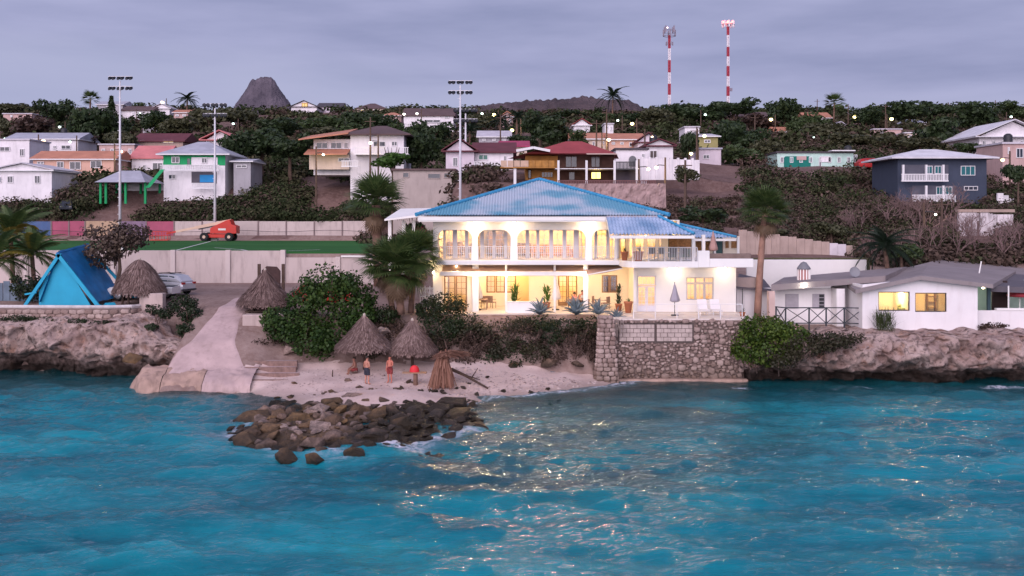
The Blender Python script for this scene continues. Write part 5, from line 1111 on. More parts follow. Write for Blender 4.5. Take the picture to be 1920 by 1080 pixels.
# little cupola chimney, dish, vent pipe on the roof
cu = empty('roof_cupola', (XP(1507, 74), 74, 6.6), 'small brick striped cupola with grey cap on the bungalow roof', 'cupola')
MB().lathe([(.42, 0), (.42, 1.05)], (XP(1507, 74), 74, ZP(519, 74)-.4), 12).build('drum', M('brick_red_cupola', (.36, .13, .12), .8, .15), cu)
for k in range(12): th = 6.283*k/12+.2; x, y = XP(1507, 74)+math.cos(th)*.43, 74+math.sin(th)*.43; MB().box(x-.05, x+.05, y-.02, y+.02, ZP(519, 74)-.35, ZP(503, 74)-.05).build('white_bar', WHITE, cu)
MB().lathe([(.001, 1.3), (.2, 1.22), (.5, .82), (.5, .74), (.001, .74)], (XP(1507, 74), 74, ZP(519, 74)-.18), 12).build('cap', M('grey_cap', (.18, .18, .20), .7), cu)
ds = empty('satellite_dish', (XP(1602, 72), 72, 6.2), 'grey satellite dish on the bungalow roof edge', 'dish'); mb = MB().lathe([(.001, 0), (.18, .02), (.34, .09), (.38, .13)], (0, 0, 0), 16); mb.v = [(a, -c*.8+b_*.35, b_*.93+c*.4) for a, b_, c in mb.v]; mb.v = [(a+XP(1602, 72), b_+72, c+ZP(511, 72)) for a, b_, c in mb.v]; mb.build('reflector', M('grey_dish', (.22, .22, .24), .6), ds); MB().bar((XP(1602, 72), 72.05, 6.1), (XP(1602, 72), 72.05, ZP(511, 72)), .04).build('stand', DARKM, ds)
vp = MB().tube([zz(1835, 517, 75), zz(1840, 490, 75)], .05, 8).build('vent_pipe', WHITE); tag(vp, 'thin white vent pipe on the bungalow roof', 'pipe')
# shed between villa and bungalow, and the long white wall behind
sd = empty('shed', (XP(1412, 74), 74, 4.0), 'small grey-roofed shed between the villa and the bungalow', 'shed'); MB().box(XP(1381, 74), XP(1446, 74), 74, 77, 3.5, ZP(540, 74)).build('wall', BW, sd); slab([zz(1380,537,73.4), zz(1450,545,73.4), zz(1432,523,78), zz(1385,513,78)], .12, 'roof', RFE, sd); MB().box(XP(1380, 73.6), XP(1428, 73.6), 73.5, 73.6, ZP(539, 73.6), ZP(520, 73.6)).build('gable_board', M('beige_tarp', (.36, .28, .26), .9), sd); MB().bar((XP(1392, 73.5), 73.5, 3.5), (XP(1392, 73.5), 73.5, ZP(538, 73.5)), .05).build('post', DARKM, sd)
lw2 = MB().box(XP(1400, 82), XP(1625, 82), 82, 82.3, 3.6, ZP(487, 82)).build('yard_wall', WHITE, bevel=.03); tag(lw2, 'long plain white wall behind the bungalow and the tall palm', 'wall')
hg = MB().box(XP(1410, 83), XP(1628, 83), 82.6, 83.4, 5, ZP(487, 83)+.15).build('planting_bed', M('dry_hedge', (.10, .09, .05), .95, .3, 3, bump=.8)); tag(hg, kind='structure')
sw = empty('boundary_wall', (XP(1500, 97), 97, 6.5), 'long tan concrete plank wall stepping down behind the bungalow', 'wall')
TANW = M('tan_concrete', (.42, .32, .28), .9, .15, .6, dirt=.6, dirtcol=(.18, .13, .11), bump=.3)
px = 1385
while px < 1618:
    pyt = 431+(px-1385)*.145; MB().box(XP(px, 97)+.01, XP(px+15.5, 97)-.01, 97, 97.18, 5.5, ZP(pyt, 97)+.03*math.sin(px)).build('plank', M('pale_gate', (.62, .56, .60), .8) if 1555 < px < 1575 else TANW, sw); px += 15.5
# red folded parasol at the right bungalow bar
rp_ = empty('red_parasol', (XP(1912, 71.2), 71.2, bz), 'dark red parasol at the bungalow bar on the right edge', 'parasol'); MB().lathe([(.001, .75), (.5, .45), (.85, .08), (.80, .0)], (XP(1912, 71.4), 71.4, ZP(556, 71.4)), 16).build('canopy', M('dark_red_cloth', (.25, .03, .04), .9), rp_); MB().bar((XP(1912, 71.4), 71.4, bz), (XP(1912, 71.4), 71.4, ZP(545, 71.4)), .05).build('pole', WHITE, rp_)
# ================================================================== the town on the hillside
FOOT = []                                     # footprints kept free of scrub
def wmat(k):
    T = {'white': (.74,.70,.73), 'cream': (.62,.50,.42), 'salmon': (.62,.38,.30), 'green': (.02,.30,.11), 'teal': (.46,.64,.58), 'slate': (.05,.062,.095), 'lilac': (.60,.52,.58), 'tan': (.38,.28,.24), 'ochre': (.50,.26,.07), 'olive': (.30,.27,.12), 'grey': (.36,.34,.37), 'pink': (.50,.34,.32), 'brown': (.16,.085,.05), 'concrete': (.40,.33,.31)}
    return M('wall_'+k, T[k], .85, .09, .5, dirt=.42, dirtcol=tuple(c*.45 for c in T[k]), bump=.1)
def rmat(k):
    T = {'grey': (.36,.36,.42), 'orange': (.46,.20,.13), 'red': (.30,.055,.06), 'maroon': (.12,.035,.045), 'pink': (.56,.19,.19), 'brown': (.11,.07,.07), 'pale': (.50,.47,.52), 'dark': (.07,.06,.07), 'magenta': (.34,.05,.11), 'white': (.62,.60,.64)}
    return M('roof_'+k, T[k], .75, .15, .6, dirt=.25, dirtcol=tuple(c*.5 for c in T[k]), bump=.2, bscale=6)
DGL = M('dark_window_glass', (.03, .035, .05), .15, .2, 2, bump=0, spec=.5); LITW = emit('lit_window', (1, .72, .22), 1.1); LITS = emit('dim_lit_window', (1, .70, .32), .4)
WFR = M('white_window_frame', (.70, .68, .70), .6, .05, bump=0)
def win(par, a, b_, p0, p1, Y, mat=None, frame=None, name='window', nx=2):
    x0, x1, z0, z1 = XP(a, Y), XP(b_, Y), ZP(p1, Y), ZP(p0, Y); d_ = .09*Y/150*1.3; fr = max(.07, .0006*Y)
    mb = MB(); mb.box(x0, x1, Y-d_, Y-.01, z1-fr, z1); mb.box(x0, x1, Y-d_, Y-.01, z0, z0+fr); mb.box(x0, x0+fr, Y-d_, Y-.01, z0+fr, z1-fr); mb.box(x1-fr, x1, Y-d_, Y-.01, z0+fr, z1-fr)
    for k in range(1, nx): xx = x0+(x1-x0)*k/nx; mb.box(xx-fr*.4, xx+fr*.4, Y-d_, Y-.01, z0+fr, z1-fr)
    o = mb.build(name, frame or WFR, par); MB().box(x0+fr, x1-fr, Y-d_*.55, Y-.012, z0+fr, z1-fr).build('pane', mat or DGL, o); return o
def balus(par, a, b_, p0, p1, Y, n_=14, mat=None):
    x0, x1, z0, z1 = XP(a, Y), XP(b_, Y), ZP(p1, Y), ZP(p0, Y); mt = mat or WFR; MB().box(x0, x1, Y-.08, Y+.08, z1-.1, z1).build('handrail', mt, par)
    mb = MB()
    for k in range(n_): xx = x0+(x1-x0)*(k+.5)/n_; mb.box(xx-.05, xx+.05, Y-.05, Y+.05, z0, z1-.1)
    tag(mb.build('balusters', mt, par), kind='stuff'); MB().box(x0, x1, Y-.12, Y+.12, z0-.16, z0).build('balcony_slab', mt, par)
def house(label, a, b_, pb, pe, pt, Y, dep, wall, roof, kind='hip', wins=(), over=.5, name='house', root=None, sub=6, cat='house', z0=None):
    """front wall spans pixels a..b between base pb and eave pe; roof top at pt"""
    x0, x1 = XP(a, Y), XP(b_, Y); zb = ZP(pb, Y); ze = ZP(pe, Y)
    r_ = root or empty(name, ((x0+x1)/2, Y, zb), label, cat); FOOT.append((x0-1.5, x1+1.5, Y-2.0, Y+dep+1))
    rm = rmat(roof) if roof else None; lo = min(zb, lz((x0+x1)/2, Y))-2 if z0 is None else z0; th = .18
    MB().box(x0, x1, Y, Y+dep, lo, ze).build('wall', wmat(wall), r_)
    ox = over; e = ze
    if kind == 'flat': MB().box(x0-ox*.4, x1+ox*.4, Y-ox*.5, Y+dep+.3, ze+.003, ze+.26).build('roof', rm, r_)
    else:
        hz_ = (ZP(pt, Y+dep*.5)-e)
        X0, X1, Y0, Y1 = x0-ox, x1+ox, Y-ox, Y+dep+ox; xm, ym = (X0+X1)/2, (Y0+Y1)/2; mb = MB(); zt = e+max(.35, hz_)
        MB().box(X0, X1, Y0, Y1, e+.003, e+th).build('eave', WFR if roof in ('grey','orange','pale','red') else rm, r_); e2 = e+th+.003
        if kind == 'hip':
            k_ = min((X1-X0)/2*.85, (Y1-Y0)/2); mb.add([(X0,Y0,e2),(X1,Y0,e2),(X1,Y1,e2),(X0,Y1,e2),(X0+k_,ym,zt),(X1-k_,ym,zt)],[(0,1,5,4),(1,2,5),(2,3,4,5),(3,0,4),(0,3,2,1)])
        elif kind == 'gable':      # ridge parallel to the street
            mb.add([(X0,Y0,e2),(X1,Y0,e2),(X1,Y1,e2),(X0,Y1,e2),(X0,ym,zt),(X1,ym,zt)],[(0,1,5,4),(1,2,5),(2,3,4,5),(3,0,4),(0,3,2,1)])
        elif kind == 'front':      # gable end faces us
            MB().prism([(x0, e2), (x1, e2), (xm, e2+(zt-e2)*.92)], Y+.005, Y+.2).build('gable', wmat(wall), r_)
            for sx, xe in ((-1, X0), (1, X1)): mb.add([(xe,Y0,e2-.05),(xm,Y0,zt),(xm,Y1,zt),(xe,Y1,e2-.05),(xe,Y0,e2+.1),(xm,Y0,zt+.15),(xm,Y1,zt+.15),(xe,Y1,e2+.1)],[(0,1,2,3),(7,6,5,4),(0,4,5,1),(2,6,7,3),(0,3,7,4)])
        elif kind == 'shed':
            zl, zr_ = (e2, zt) if pt > 0 else (zt, e2); mb.add([(X0,Y0,e2),(X1,Y0,e2),(X1,Y1,zt),(X0,Y1,zt),(X0,Y1,e2),(X1,Y1,e2)],[(0,1,2,3),(0,3,4),(1,5,2),(3,2,5,4),(0,4,5,1)])
        mb.build('roof', rm, r_)
    if not wins and b_-a > 12:        # plain fronts still have a door and windows
        n_ = max(2, int((b_-a)/16)); hh_ = pb-pe
        for k in range(n_):
            c_ = a+(b_-a)*(k+.5)/n_; ww = min(3.2, (b_-a)/n_*.28)
            if k == n_//2 and hh_ > 11: win(r_, c_-ww*.7, c_+ww*.7, pe+hh_*.28, pb-1, Y, DGL, None, 'door', 1)
            else: win(r_, c_-ww, c_+ww, pe+hh_*.25, pe+hh_*.62, Y)
    for w_ in wins: win(r_, w_[0], w_[1], w_[2], w_[3], Y, *(w_[4:]))
    return r_
# --- left cluster
h = house('low white house with pale gable roof at the left edge', -14, 97, 358, 321, 309, 150, 9, 'white', 'pale', 'front', [(14,25,330,343),(65,76,329,344),(-6,3,331,343)]); 
house('salmon house with long orange tiled roof', 62, 214, 335, 300, 283, 166, 8, 'salmon', 'orange', 'gable', [(70,83,303,308),(107,120,303,315),(131,152,303,318,DGL),(170,191,301,315)])
h = house('white house under grey sheet roof behind the salmon house', 14, 146, 290, 262, 249, 198, 9, 'white', 'grey', 'gable', [(76,86,273,279),(100,106,273,279),(115,133,272,280)])
house('white cube house with dark balcony at the left edge', -10, 55, 300, 263, 259, 182, 8, 'white', 'pale', 'flat', [(0,19,275,284,DGL),(37,46,279,293)])
cp = empty('carport', (XP(229, 147), 147, ZP(356, 147)), 'open carport with hipped grey roof on green posts', 'carport'); FOOT.append((XP(180,147), XP(280,147), 145, 156))
for px in (186, 196, 233, 270): MB().box(XP(px, 147), XP(px+4, 147), 147, 147.3, ZP(356, 147)-2, ZP(342, 147)).build('post', wmat('green'), cp); MB().box(XP(px, 147), XP(px+4, 147), 153, 153.3, ZP(356, 147)-2, ZP(342, 147)).build('post', wmat('green'), cp)
X0, X1 = XP(182, 147), XP(277, 147); z = ZP(342, 147); zt = ZP(320, 150)
MB().add([(X0,146,z),(X1,146,z),(X1,154.5,z),(X0,154.5,z),(X0+2.2,150,zt),(X1-2.2,150,zt)],[(0,1,5,4),(1,2,5),(2,3,4,5),(3,0,4),(0,3,2,1)]).build('roof', rmat('grey'), cp); MB().box(X0, X1, 154, 154.4, z-2.5, z-.01).build('back_wall', wmat('white'), cp)
g_ = house('two-storey house with green upper floor and grey hip roof', 307, 422, 357, 291, 266, 151, 9, 'white', 'grey', 'hip', [(322,337,294,306)], over=.9)
MB().box(XP(306.5,151), XP(422.5,151), 150.93, 150.995, ZP(310,151), ZP(291,151)-.01).build('green_band', wmat('green'), g_)
win(g_, 322, 337, 294, 306, 150.92); win(g_, 350, 358, 296, 310, 150.92, DGL, wmat('green'), 'door', 1); win(g_, 378, 389, 295, 306, 150.92); win(g_, 316, 330, 327, 336, 150.99)
MB().box(XP(359,150.9), XP(408,150.9), 150.85, 150.92, ZP(310,151), ZP(295,151)).build('white_bay', wmat('white'), g_); win(g_, 378, 389, 296, 306, 150.84)
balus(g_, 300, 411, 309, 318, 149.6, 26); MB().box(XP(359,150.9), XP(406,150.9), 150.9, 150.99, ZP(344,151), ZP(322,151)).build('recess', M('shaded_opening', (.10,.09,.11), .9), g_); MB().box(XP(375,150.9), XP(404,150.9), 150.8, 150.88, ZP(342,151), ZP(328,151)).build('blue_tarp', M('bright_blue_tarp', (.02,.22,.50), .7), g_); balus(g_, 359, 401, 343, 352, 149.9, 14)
MB().add([(XP(300,149),149.2,ZP(318,150)),(XP(308,149),149.2,ZP(318,150)),(XP(292,149),146.5,ZP(352,147)),(XP(284,149),146.5,ZP(352,147))],[(0,1,2,3)]).build('stair', wmat('green'), g_)
house('grey pink house with low roof behind the carport', 247, 308, 331, 298, 273, 172, 9, 'white', 'pink', 'gable', [(268,274,309,324),(286,306,305,322,DGL)]); house('flat pale house behind the salmon roof', 186, 252, 300, 272, 268, 190, 7, 'pink', 'pale', 'flat', [])
house('house with dark maroon roof left of centre', 252, 343, 278, 266, 250, 205, 9, 'tan', 'maroon', 'gable', [(263,272,263,266,LITS),(306,326,263,268,LITS)]); house('small white house with pink gable roof', 386, 440, 285, 264, 249, 186, 9, 'white', 'pink', 'front', [], over=1.0)
house('white hillside house with three gables near the skyline', 228, 285, 222, 208, 199, 292, 10, 'white', 'brown', 'gable', [(248,252,211,216),(260,264,210,216),(272,276,212,217)]); house('small white skyline house left of the palm', 287, 318, 218, 204, 197, 296, 8, 'white', 'pale', 'front', [(296,300,208,213)]); house('grey walled house below the skyline whites', 268, 294, 238, 221, 219, 262, 8, 'grey', 'grey', 'flat', []); house('tiny pink house on the skyline right of the whites', 326, 352, 222, 212, 206, 285, 7, 'pink', 'orange', 'gable', []); house('grey-roofed house behind the pine on the skyline', 182, 230, 208, 197, 190, 305, 9, 'grey', 'grey', 'gable', [(200,206,199,204)]); house('low beige house at the left skyline', 6, 60, 224, 214, 212, 275, 9, 'pink', 'pale', 'flat', [(20,24,216,220)])
house('small grey house with white arch beside the scrub', 438, 470, 320, 304, 298, 152, 7, 'grey', 'grey', 'gable', [(443,463,309,315)])
# --- white villa with orange roof edge
w_ = house('big white two-storey house with orange-edged hip roof', 657, 757, 330, 254, 236, 150, 11, 'white', 'brown', 'hip', [(700,723,265,275),(734,745,265,274)], over=1.1); balus(w_, 664, 766, 276, 288, 148.2, 30); MB().box(XP(664,148.2), XP(766,148.2), 148.2, 150, ZP(290.5,149), ZP(288.5,149)).build('balcony_floor', wmat('white'), w_)
x0, x1 = XP(563,150), XP(655.5,150)
MB().box(XP(588,151), x1, 151, 158, ZP(303,151)-2, ZP(261,151)).build('wing_wall', wmat('white'), w_); MB().add([(x0,148.6,ZP(263,148.6)),(x1,148.6,ZP(251,148.6)),(x1,158,ZP(243,158)),(x0,158,ZP(256,158)),(x0,148.6,ZP(260.5,148.6)),(x1,148.6,ZP(248.5,148.6)),(x1,158,ZP(241,158)),(x0,158,ZP(254,158))],[(0,3,2,1),(4,5,6,7),(0,1,5,4),(1,2,6,5),(2,3,7,6),(3,0,4,7)]).build('wing_roof', rmat('orange'), w_)
for a, b_ in ((593,615),(620,641),(645,653)): win(w_, a, b_, 267, 279, 150.99, DGL, wmat('white'))
MB().add([(x0+1,147.6,ZP(290,147.6)),(x1,147.6,ZP(290,147.6)),(x1,150.9,ZP(281,150.9)),(x0+1,150.9,ZP(281,150.9)),(x0+1,147.6,ZP(288.5,147.6)),(x1,147.6,ZP(288.5,147.6)),(x1,150.9,ZP(279.5,150.9)),(x0+1,150.9,ZP(279.5,150.9))],[(0,3,2,1),(4,5,6,7),(0,1,5,4),(1,2,6,5),(2,3,7,6),(3,0,4,7)]).build('lower_roof', rmat('orange'), w_); MB().box(x0+1.4, x1, 149.6, 149.8, ZP(305,149.6)-1, ZP(290,149.6)).build('lower_wall', wmat('cream'), w_); win(w_, 634, 656, 296, 303, 149.6, DGL)
FOOT.append((x0, x1, 146, 160)); balus(w_, 640, 672, 301, 311, 147.5, 10)
u_ = house('unfinished grey block house with flat roof and empty windows', 737, 852, 345, 320, 316, 128, 8, 'concrete', 'brown', 'flat', [(755,767,323,333,DGL,wmat('concrete'),'window',1),(802,826,325,335,DGL,wmat('concrete'),'window',1),(832,848,324,334,DGL,wmat('concrete'),'window',1)])
h = house('skyline house with orange lit gable end', 546, 594, 212, 201, 192, 325, 10, 'white', 'dark', 'front', [(566,577,193,201,LITS,wmat('ochre'))]); house('long dark roofed skyline house', 596, 640, 212, 201, 193, 335, 10, 'lilac', 'dark', 'gable', []); house('brown hipped skyline house with lit wall', 668, 722, 216, 204, 194, 330, 11, 'cream', 'brown', 'hip', [(676,684,205,210,LITS),(700,706,205,210)])
h = house('grey-roofed white house with two bright lamps on the ridge', 757, 850, 242, 218, 203, 262, 12, 'white', 'brown', 'gable', [(798,826,224,231,DGL),(834,842,216,222)]); house('small orange roofed house left of the two lamps', 716, 752, 232, 218, 211, 285, 8, 'pink', 'orange', 'hip', [])
h = house('lilac house with dark red gable beside the floodlight mast', 836, 889, 318, 285, 266, 139, 10, 'lilac', 'maroon', 'front', [(849,858,295,312,DGL)], over=.6); house('long white house with dark maroon roof and green window', 890, 962, 316, 287, 267, 140, 9, 'white', 'maroon', 'gable', [(897,915,290,300,M('green_glass',(.05,.15,.12),.3)),(944,950,292,302)]); balus(h, 888, 938, 303, 312, 137.6, 16)
house('magenta roofed house behind the maroon roof', 940, 988, 285, 276, 264, 162, 8, 'cream', 'magenta', 'gable', []); house('house with pale grey sheet roof above the magenta roof', 898, 955, 268, 258, 245, 192, 9, 'grey', 'pale', 'gable', []); house('orange roofed house right of the dark trees', 1072, 1138, 275, 262, 249, 178, 9, 'cream', 'orange', 'gable', []); house('second orange roofed house beside the street lamp', 1142, 1206, 276, 263, 250, 176, 9, 'salmon', 'orange', 'gable', []); house('maroon gable house next to the orange roofs', 1196, 1236, 280, 268, 253, 170, 8, 'lilac', 'maroon', 'front', []); house('small red gabled house high behind the dark trees', 1076, 1106, 246, 236, 226, 228, 8, 'white', 'red', 'front', []); house('pink fronted house below the low ridge', 940, 962, 232, 220, 212, 268, 8, 'pink', 'orange', 'front', []); house('tiny white block under the ridge palm', 1134, 1150, 246, 233, 230, 225, 6, 'white', 'pale', 'flat', [])
# --- wood house
Y = 122.0; wd = empty('wooden_house', (XP(1075,Y), Y, ZP(343,Y)), 'ochre wooden house with dark red roof, galleries and one lit window', 'house'); FOOT.append((XP(930,Y), XP(1215,Y), 118, 136))
OCH = M('ochre_boards', (.40,.19,.05), .8, .2, 2, dirt=.3, bump=.3); DKB = M('dark_brown_boards', (.085,.04,.03), .8, .25, 2, bump=.3); MB().box(XP(985,Y+2), XP(1046,Y+2), Y+2, Y+10, ZP(345,Y), ZP(290,Y)).build('wall', OCH, wd); MB().box(XP(1046,Y+2)+.01, XP(1152,Y+2), Y+2.2, Y+10, ZP(345,Y), ZP(288,Y)).build('wall', DKB, wd)
X0, X1 = XP(985,Y), XP(1155,Y); z = ZP(288,Y); zt = ZP(265,Y+5); MB().add([(X0,Y-.5,z),(X1,Y-.5,z),(X1+1.5,Y+11,z),(X0-2.2,Y+11,z),(XP(1062,Y+4),Y+5,zt),(XP(1092,Y+4),Y+5,zt)],[(0,1,5,4),(1,2,5),(2,3,4,5),(3,0,4),(0,3,2,1)]).build('roof', rmat('red'), wd)
def gab(u, v): return (XP(968,Y)+(XP(1031,Y)-XP(968,Y))*u, Y-.9+v*4, ZP(286,Y)+(ZP(280,Y)-ZP(286,Y))*(1-abs(u-.5)*2)+.15)
MB().grid(gab, 8, 2).build('porch_roof', rmat('red'), wd); MB().bar(gab(0,0), gab(.5,0), .12, .3).build('barge_board', WFR, wd); MB().bar(gab(.5,0), gab(1,0), .12, .3).build('barge_board', WFR, wd)
MB().add([(XP(1098,Y),Y-1.6,ZP(291,Y)),(XP(1157,Y),Y-1.6,ZP(291,Y)),(XP(1150,Y),Y+1,ZP(284,Y)),(XP(1100,Y),Y+1,ZP(284,Y))],[(0,1,2,3)]).build('sun_sail', M('cream_canvas',(.60,.45,.36),.9), wd)
MB().box(XP(938,Y), XP(1040,Y), Y-1.2, Y+2, ZP(316,Y), ZP(314,Y)).build('gallery_floor', OCH, wd)
for a, b_ in ((939,951),(951.5,963),(963.5,975),(975.5,991),(992,1003),(1003.5,1015),(1015.5,1027),(1027.5,1039)): MB().box(XP(a,Y)+.02, XP(b_,Y)-.02, Y-1.25, Y-1.15, ZP(313.5,Y), ZP(302,Y)).build('gallery_panel', M('pale_wood_panel',(.52,.36,.27),.8,.1,2) if a < 990 else OCH, wd)
MB().box(XP(1040,Y), XP(1195,Y), Y-1.4, Y+2, ZP(318,Y), ZP(316.5,Y)).build('gallery_floor', WFR, wd)
for px in (1046, 1098, 1150, 1191): MB().box(XP(px-2,Y), XP(px+2,Y), Y-1.6, Y-1.3, ZP(345,Y)-1, ZP(302,Y)).build('post', WFR, wd)
MB().box(XP(963,Y), XP(968,Y), Y-1.0, Y-.6, ZP(336,Y)-1, ZP(316.2,Y)).build('post', WFR, wd)
for a, b_, m_ in ((1060,1082,DGL),(1108,1125,DGL),(1128,1150,DKB)): win(wd, a, b_, 293, 314, Y+2.2, m_, DKB)
win(wd, 1108, 1127, 322, 336, Y+2.2, LITW, DKB); win(wd, 1015, 1037, 322, 333, Y+2.0, DGL, OCH, nx=4); win(wd, 990, 996, 318, 335, Y+2.0, DGL, DKB, 'door', 1); win(wd, 1066, 1078, 322, 338, Y+2.2, DGL, DKB, 'door', 1)
balus(wd, 1046, 1230, 338, 346, Y-2.2, 60, M('red_brown_rail',(.18,.09,.09),.8)); balus(wd, 1155, 1191, 303, 316, Y-1.4, 14, DARKM); MB().box(XP(1152,Y), XP(1195,Y), Y+.5, Y+1, ZP(345,Y), ZP(318.5,Y)).build('under_wall', M('dark_grey_underwall',(.07,.06,.08),.9), wd)
plight(wd, (XP(1117,Y), Y-1, ZP(326,Y)), 20, (1,.7,.3))
rw = MB().grid(lambda u, v: (XP(1000,118.6)+(XP(1250,118.6)-XP(1000,118.6))*u, 118.8+.25*fbm(u*30, v*5, 2, 3)+v*.5, 10.6+(ZP(344,119)-10.6)*v), 70, 14).build('retaining_wall', M('pink_rubble_masonry',(.36,.25,.24),.95,.25,1.2,dirt=.5,bump=.8,bscale=5,bdist=.1)); tag(rw, 'pinkish rubble retaining wall below the wooden house', 'wall')
h = house('white house with arched doorway right of the wooden house', 1155, 1214, 312, 281, 276, 138, 8, 'white', 'dark', 'flat', [(1203,1209,288,296,DGL)]); MB().prism([(XP(1186,137.8)+math.cos(k*math.pi/8)*.5, ZP(299,137.8)+math.sin(k*math.pi/8)*.5) for k in range(9)]+[(XP(1186,137.8)-.5, ZP(311,137.8)), (XP(1186,137.8)+.5, ZP(311,137.8))], 137.75, 137.9).build('door', DGL, h)
house('white house with sloping top beside the white fence', 1212, 1262, 312, 275, 266, 146, 9, 'white', 'maroon', 'front', [(1218,1232,282,297,M('brown_glass',(.07,.05,.05),.4))]); wf = empty('white_fence', (XP(1260,134), 134, ZP(309,134)), 'white plastered fence wall with capped pillars on the hillside', 'fence')
for i in range(8): a = 1204+i*13.5; MB().box(XP(a,134)+.02, XP(a+13.5,134)-.02, 134, 134.2, ZP(309,134)-2, ZP(297+.4*i,134)).build('fence_panel', wmat('white'), wf); MB().box(XP(a,134)-.15, XP(a,134)+.15, 133.85, 134.3, ZP(309,134)-2, ZP(294+.4*i,134)).build('pillar', wmat('white'), wf)
h = house('white box house behind the street pole', 1284, 1311, 262, 239, 236, 212, 7, 'white', 'pale', 'flat', []); house('olive house with slanted roof beside a street lamp', 1306, 1346, 284, 257, 247, 178, 8, 'olive', 'pale', 'shed', [(1320,1332,262,268)]); house('low grey house below the olive one', 1306, 1352, 300, 280, 277, 160, 6, 'lilac', 'grey', 'flat', [(1318,1330,290,298)])
tl = house('flat mint house with teal porch', 1457, 1600, 316, 287, 284, 160, 9, 'teal', 'dark', 'flat', []); MB().prism([(XP(1470,159.9), ZP(314,160)), (XP(1520,159.9), ZP(314,160)), (XP(1520,159.9), ZP(296,160)), (XP(1517,159.9), ZP(293,160)), (XP(1473,159.9), ZP(293,160)), (XP(1470,159.9), ZP(296,160))], 159.9, 159.99).build('porch_recess', M('deep_teal',(.01,.16,.13),.8), tl); MB().box(XP(1494,159.8), XP(1512,159.8), 159.8, 159.89, ZP(300,160), ZP(293,160)).build('porch_board', wmat('pink'), tl); win(tl, 1537, 1556, 293, 304, 160, wmat('white')); win(tl, 1600, 1607, 290, 305, 161); MB().box(XP(1560,159), XP(1604,159), 159, 161, ZP(284,160), ZP(282,160)).build('roof_slab', WFR, tl)
house('orange roofed low house below the right skyline', 1456, 1504, 262, 248, 238, 240, 9, 'pink', 'orange', 'gable', []); house('white gabled skyline house with orange roof', 1512, 1558, 232, 222, 211, 292, 10, 'white', 'orange', 'gable', [(1520,1524,224,229)]); house('white gabled house left of the leaning pole', 1562, 1590, 252, 240, 231, 262, 8, 'white', 'pale', 'front', []); house('pale flat house beside two street lamps', 1638, 1690, 254, 243, 240, 248, 8, 'pink', 'pale', 'flat', [(1650,1656,245,250)]); house('grey roofed house high on the right slope', 1698, 1736, 240, 231, 223, 275, 9, 'white', 'grey', 'hip', []); house('small pale house under the grey roof', 1697, 1732, 262, 250, 246, 232, 7, 'cream', 'white', 'flat', []); house('grey shed roof left of the white barn', 1786, 1832, 272, 261, 255, 205, 8, 'grey', 'grey', 'shed', []); house('pinkish house on the skyline behind the big trees', 1376, 1440, 232, 220, 210, 290, 9, 'pink', 'brown', 'gable', [])
house('large white barn-like house at the right edge', 1836, 1960, 282, 258, 232, 188, 14, 'white', 'white', 'front', [], over=1.2); pk_ = house('pinkish beige house at the right edge', 1880, 1950, 310, 270, 262, 141, 8, 'pink', 'pale', 'flat', [(1889,1893,276,289),(1905,1918,278,296,DGL)])
# --- slate blue house
sb_ = house('slate blue two-storey house with white balconies and pale hip roof', 1683, 1850, 388, 298, 280, 127, 9, 'slate', 'white', 'hip', [(1801,1828,311,329,M('teal_glass',(.03,.14,.16),.2),None,'window',3),(1807,1833,349,357,DGL,None,'window',3)], over=1.1)
for a, b_, p0, p1 in ((1690,1778,309,338),(1710,1792,348,376)):
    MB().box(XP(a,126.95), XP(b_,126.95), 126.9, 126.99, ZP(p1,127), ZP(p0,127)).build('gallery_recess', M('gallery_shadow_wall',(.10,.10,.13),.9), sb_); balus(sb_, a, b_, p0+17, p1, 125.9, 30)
    for px in ((1693, 1736, 1768) if p0 < 320 else (1736, 1768)): MB().box(XP(px-1.8,126), XP(px+1.8,126), 125.8, 126.05, ZP(p1,126), ZP(p0,126)).build('column', WFR, sb_)
    win(sb_, a+45, a+58, p0+2, p0+17, 126.9, M('teal_glass',(.03,.14,.16),.2)); win(sb_, a+62, a+75, p0+2, p0+17, 126.9, M('teal_glass',(.03,.14,.16),.2))
ru = empty('ruined_house', (XP(1850,106), 106, ZP(452,106)), 'white roofless ruin with peeling walls and empty doorways on the right slope', 'ruin'); PEEL = M('peeling_white', (.62,.56,.58), .9, .2, .8, dirt=.9, dirtcol=(.10,.08,.08), bump=.4); FOOT.append((XP(1790,106), XP(1910,106), 104, 112))
for a, b_, p0, p1 in ((1797,1832,398,455),(1838,1855,398,455),(1882,1900,402,455),(1855,1882,402,411)): MB().box(XP(a,106)+.01, XP(b_,106)-.01, 106, 106.3, ZP(p1,106)-3, ZP(p0,106)).build('wall', PEEL, ru)
MB().box(XP(1795,106), XP(1902,106), 105.9, 106.5, ZP(401.5,106)+.2, ZP(396,106)+.2).build('roof_slab', wmat('tan'), ru); MB().box(XP(1797,111), XP(1902,111), 111, 111.3, 8, ZP(400,111)).build('back_wall', PEEL, ru)
wfr = empty('stepped_wall', (XP(1890,120), 120, 11), 'white stepped garden wall right of the slate house', 'wall')
for i, (a, pt_) in enumerate(((1870,362),(1882,366),(1894,372),(1906,379))): MB().box(XP(a,120)+.02, XP(a+12,120)-.02, 120+i*.3, 120.25+i*.3, 9.5, ZP(pt_,120)).build('wall_panel', wmat('white'), wfr)
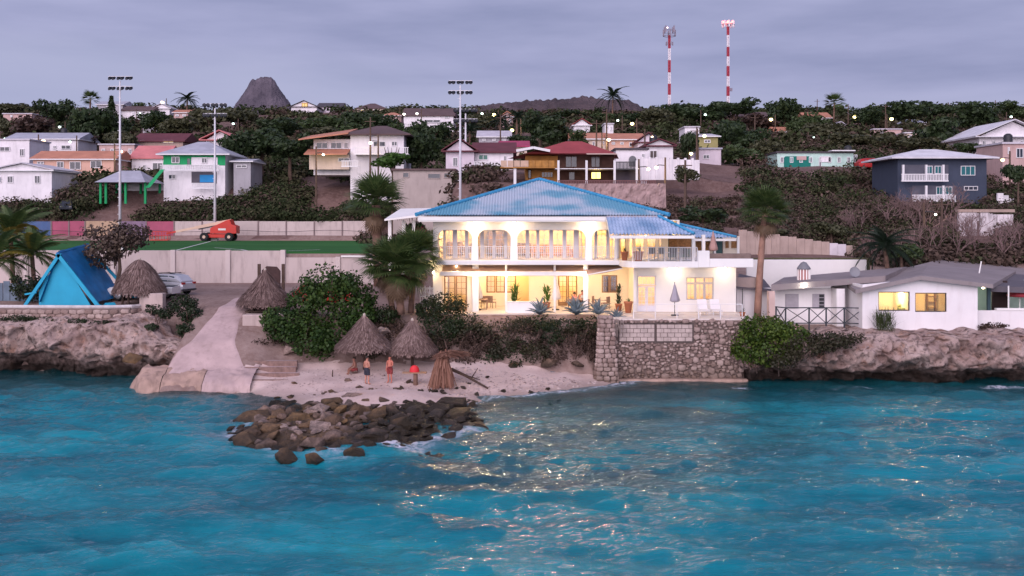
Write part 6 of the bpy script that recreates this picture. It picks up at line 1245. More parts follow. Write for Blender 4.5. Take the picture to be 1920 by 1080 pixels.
# --- two radio towers
TW = M('tower_white', (.66,.62,.66), .6, .05, bump=0); TR = M('tower_red', (.34,.035,.06), .6, .08, bump=0); ANT = M('antenna_grey', (.22,.19,.24), .6, .2, bump=0); REDL = emit('red_beacon', (1,.10,.08), 4)
def tower(px, pyb, bands, pyt, Y, label, lit):
    x = XP(px, Y); r_ = empty('radio_tower', (x, Y, ZP(pyb,Y)-12), label, 'radio tower', 'red and white radio towers'); zs = [ZP(p,Y) for p in bands]; zs[0] -= 14
    for i, (a, b_) in enumerate(zip(zs, zs[1:])):
        w0 = 1.05*(1-.03*i)
        mb = MB(); n_ = max(3, int(abs(b_-a)/1.5))
        for sx, sy in ((-1,-1),(1,-1),(1,1),(-1,1)): mb.bar((x+sx*w0*.5,Y+sy*w0*.5,a),(x+sx*w0*.5,Y+sy*w0*.5,b_),.34)
        for k in range(n_):
            z0_, z1_ = a+(b_-a)*k/n_, a+(b_-a)*(k+1)/n_; s = 1 if k % 2 else -1; mb.bar((x-s*w0*.5,Y-w0*.5,z0_),(x+s*w0*.5,Y-w0*.5,z1_),.26); mb.bar((x-s*w0*.5,Y+w0*.5,z0_),(x+s*w0*.5,Y+w0*.5,z1_),.26)
        mb.box(x-w0*.3, x+w0*.3, Y-w0*.2, Y+w0*.2, a, b_-.01); mb.build('mast_section', TW if i % 2 == 0 else TR, r_)
    zt = zs[-1]
    for k in range(8):
        th = 6.283*k/8; xx, yy = x+math.cos(th)*3.0, Y+math.sin(th)*3.0; zc_ = zt+1.2 if lit else zt+ (2.8 if k % 2 else 1.0)
        MB().box(xx-.35, xx+.35, yy-.2, yy+.2, zc_-1.6, zc_+1.8).build('antenna_panel', ANT if not lit else TW, r_); MB().bar((x, Y, zc_), (xx, yy, zc_), .16).build('antenna_arm', ANT, r_)
    MB().lathe([(3.1,0),(3.25,.1),(3.25,.25),(3.1,.3)], (x,Y,zt+(.9 if lit else -.6)), 16).build('platform_ring', ANT, r_)
    if lit:
        for k in range(7): th = 6.283*k/7; MB().lathe([(.001,-.5),(.5,-.2),(.5,.2),(.001,.5)], (x+math.cos(th)*(2.9 if k else .1), Y+math.sin(th)*2.9, zt+2.2), 8).build('beacon', REDL, r_)
        MB().box(x+1.0,x+2.2,Y-.4,Y+.4,ZP(168,Y)-.8,ZP(168,Y)+.8).build('dish', ANT, r_)
    else:
        MB().lathe([(.001,-.4),(.4,-.1),(.4,.1),(.001,.4)], (x-1.0,Y,zt+3.9), 8).build('beacon', emit('pale_beacon',(1,.6,.6),2), r_)
        for k in range(5): th = 6.283*k/5; MB().box(x+math.cos(th)*1.7-.3,x+math.cos(th)*1.7+.3,Y+math.sin(th)*1.7-.2,Y+math.sin(th)*1.7+.2,zt-5.2,zt-3.4).build('antenna_panel', ANT, r_)
tower(1255, 203, [203,178,157,136,113,91,66], 66, 520, 'red and white radio tower without bright beacons', False)
tower(1365, 195, [195,180,162,143,124,106,88,66,50], 50, 520, 'taller red and white radio tower crowned by glowing red beacons', True)
# --- street lamps and poles
POLE = M('wooden_pole', (.10,.065,.05), .9, .2, 2); LY = emit('sodium_lamp', (1,.80,.34), 3.2); LWt = emit('white_lamp', (1,.93,.78), 3.2); LC = emit('cool_lamp', (.75,1,.9), 2.2); LO = emit('orange_lamp', (1,.66,.42), 3.6)
def slamp(px, py, Y, m_, label, hgt=8.0, s=1.0, side=1, e=0):
    x = XP(px, Y); zl = ZP(py, Y); xp = x+side*1.1; zg = min(zl-3, max(lz(xp, Y)-.5, zl-12)); r_ = empty('street_lamp', (xp, Y, zg), label, 'street lamp', 'street lamps on the hillside')
    MB().tube([(xp, Y, zg), (xp, Y, zl+1.2)], [.16, .11], 7).build('pole', POLE, r_); MB().tube([(xp, Y, zl+.25), (x+side*.3, Y-.2, zl+.3), (x, Y-.3, zl+.12)], .05, 6).build('arm', DARKM, r_)
    k = s*Y/200; o = MB().lathe([(.001,-.28*k),(.24*k,-.16*k),(.30*k,0),(.2*k,.14*k),(.001,.18*k)], (x,Y-.3,zl), 10).build('lamp_head', m_, r_)
    if e: plight(o, (x, Y-1.0, zl-.6), e, (1,.8,.45), .3)
SL = [(11,260,200,LC,'at the far left edge among dark trees'),(113,238,225,LC,'above the grey sheet roof at the left'),(83,264,190,LO,'in front of the white house with grey roof'),(133,266,192,LC,'at the end of the grey sheet roof'),(228,284,160,LO,'beside the tall field mast and the salmon house'),(305,192,300,LO,'on the left skyline by the palm'),(263,213,280,LC,'before the white three-gable house'),(310,239,240,LY,'right of the dark maroon roof'),(331,229,250,LC,'among trees above the maroon roof'),(438,232,240,LC,'in the scrub below the cone hill'),(607,290,147,LWt,'under the orange porch roof of the big white house'),(695,268,147,LO,'on the pole before the big white house'),(758,214,258,LWt,'left lamp of the grey-roofed ridge house'),(782,213,258,LWt,'right lamp of the grey-roofed ridge house'),(904,213,260,LC,'left of the lamps below the ridge'),(926,215,255,LY,'small yellow one below the ridge'),(986,233,215,LY,'big yellow one left of the dark trees'),(960,244,205,LY,'above the pale grey sheet roof'),(1141,262,168,LO,'bright one between the orange roofs'),(1185,232,230,LY,'right of the tiny white block'),(1223,257,150,LO,'pinkish one above the white arched house'),(1230,314,121,LO,'bright one at the end of the wooden house rail'),(1215,317,121.5,LO,'small one beside the wooden house rail'),(1158,226,240,LC,'small one under the ridge palm'),(1320,255,172,LY,'beside the olive house'),(1295,288,150,LY,'behind the white fence'),(1322,215,262,LC,'small one in the trees right of the tower'),(1445,224,240,LY,'big yellow one below the taller tower'),(1525,258,215,LC,'above the mint house'),(1602,219,262,LY,'bright one left of the right skyline trees'),(1671,223,255,LY,'beside the pale flat house'),(1689,208,275,LWt,'high on the pole of the right skyline'),(1895,219,262,LC,'near the right edge by the white barn'),(1878,300,135,LY,'beside the pinkish house at the right edge'),(1752,402,104,LWt,'low one among bare trees under the slate house')]
for i, (px, py, Y, m_, lab) in enumerate(SL): slamp(px, py, Y, m_, 'street lamp '+lab, s=1.25 if m_ in (LY, LO) else .85, side=1 if i % 2 else -1, e={1230:160,1141:160,83:120,228:120,607:90,1752:25,695:60,1320:60,986:100}.get(px, 0))
for px, pyt, pyb, Y, lab in ((1660,195,240,255,'plain utility pole on the right skyline beside two lamps'),(1590,195,245,250,'leaning utility pole left of the pale flat house'),(1532,186,215,300,'thin pole on the skyline by the orange roof'),(1284,300,372,112,'dark pole beside the green bush below the white fence'),(1306,238,300,150,'utility pole with crossbar by the olive house'),(1137,205,262,168,'double pole between the orange roofs'),(1118,225,262,170,'shorter pole left of the double pole'),(938,215,265,190,'dark pole above the long maroon roof'),(1765,372,480,100,'dark wooden pole in the bare trees above the bungalow'),(694,220,325,147.4,'wooden pole in front of the big white house'),(1415,215,255,200,'pole in the trees right of the towers'),(1778,192,225,285,'thin skyline pole near the right trees'),(1866,188,215,290,'thin skyline pole by the right edge')):
    x = XP(px, Y); r_ = empty('utility_pole', (x, Y, ZP(pyb, Y)), lab, 'pole', 'utility poles'); MB().tube([(x, Y, ZP(pyb,Y)-3), (x+.05, Y, ZP(pyt,Y))], [.17,.11], 7).build('pole', POLE, r_); MB().bar((x-.8, Y, ZP(pyt,Y)-.6), (x+.8, Y, ZP(pyt,Y)-.6), .10).build('crossarm', POLE, r_)

for px, py, Y, lab in ((120,247,203,'black water tank on the grey sheet roof at the left'),(830,203,268,'water tank on the grey-roofed ridge house'),(1590,281,165,'water tank on the roof of the mint house'),(1225,262,150,'water tank behind the white sloping house'),(1890,260,144,'water tank on the pinkish house at the right edge')):
    x = XP(px, Y); o = MB().lathe([(.001,1.35),(.3,1.3),(.55,1.1),(.6,.9),(.6,0)], (x, Y, ZP(py, Y)-.6), 12).build('water_tank', M('black_tank_plastic', (.03,.03,.035), .5, .1, bump=0), smooth=True); tag(o, lab, 'water tank', 'rooftop water tanks')
# ================================================================== vegetation
def leaf_quads(r_, centers, normals, size, aspect=1.6):
    n_ = len(centers); d_ = r_.normal(size=(n_, 3)); d_ -= (d_*normals).sum(1, keepdims=True)*normals; d_ /= np.linalg.norm(d_, axis=1, keepdims=True)+1e-9
    e_ = np.cross(normals, d_); s = size*(.6+.8*r_.random(n_)); a = d_*(s*aspect/2)[:, None]; b_ = e_*(s/2)[:, None]
    v = np.stack([centers-a, centers+b_, centers+a, centers-b_], 1).reshape(-1, 3); f = np.arange(n_*4).reshape(-1, 4); return v, f
def cloud_points(r_, blobs, n_, shell=.55):
    w_ = np.array([b_[3]*b_[4]*b_[5] for b_ in blobs])**.67; k = r_.choice(len(blobs), n_, p=w_/w_.sum()); B = np.array(blobs)[k]
    u = r_.normal(size=(n_, 3)); u /= np.linalg.norm(u, axis=1, keepdims=True); rad = shell+(1-shell)*r_.random(n_)**.5
    c = B[:, :3]+u*B[:, 3:6]*rad[:, None]*(.9+.25*r_.random(n_))[:, None]; nn = u+r_.normal(size=(n_, 3))*.6; nn /= np.linalg.norm(nn, axis=1, keepdims=True); return c, nn
def crown_blobs(r_, n_, flat=.7):
    bl = [(0, 0, 0, .62, .62, .55*flat)]
    for _ in range(n_):
        th = r_.random()*6.283; q = .25+.5*r_.random(); z = (r_.random()*1.3-.55)*flat*.8; s = .22+.26*r_.random(); bl.append((q*math.cos(th), q*math.sin(th), z, s, s, s*.75*(.6+.4*flat)))
    return bl
LG = {'dark': leafmat('dark_tree_leaves', [(.0155,.0292,.0116), (.0292,.0505,.0175), (.0505,.0759,.0262)]), 'mid': leafmat('mid_tree_leaves', [(.0273,.0467,.0155), (.0486,.0778,.0252), (.0778,.1069,.0389)]), 'olive': leafmat('olive_tree_leaves', [(.0437,.0467,.0213), (.0680,.0720,.0331), (.1069,.1021,.0535)]), 'bright': leafmat('bright_tree_leaves', [(.0292,.0729,.0116), (.0535,.1166,.0194), (.0875,.1652,.0292)]), 'brown': leafmat('brown_scrub_leaves', [(.0486,.0292,.0252), (.0729,.0437,.0350), (.0972,.0632,.0486)])}
BARK = M('tree_bark', (.10,.065,.05), .95, .25, 3)
CROWN = {}
for kind_ in LG:
    for k in range(4):
        r_ = np.random.default_rng(50+k*7+len(kind_)); bl = crown_blobs(r_, 9+k*2, .8 if k % 2 else .65); c, nn = cloud_points(r_, bl, 1500, .5); v, f = leaf_quads(r_, c, nn, .115); CROWN[kind_, k] = npmesh('_crown_'+kind_, v, f, LG[kind_])
def trunk_mesh():
    mb = MB().tube([(0,0,-1.4),(.03,.02,-.7),(.0,.05,-.1)], [.10,.075,.05], 7)
    for k in range(5):
        th = k*1.257; mb.tube([(0,.04,-.35+.05*k),(.22*math.cos(th),.22*math.sin(th),.0),(.42*math.cos(th),.42*math.sin(th),.22)], [.05,.03,.012], 5)
    me = bpy.data.meshes.new('trunk'); me.from_pydata(mb.v, [], mb.f); me.materials.append(BARK); return me
TRUNK = trunk_mesh()
def tree(px, py, rx, rz, Y, kind_, label, group=None, name='tree', ry=None):
    p = P(px, py, Y); sx = rx*Y/F*1.08; sz = rz*Y/F*1.25; zg = min(lz(p.x, Y), p.z-sz*.5); r_ = empty(name, (p.x, Y, zg), label, 'tree' if name == 'tree' else 'shrub', group)
    k = rnd.randrange(4); inst('crown', CROWN[kind_, k], r_, (0, 0, p.z-zg), (0, 0, rnd.uniform(0, 6.28)), (sx, ry or min(sx, 5), sz)); h = p.z-zg
    inst('trunk', TRUNK, r_, (0, 0, p.z-zg), (0, 0, rnd.uniform(0, 6.28)), (min(sx, sz*1.4), min(sx, sz*1.4), max(.6, h/1.3))); return r_
TR = [(100,212,38,28,262,'dark','broad dark tree on the left skyline'),(165,240,45,40,222,'dark','tall dark tree left of the skyline pine'),(215,238,42,40,226,'dark','dark tree behind the floodlight mast'),(62,238,42,24,234,'brown','brownish tree above the grey sheet roof'),(20,238,30,24,240,'olive','olive tree at the far left slope'),(20,205,34,15,285,'olive','low tree on the far left skyline'),(225,265,35,25,202,'olive','olive tree above the salmon roof'),(150,262,28,16,205,'brown','low brown tree right of the grey sheet roof'),(290,232,30,24,242,'dark','dark tree below the white skyline houses'),(265,205,18,12,300,'mid','round tree before the white skyline houses'),(335,238,42,24,236,'olive','olive tree left of the pink gable roof'),(395,222,50,26,262,'olive','wide olive tree below the cone hill'),(450,222,45,24,268,'olive','olive thicket tree at the foot of the cone hill'),(490,275,52,34,165,'dark','big dark tree right of the pink roof'),(448,282,38,30,162,'dark','dark tree beside the green house'),(545,280,40,30,160,'dark','dark tree left of the big white house'),(522,245,44,24,205,'dark','dark tree high above the dark grove'),(585,232,40,22,236,'mid','mid green tree below the skyline houses'),(600,252,40,18,212,'olive','olive tree behind the orange wing roof'),(645,240,36,22,228,'mid','tree behind the big white house'),(678,222,36,24,268,'dark','round dark tree below the hipped skyline house'),(720,238,34,24,236,'dark','dark tree right of the hipped skyline house'),(735,302,38,20,138,'bright','bright green round tree before the big white house'),(790,288,42,38,156,'dark','large dark tree right of the big white house'),(770,250,38,26,216,'mid','tree between white house and ridge house'),(812,252,36,28,205,'dark','dark tree left of the floodlight masts'),(1042,248,44,34,182,'dark','largest dark tree above the red roofed wooden house'),(1012,238,34,30,190,'dark','dark tree left of the largest one'),(1085,262,22,18,172,'mid','small tree before the orange roofs'),(985,262,26,16,172,'dark','dark tree behind the magenta roof'),(905,228,32,18,258,'olive','olive tree below the ridge at centre'),(860,218,36,16,285,'dark','dark tree behind the upper floodlights'),(950,219,44,11,300,'dark','low dark tree at the foot of the ridge'),(1010,220,50,11,298,'olive','wide olive tree at the foot of the ridge'),(1070,219,44,11,295,'dark','dark tree below the ridge crest'),(1130,220,42,12,290,'mid','tree below the ridge palm'),(1185,221,42,15,280,'dark','dark tree right of the ridge palm'),(1235,222,46,22,262,'olive','olive tree below the first radio tower'),(1280,214,46,20,280,'dark','dark tree between the radio towers'),(1335,212,44,24,270,'dark','dark tree left of the taller radio tower foot'),(1375,205,40,20,285,'dark','dark tree at the taller radio tower foot'),(1368,248,40,42,196,'dark','tall dark tree beside the olive house'),(1292,268,22,34,158,'dark','slim dark tree behind the white fence'),(1285,330,24,22,113,'olive','green bush tree beside the dark pole'),(1425,228,36,20,250,'brown','brown tree right of the tall dark tree'),(1470,215,40,30,252,'dark','dark tree on the skyline right of the towers'),(1505,232,34,24,240,'mid','tree left of the orange skyline roof'),(1405,262,40,28,188,'dark','dark tree above the bare hillside'),(1390,292,42,26,160,'mid','rounded tree left of the mint house'),(1435,282,34,22,168,'olive','olive tree touching the mint house'),(1545,245,40,20,225,'olive','olive tree above the mint house'),(1590,262,40,18,205,'olive','low olive tree right of the cool lamp'),(1625,222,34,22,262,'dark','dark tree behind the leaning pole'),(1705,212,46,24,268,'dark','wide dark tree on the right skyline'),(1752,205,32,20,280,'dark','round dark tree on the right skyline'),(1650,268,44,18,205,'olive','low olive tree left of the slate house roof'),(1765,252,46,36,205,'dark','big dark tree above the slate house'),(1838,222,52,32,250,'dark','massive dark tree near the right edge'),(1900,208,30,18,285,'mid','pale skyline tree at the right edge'),(1725,268,34,14,190,'olive','olive tree just above the pale hip roof'),(1818,275,30,14,176,'mid','small tree before the white barn'),(1910,325,24,30,118,'dark','dark tree at the right edge below the pinkish house'),(1318,406,44,20,101,'dark','dark tree behind the villa porch roof'),(1450,440,34,16,99.5,'olive','scrubby tree leaning over the tan plank wall'),(1560,430,30,20,101,'olive','scrubby tree above the end of the tan wall'),(1690,470,34,22,90,'mid','small leafy tree behind the bungalow roof'),(775,425,20,16,82,'mid','small garden tree under the villa pergola')]
for px, py, rx, rz, Y, kd, lab in TR: tree(px, py, rx, rz, Y, kd, lab, 'hillside trees' if Y > 110 else None)
bg_ = MB(); r_ = np.random.default_rng(4); c, nn = cloud_points(r_, [(XP(790,81), 81, ZP(435,81), .5, .4, .45)], 300, .4); v, f = leaf_quads(r_, c, nn, .16); o = npmesh('bougainvillea', v, f, leafmat('magenta_bracts', [(.30,.02,.10),(.45,.04,.18)])); tag(o, 'small magenta bougainvillea beside the villa corner', 'shrub')
# --- scrub cover of the slopes: one mass
TINTS = np.array([(.0362,.0449,.0190), (.0518,.0535,.0276), (.0734,.0502,.0397), (.0950,.0648,.0535), (.0294,.0397,.0173), (.0648,.0588,.0346)])
m, t, b = base('scrub_foliage'); setp(b, .9, 0, .1); at = t.nodes.new('ShaderNodeAttribute'); at.attribute_name = 'tint'; g = t.nodes.new('ShaderNodeNewGeometry')
k_ = math_node(t, 'ADD', .55, math_node(t, 'MULTIPLY', g.outputs['Random Per Island'], .9)); vm = t.nodes.new('ShaderNodeVectorMath'); vm.operation = 'SCALE'; t.links.new(at.outputs['Vector'], vm.inputs[0]); t.links.new(k_, vm.inputs['Scale']); t.links.new(vm.outputs[0], b.inputs['Base Color'])
r_ = np.random.default_rng(77); VV = []; CC = []; NB = 0; FOOT += [(XP(1440,150), XP(1620,150), 146, 160), (XP(1790,100), XP(1910,100), 99, 106), (XP(1670,122), XP(1860,122), 120, 127)]; FA = np.array(FOOT)
def free(x, y): return not bool(((x > FA[:,0]) & (x < FA[:,1]) & (y > FA[:,2]) & (y < FA[:,3])).any())
def scatter(n_, gen, smin, smax, nl, lf, flat=.6, tints=None):
    global NB
    for _ in range(n_):
        x, y = gen()
        if not free(x, y): continue
        s = smin+(smax-smin)*r_.random(); z = lz(x, y); bl = [(x, y, z+s*.5*flat, s, s, s*flat)]+[(x+r_.normal()*s*.5, y+r_.normal()*s*.5, z+s*flat*(.4+.5*r_.random()), s*.5, s*.5, s*.4*flat) for _ in range(3)]
        c, nn = cloud_points(r_, bl, nl, .45); nn[:, 2] += .5; nn /= np.linalg.norm(nn, axis=1, keepdims=True); v, f = leaf_quads(r_, c, nn, lf, 1.7); VV.append(v); tt = TINTS[r_.choice(tints or range(6))]; CC.append(np.repeat(tt[None], len(v), 0)); NB += 1
U = r_.uniform
def box_gen(pa, pb, y0, y1):
    def g_():
        y = U(y0, y1); return XP(U(pa, pb), y), y
    return g_
scatter(620, box_gen(-30, 760, 144.6, 153), 1.3, 2.6, 190, .26)                  # dark belt behind the field
scatter(320, box_gen(420, 860, 144.6, 153), 1.4, 2.8, 190, .26, tints=[0,1,4,4])
scatter(150, box_gen(690, 960, 112, 137), 1.0, 2.0, 120, .3, tints=[2,3,2,1])
scatter(190, box_gen(920, 1260, 108, 118), .6, 1.5, 90, .26, tints=[2,3,2,3,5])
scatter(560, box_gen(1455, 1960, 101, 126), 1.0, 2.3, 230, .2, tints=[0,1,2,5,3,2])
scatter(420, box_gen(1400, 1960, 126, 165), 1.3, 2.6, 170, .27)
scatter(170, box_gen(1240, 1470, 104, 132), .4, 1.2, 110, .18, tints=[2,3,5,2])
scatter(420, box_gen(-40, 1000, 155, 205), 1.3, 2.8, 90, .44, tints=[0,1,4,5])
scatter(300, box_gen(1230, 1980, 160, 210), 1.4, 2.8, 90, .44)
scatter(950, box_gen(-60, 2000, 205, 318), 1.8, 3.6, 70, .7, tints=[0,1,4,5,2])
scatter(170, box_gen(-60, 880, 322, 350), 2.0, 4.0, 70, .8, tints=[0,4,1]); scatter(120, box_gen(1215, 2000, 322, 350), 2.0, 4.2, 70, .8, tints=[0,4,1]); scatter(60, box_gen(880, 1215, 300, 330), 1.2, 2.2, 70, .6, tints=[2,1])
scatter(160, box_gen(1620, 1960, 92, 104), .8, 1.9, 120, .26, tints=[2,3,2,1])
V_ = np.vstack(VV); o = npmesh('scrub_vegetation', V_, np.arange(len(V_)).reshape(-1, 4), m, attrs={'tint': np.vstack(CC)}); tag(o, 'dry thorny scrub covering the hillside between the houses', kind='stuff')
# --- bare twiggy trees on the right slope
def bare_mesh(seed):
    q = random.Random(seed); mb = MB()
    def br(p, d_, l_, r0, dep):
        e = p+d_*l_; mb.tube([p, e], [r0, r0*.62], 4, cap=False)
        if dep == 0: return
        for _ in range(q.choice((2,3,3))):
            nd = (d_+Vector((q.gauss(0,.5), q.gauss(0,.5), q.gauss(.15,.3)))).normalized(); br(e, nd, l_*q.uniform(.6,.85), r0*.62, dep-1)
    for k in range(3): br(Vector((0,0,-.3)), Vector((q.gauss(0,.3), q.gauss(0,.3), 1)).normalized(), .9, .055, 5)
    me = bpy.data.meshes.new('branches'); me.from_pydata(mb.v, [], mb.f); me.materials.append(M('grey_twigs', (.20,.13,.125), .95, .25, 3, bump=0)); return me
BM = [bare_mesh(k) for k in range(4)]
for i, (px, py, Y, s, lab) in enumerate(((1640,470,92,1.1,'left of the dark drooping palm'),(1712,480,92,1.3,'right of the dark drooping palm'),(1745,470,95,1.6,'before the low street lamp'),(1790,478,94,1.5,'below the ruined house, left side'),(1830,480,95,1.4,'below the ruined house doorway'),(1875,480,93,1.5,'below the ruined house, right side'),(1905,470,98,1.5,'at the right edge beside the ruin'),(1700,420,108,1.6,'left of the slate house lower balcony'),(1735,440,104,1.6,'under the slate house lower balcony'),(1665,430,108,1.5,'in the scrub left of the slate house'),(1820,430,103,1.4,'before the ruined house wall'),(1610,450,104,1.3,'above the end of the tan plank wall'),(1780,400,112,1.5,'just below the slate house corner'))):
    x = XP(px, Y); r2 = empty('bare_shrub', (x, Y, lz(x, Y)), 'leafless twiggy shrub '+lab, 'shrub', 'leafless shrubs'); inst('branches', BM[i % 4], r2, (0,0,0), (0,0,i*1.3), (s, s, s*1.05))
# --- palms
def fan_frond(seed, n_=17, ln=1.0, spread=150, droop=.35):
    q = random.Random(seed); mb = MB(); mb.tube([(0,0,0),(.45,0,.04),(.85,0,.02)], [.025,.018,.014], 4)
    for k in range(n_):
        a = R(-spread/2+spread*k/(n_-1)); l_ = ln*(.8+.25*math.cos(a*.8))*q.uniform(.9,1.05); d_ = Vector((math.cos(a), math.sin(a), 0)); s_ = Vector((-d_.y, d_.x, 0))*.075; b0 = Vector((.85,0,.02)); pts = []
        for j in range(4):
            u = j/3; c = b0+d_*l_*u+Vector((0,0,-droop*l_*u**2.2+.05*math.sin(u*3))); w_ = (1-u*.9) if u > .3 else .7+u; pts += [c-s_*w_, c+s_*w_]
        mb.add(pts, [(0,1,3,2),(2,3,5,4),(4,5,7,6)])
    return mb
def feather_frond(seed, ln=3.0, droop=.5, nl=30, dl=.6):
    q = random.Random(seed); mb = MB(); R_ = [Vector((ln*u*(1-.12*u), 0, .35*ln*u-droop*ln*u*u*1.5)) for u in np.linspace(0,1,9)]; mb.tube(R_, [.035*(1-.8*i/8) for i in range(9)], 4)
    for k in range(nl):
        u = .12+.86*k/nl; i = min(7, int(u*8)); c = R_[i].lerp(R_[i+1], u*8-i); l_ = dl*math.sin(u*math.pi*.85+.25)*q.uniform(.85,1.1)
        for s in (-1, 1):
            d_ = Vector((.55, s*1.0, -.35)).normalized(); w_ = Vector((.035,0,0)); e = c+d_*l_+Vector((0,0,-.25*l_)); md = c+d_*l_*.5; mb.add([c-w_, c+w_, md+w_, md-w_, e], [(0,1,2,3),(3,2,4)])
    return mb
def fmesh(mb, mat): me = bpy.data.meshes.new('frond'); me.from_pydata(mb.v, [], mb.f); me.materials.append(mat); return me
PG = leafmat('fan_palm_green', [(.028,.055,.016),(.06,.10,.028),(.12,.145,.05)]); PD = leafmat('dark_palm_green', [(.010,.022,.012),(.02,.036,.018)]); PY = leafmat('dry_palm_leaf', [(.16,.10,.06),(.24,.16,.10)]); PYG = leafmat('yellow_palm_leaf', [(.10,.11,.02),(.26,.19,.03)])
FF = [fmesh(fan_frond(k, droop=.12+.13*(k % 3)), PG) for k in range(5)]; FFD = [fmesh(fan_frond(k+9, droop=.55), PY) for k in range(2)]; FT = [fmesh(feather_frond(k, droop=.35+.15*k), PG) for k in range(3)]; FTD = [fmesh(feather_frond(k, droop=.6+.15*k, nl=34), PD) for k in range(3)]; FTY = [fmesh(feather_frond(k, droop=.5), PYG) for k in range(2)]
TRB = M('palm_trunk_brown', (.17,.10,.075), .95, .3, 3, bump=.7, bscale=9, bdist=.05); TRP = M('palm_trunk_pinkish', (.30,.17,.13), .95, .25, 2, bump=.6, bscale=9, bdist=.04)
def palm(base_, top, label, meshes, n_, s, r0, r1, trunkmat=None, dead=(), el=(-35, 75), seed=1, bend=.0, group=None, yl=None, nd=10):
    q = random.Random(seed); b0 = Vector(base_); t0 = Vector(top); rt = empty('palm_tree', base_, label, 'palm', group); md = b0.lerp(t0, .5)+Vector((bend, 0, 0)); pts = [b0.lerp(md, u).lerp(md.lerp(t0, u), u) for u in np.linspace(0,1,9)]; rs = [(r0+(r1-r0)*i/8)*(1+.06*(i % 2)) for i in range(9)]; MB().tube(pts, rs, 10).build('trunk', trunkmat or TRB, rt, smooth=True)
    for k in range(n_):
        th = k*2.39996+q.uniform(-.2,.2); e_ = R(el[0]+(el[1]-el[0])*((k+.5)/n_)**.8); sc_ = s*q.uniform(.85,1.1); me = q.choice(meshes)
        if yl and q.random() < .25: me = q.choice(yl)
        inst('frond', me, rt, t0-b0, (q.uniform(-.3,.3), -e_, th), (sc_, sc_, sc_))
    for k in range(nd if dead else 0): th = k*2.4+.5; inst('dead_frond', q.choice(dead), rt, t0-b0+Vector((0,0,-.15)), (q.uniform(-.3,.3), R(q.uniform(45,75)), th), (s*.8,)*3)
    return rt
Yp = 69.5
palm((XP(752,Yp), Yp, 4.2), (XP(745,Yp), Yp, ZP(505,Yp)), 'big fan palm with shaggy crown at the left corner of the villa', FF, 46, 1.42, .26, .24, dead=FFD, seed=3, group='fan palms', nd=16)
palm((XP(770,Yp+1.2), Yp+1.2, 4.2), (XP(775,Yp), Yp+1.0, ZP(482,Yp)), 'second fan palm trunk crowding behind the big one at the villa corner', FF, 38, 1.3, .2, .18, dead=FFD, seed=4, group='fan palms', nd=8)
palm((XP(737,Yp+.8), Yp+.8, 4.2), (XP(720,Yp), Yp+.6, ZP(498,Yp)), 'fan palm on the left of the villa corner clump', FF, 34, 1.2, .2, .18, dead=FFD, seed=8, group='fan palms', nd=6)
Yp = 86.; palm((XP(710,Yp), Yp, 5), (XP(705,Yp), Yp, ZP(385,Yp)), 'tall thick-trunked fan palm rising behind the villa corner clump', FF, 48, 1.6, .42, .36, dead=FFD, seed=5, group='fan palms', trunkmat=TRB, el=(-20,85))
Yp = 73.; palm((XP(1420,Yp), Yp, 3.6), (XP(1434,Yp), Yp, ZP(400,Yp)), 'tall slender fan palm between villa and bungalow', FF, 52, 1.2, .26, .2, trunkmat=TRP, dead=FFD, seed=6, group='fan palms', bend=-.1, el=(-30,80), nd=6)
Yp = 80.; palm((XP(1668,Yp), Yp, 5), (XP(1660,Yp), Yp, ZP(465,Yp)), 'dark drooping coconut palm behind the bungalow roof', FTD, 34, .85, .2, .16, seed=7, el=(-30,80))
for px, py, Y, s, sd, lab in ((20,440,82,1.25,11,'coconut palm with yellowing fronds at the left edge, tallest'),(60,478,79,1.05,12,'lower coconut palm with yellow fronds behind the blue A-frame'),(-12,490,77,1.1,13,'coconut palm cut by the left edge of the picture')):
    palm((XP(px+6,Y), Y, 4.6), (XP(px,Y), Y, ZP(py,Y)), lab, FT, 28, s, .2, .15, seed=sd, yl=FTY, el=(-25,75), group='coconut palms')
for px, py, Y, s, sd, lab, ms in ((350,187,300,1.3,21,'coconut palm silhouette on the left skyline',FTD),(168,186,262,1.5,22,'fan palm above the dark trees on the left skyline',FF),(1148,182,292,1.55,23,'lone palm standing on the low ridge',FTD),(1563,194,285,1.9,24,'reddish fan palm on the right skyline',FF),(880,246,208,1.3,25,'palm behind the second floodlight mast',FTD),(937,228,230,1.2,26,'dark palm beside the pole above the sheet roof',FTD),(968,222,240,1.2,27,'dark palm under the left end of the ridge',FTD)):
    x = XP(px, Y); zg = lz(x, Y); zt_ = ZP(py, Y); palm((x, Y, min(zg, zt_-4)), (x+.2, Y, zt_), lab, ms, 22, s, .25, .2, seed=sd, group='skyline palms')
# conifer on the skyline
x, Y = XP(209,290), 290.; zt_ = ZP(178,Y); cf = empty('pine_tree', (x, Y, lz(x,Y)), 'slim dark pine on the left skyline', 'tree'); MB().tube([(x,Y,lz(x,Y)),(x,Y,zt_)], [.25,.03], 6).build('trunk', BARK, cf)
r_ = np.random.default_rng(9); cs = []; 
for k in range(16): u = k/16; n_ = 60; th = r_.random(n_)*6.283; q = (1-u)*2.4*np.sqrt(r_.random(n_))+.1; cs.append(np.stack([q*np.cos(th), q*np.sin(th), zt_-lz(x,Y)-7.5*(1-u)-q*.35+r_.normal(size=n_)*.1], 1))
c = np.vstack(cs); nn = r_.normal(size=c.shape)+np.array([0,0,1.2]); nn /= np.linalg.norm(nn, axis=1, keepdims=True); v, f = leaf_quads(r_, c, nn, .4, 2.2); npmesh('crown', v, f, LG['dark'], cf)
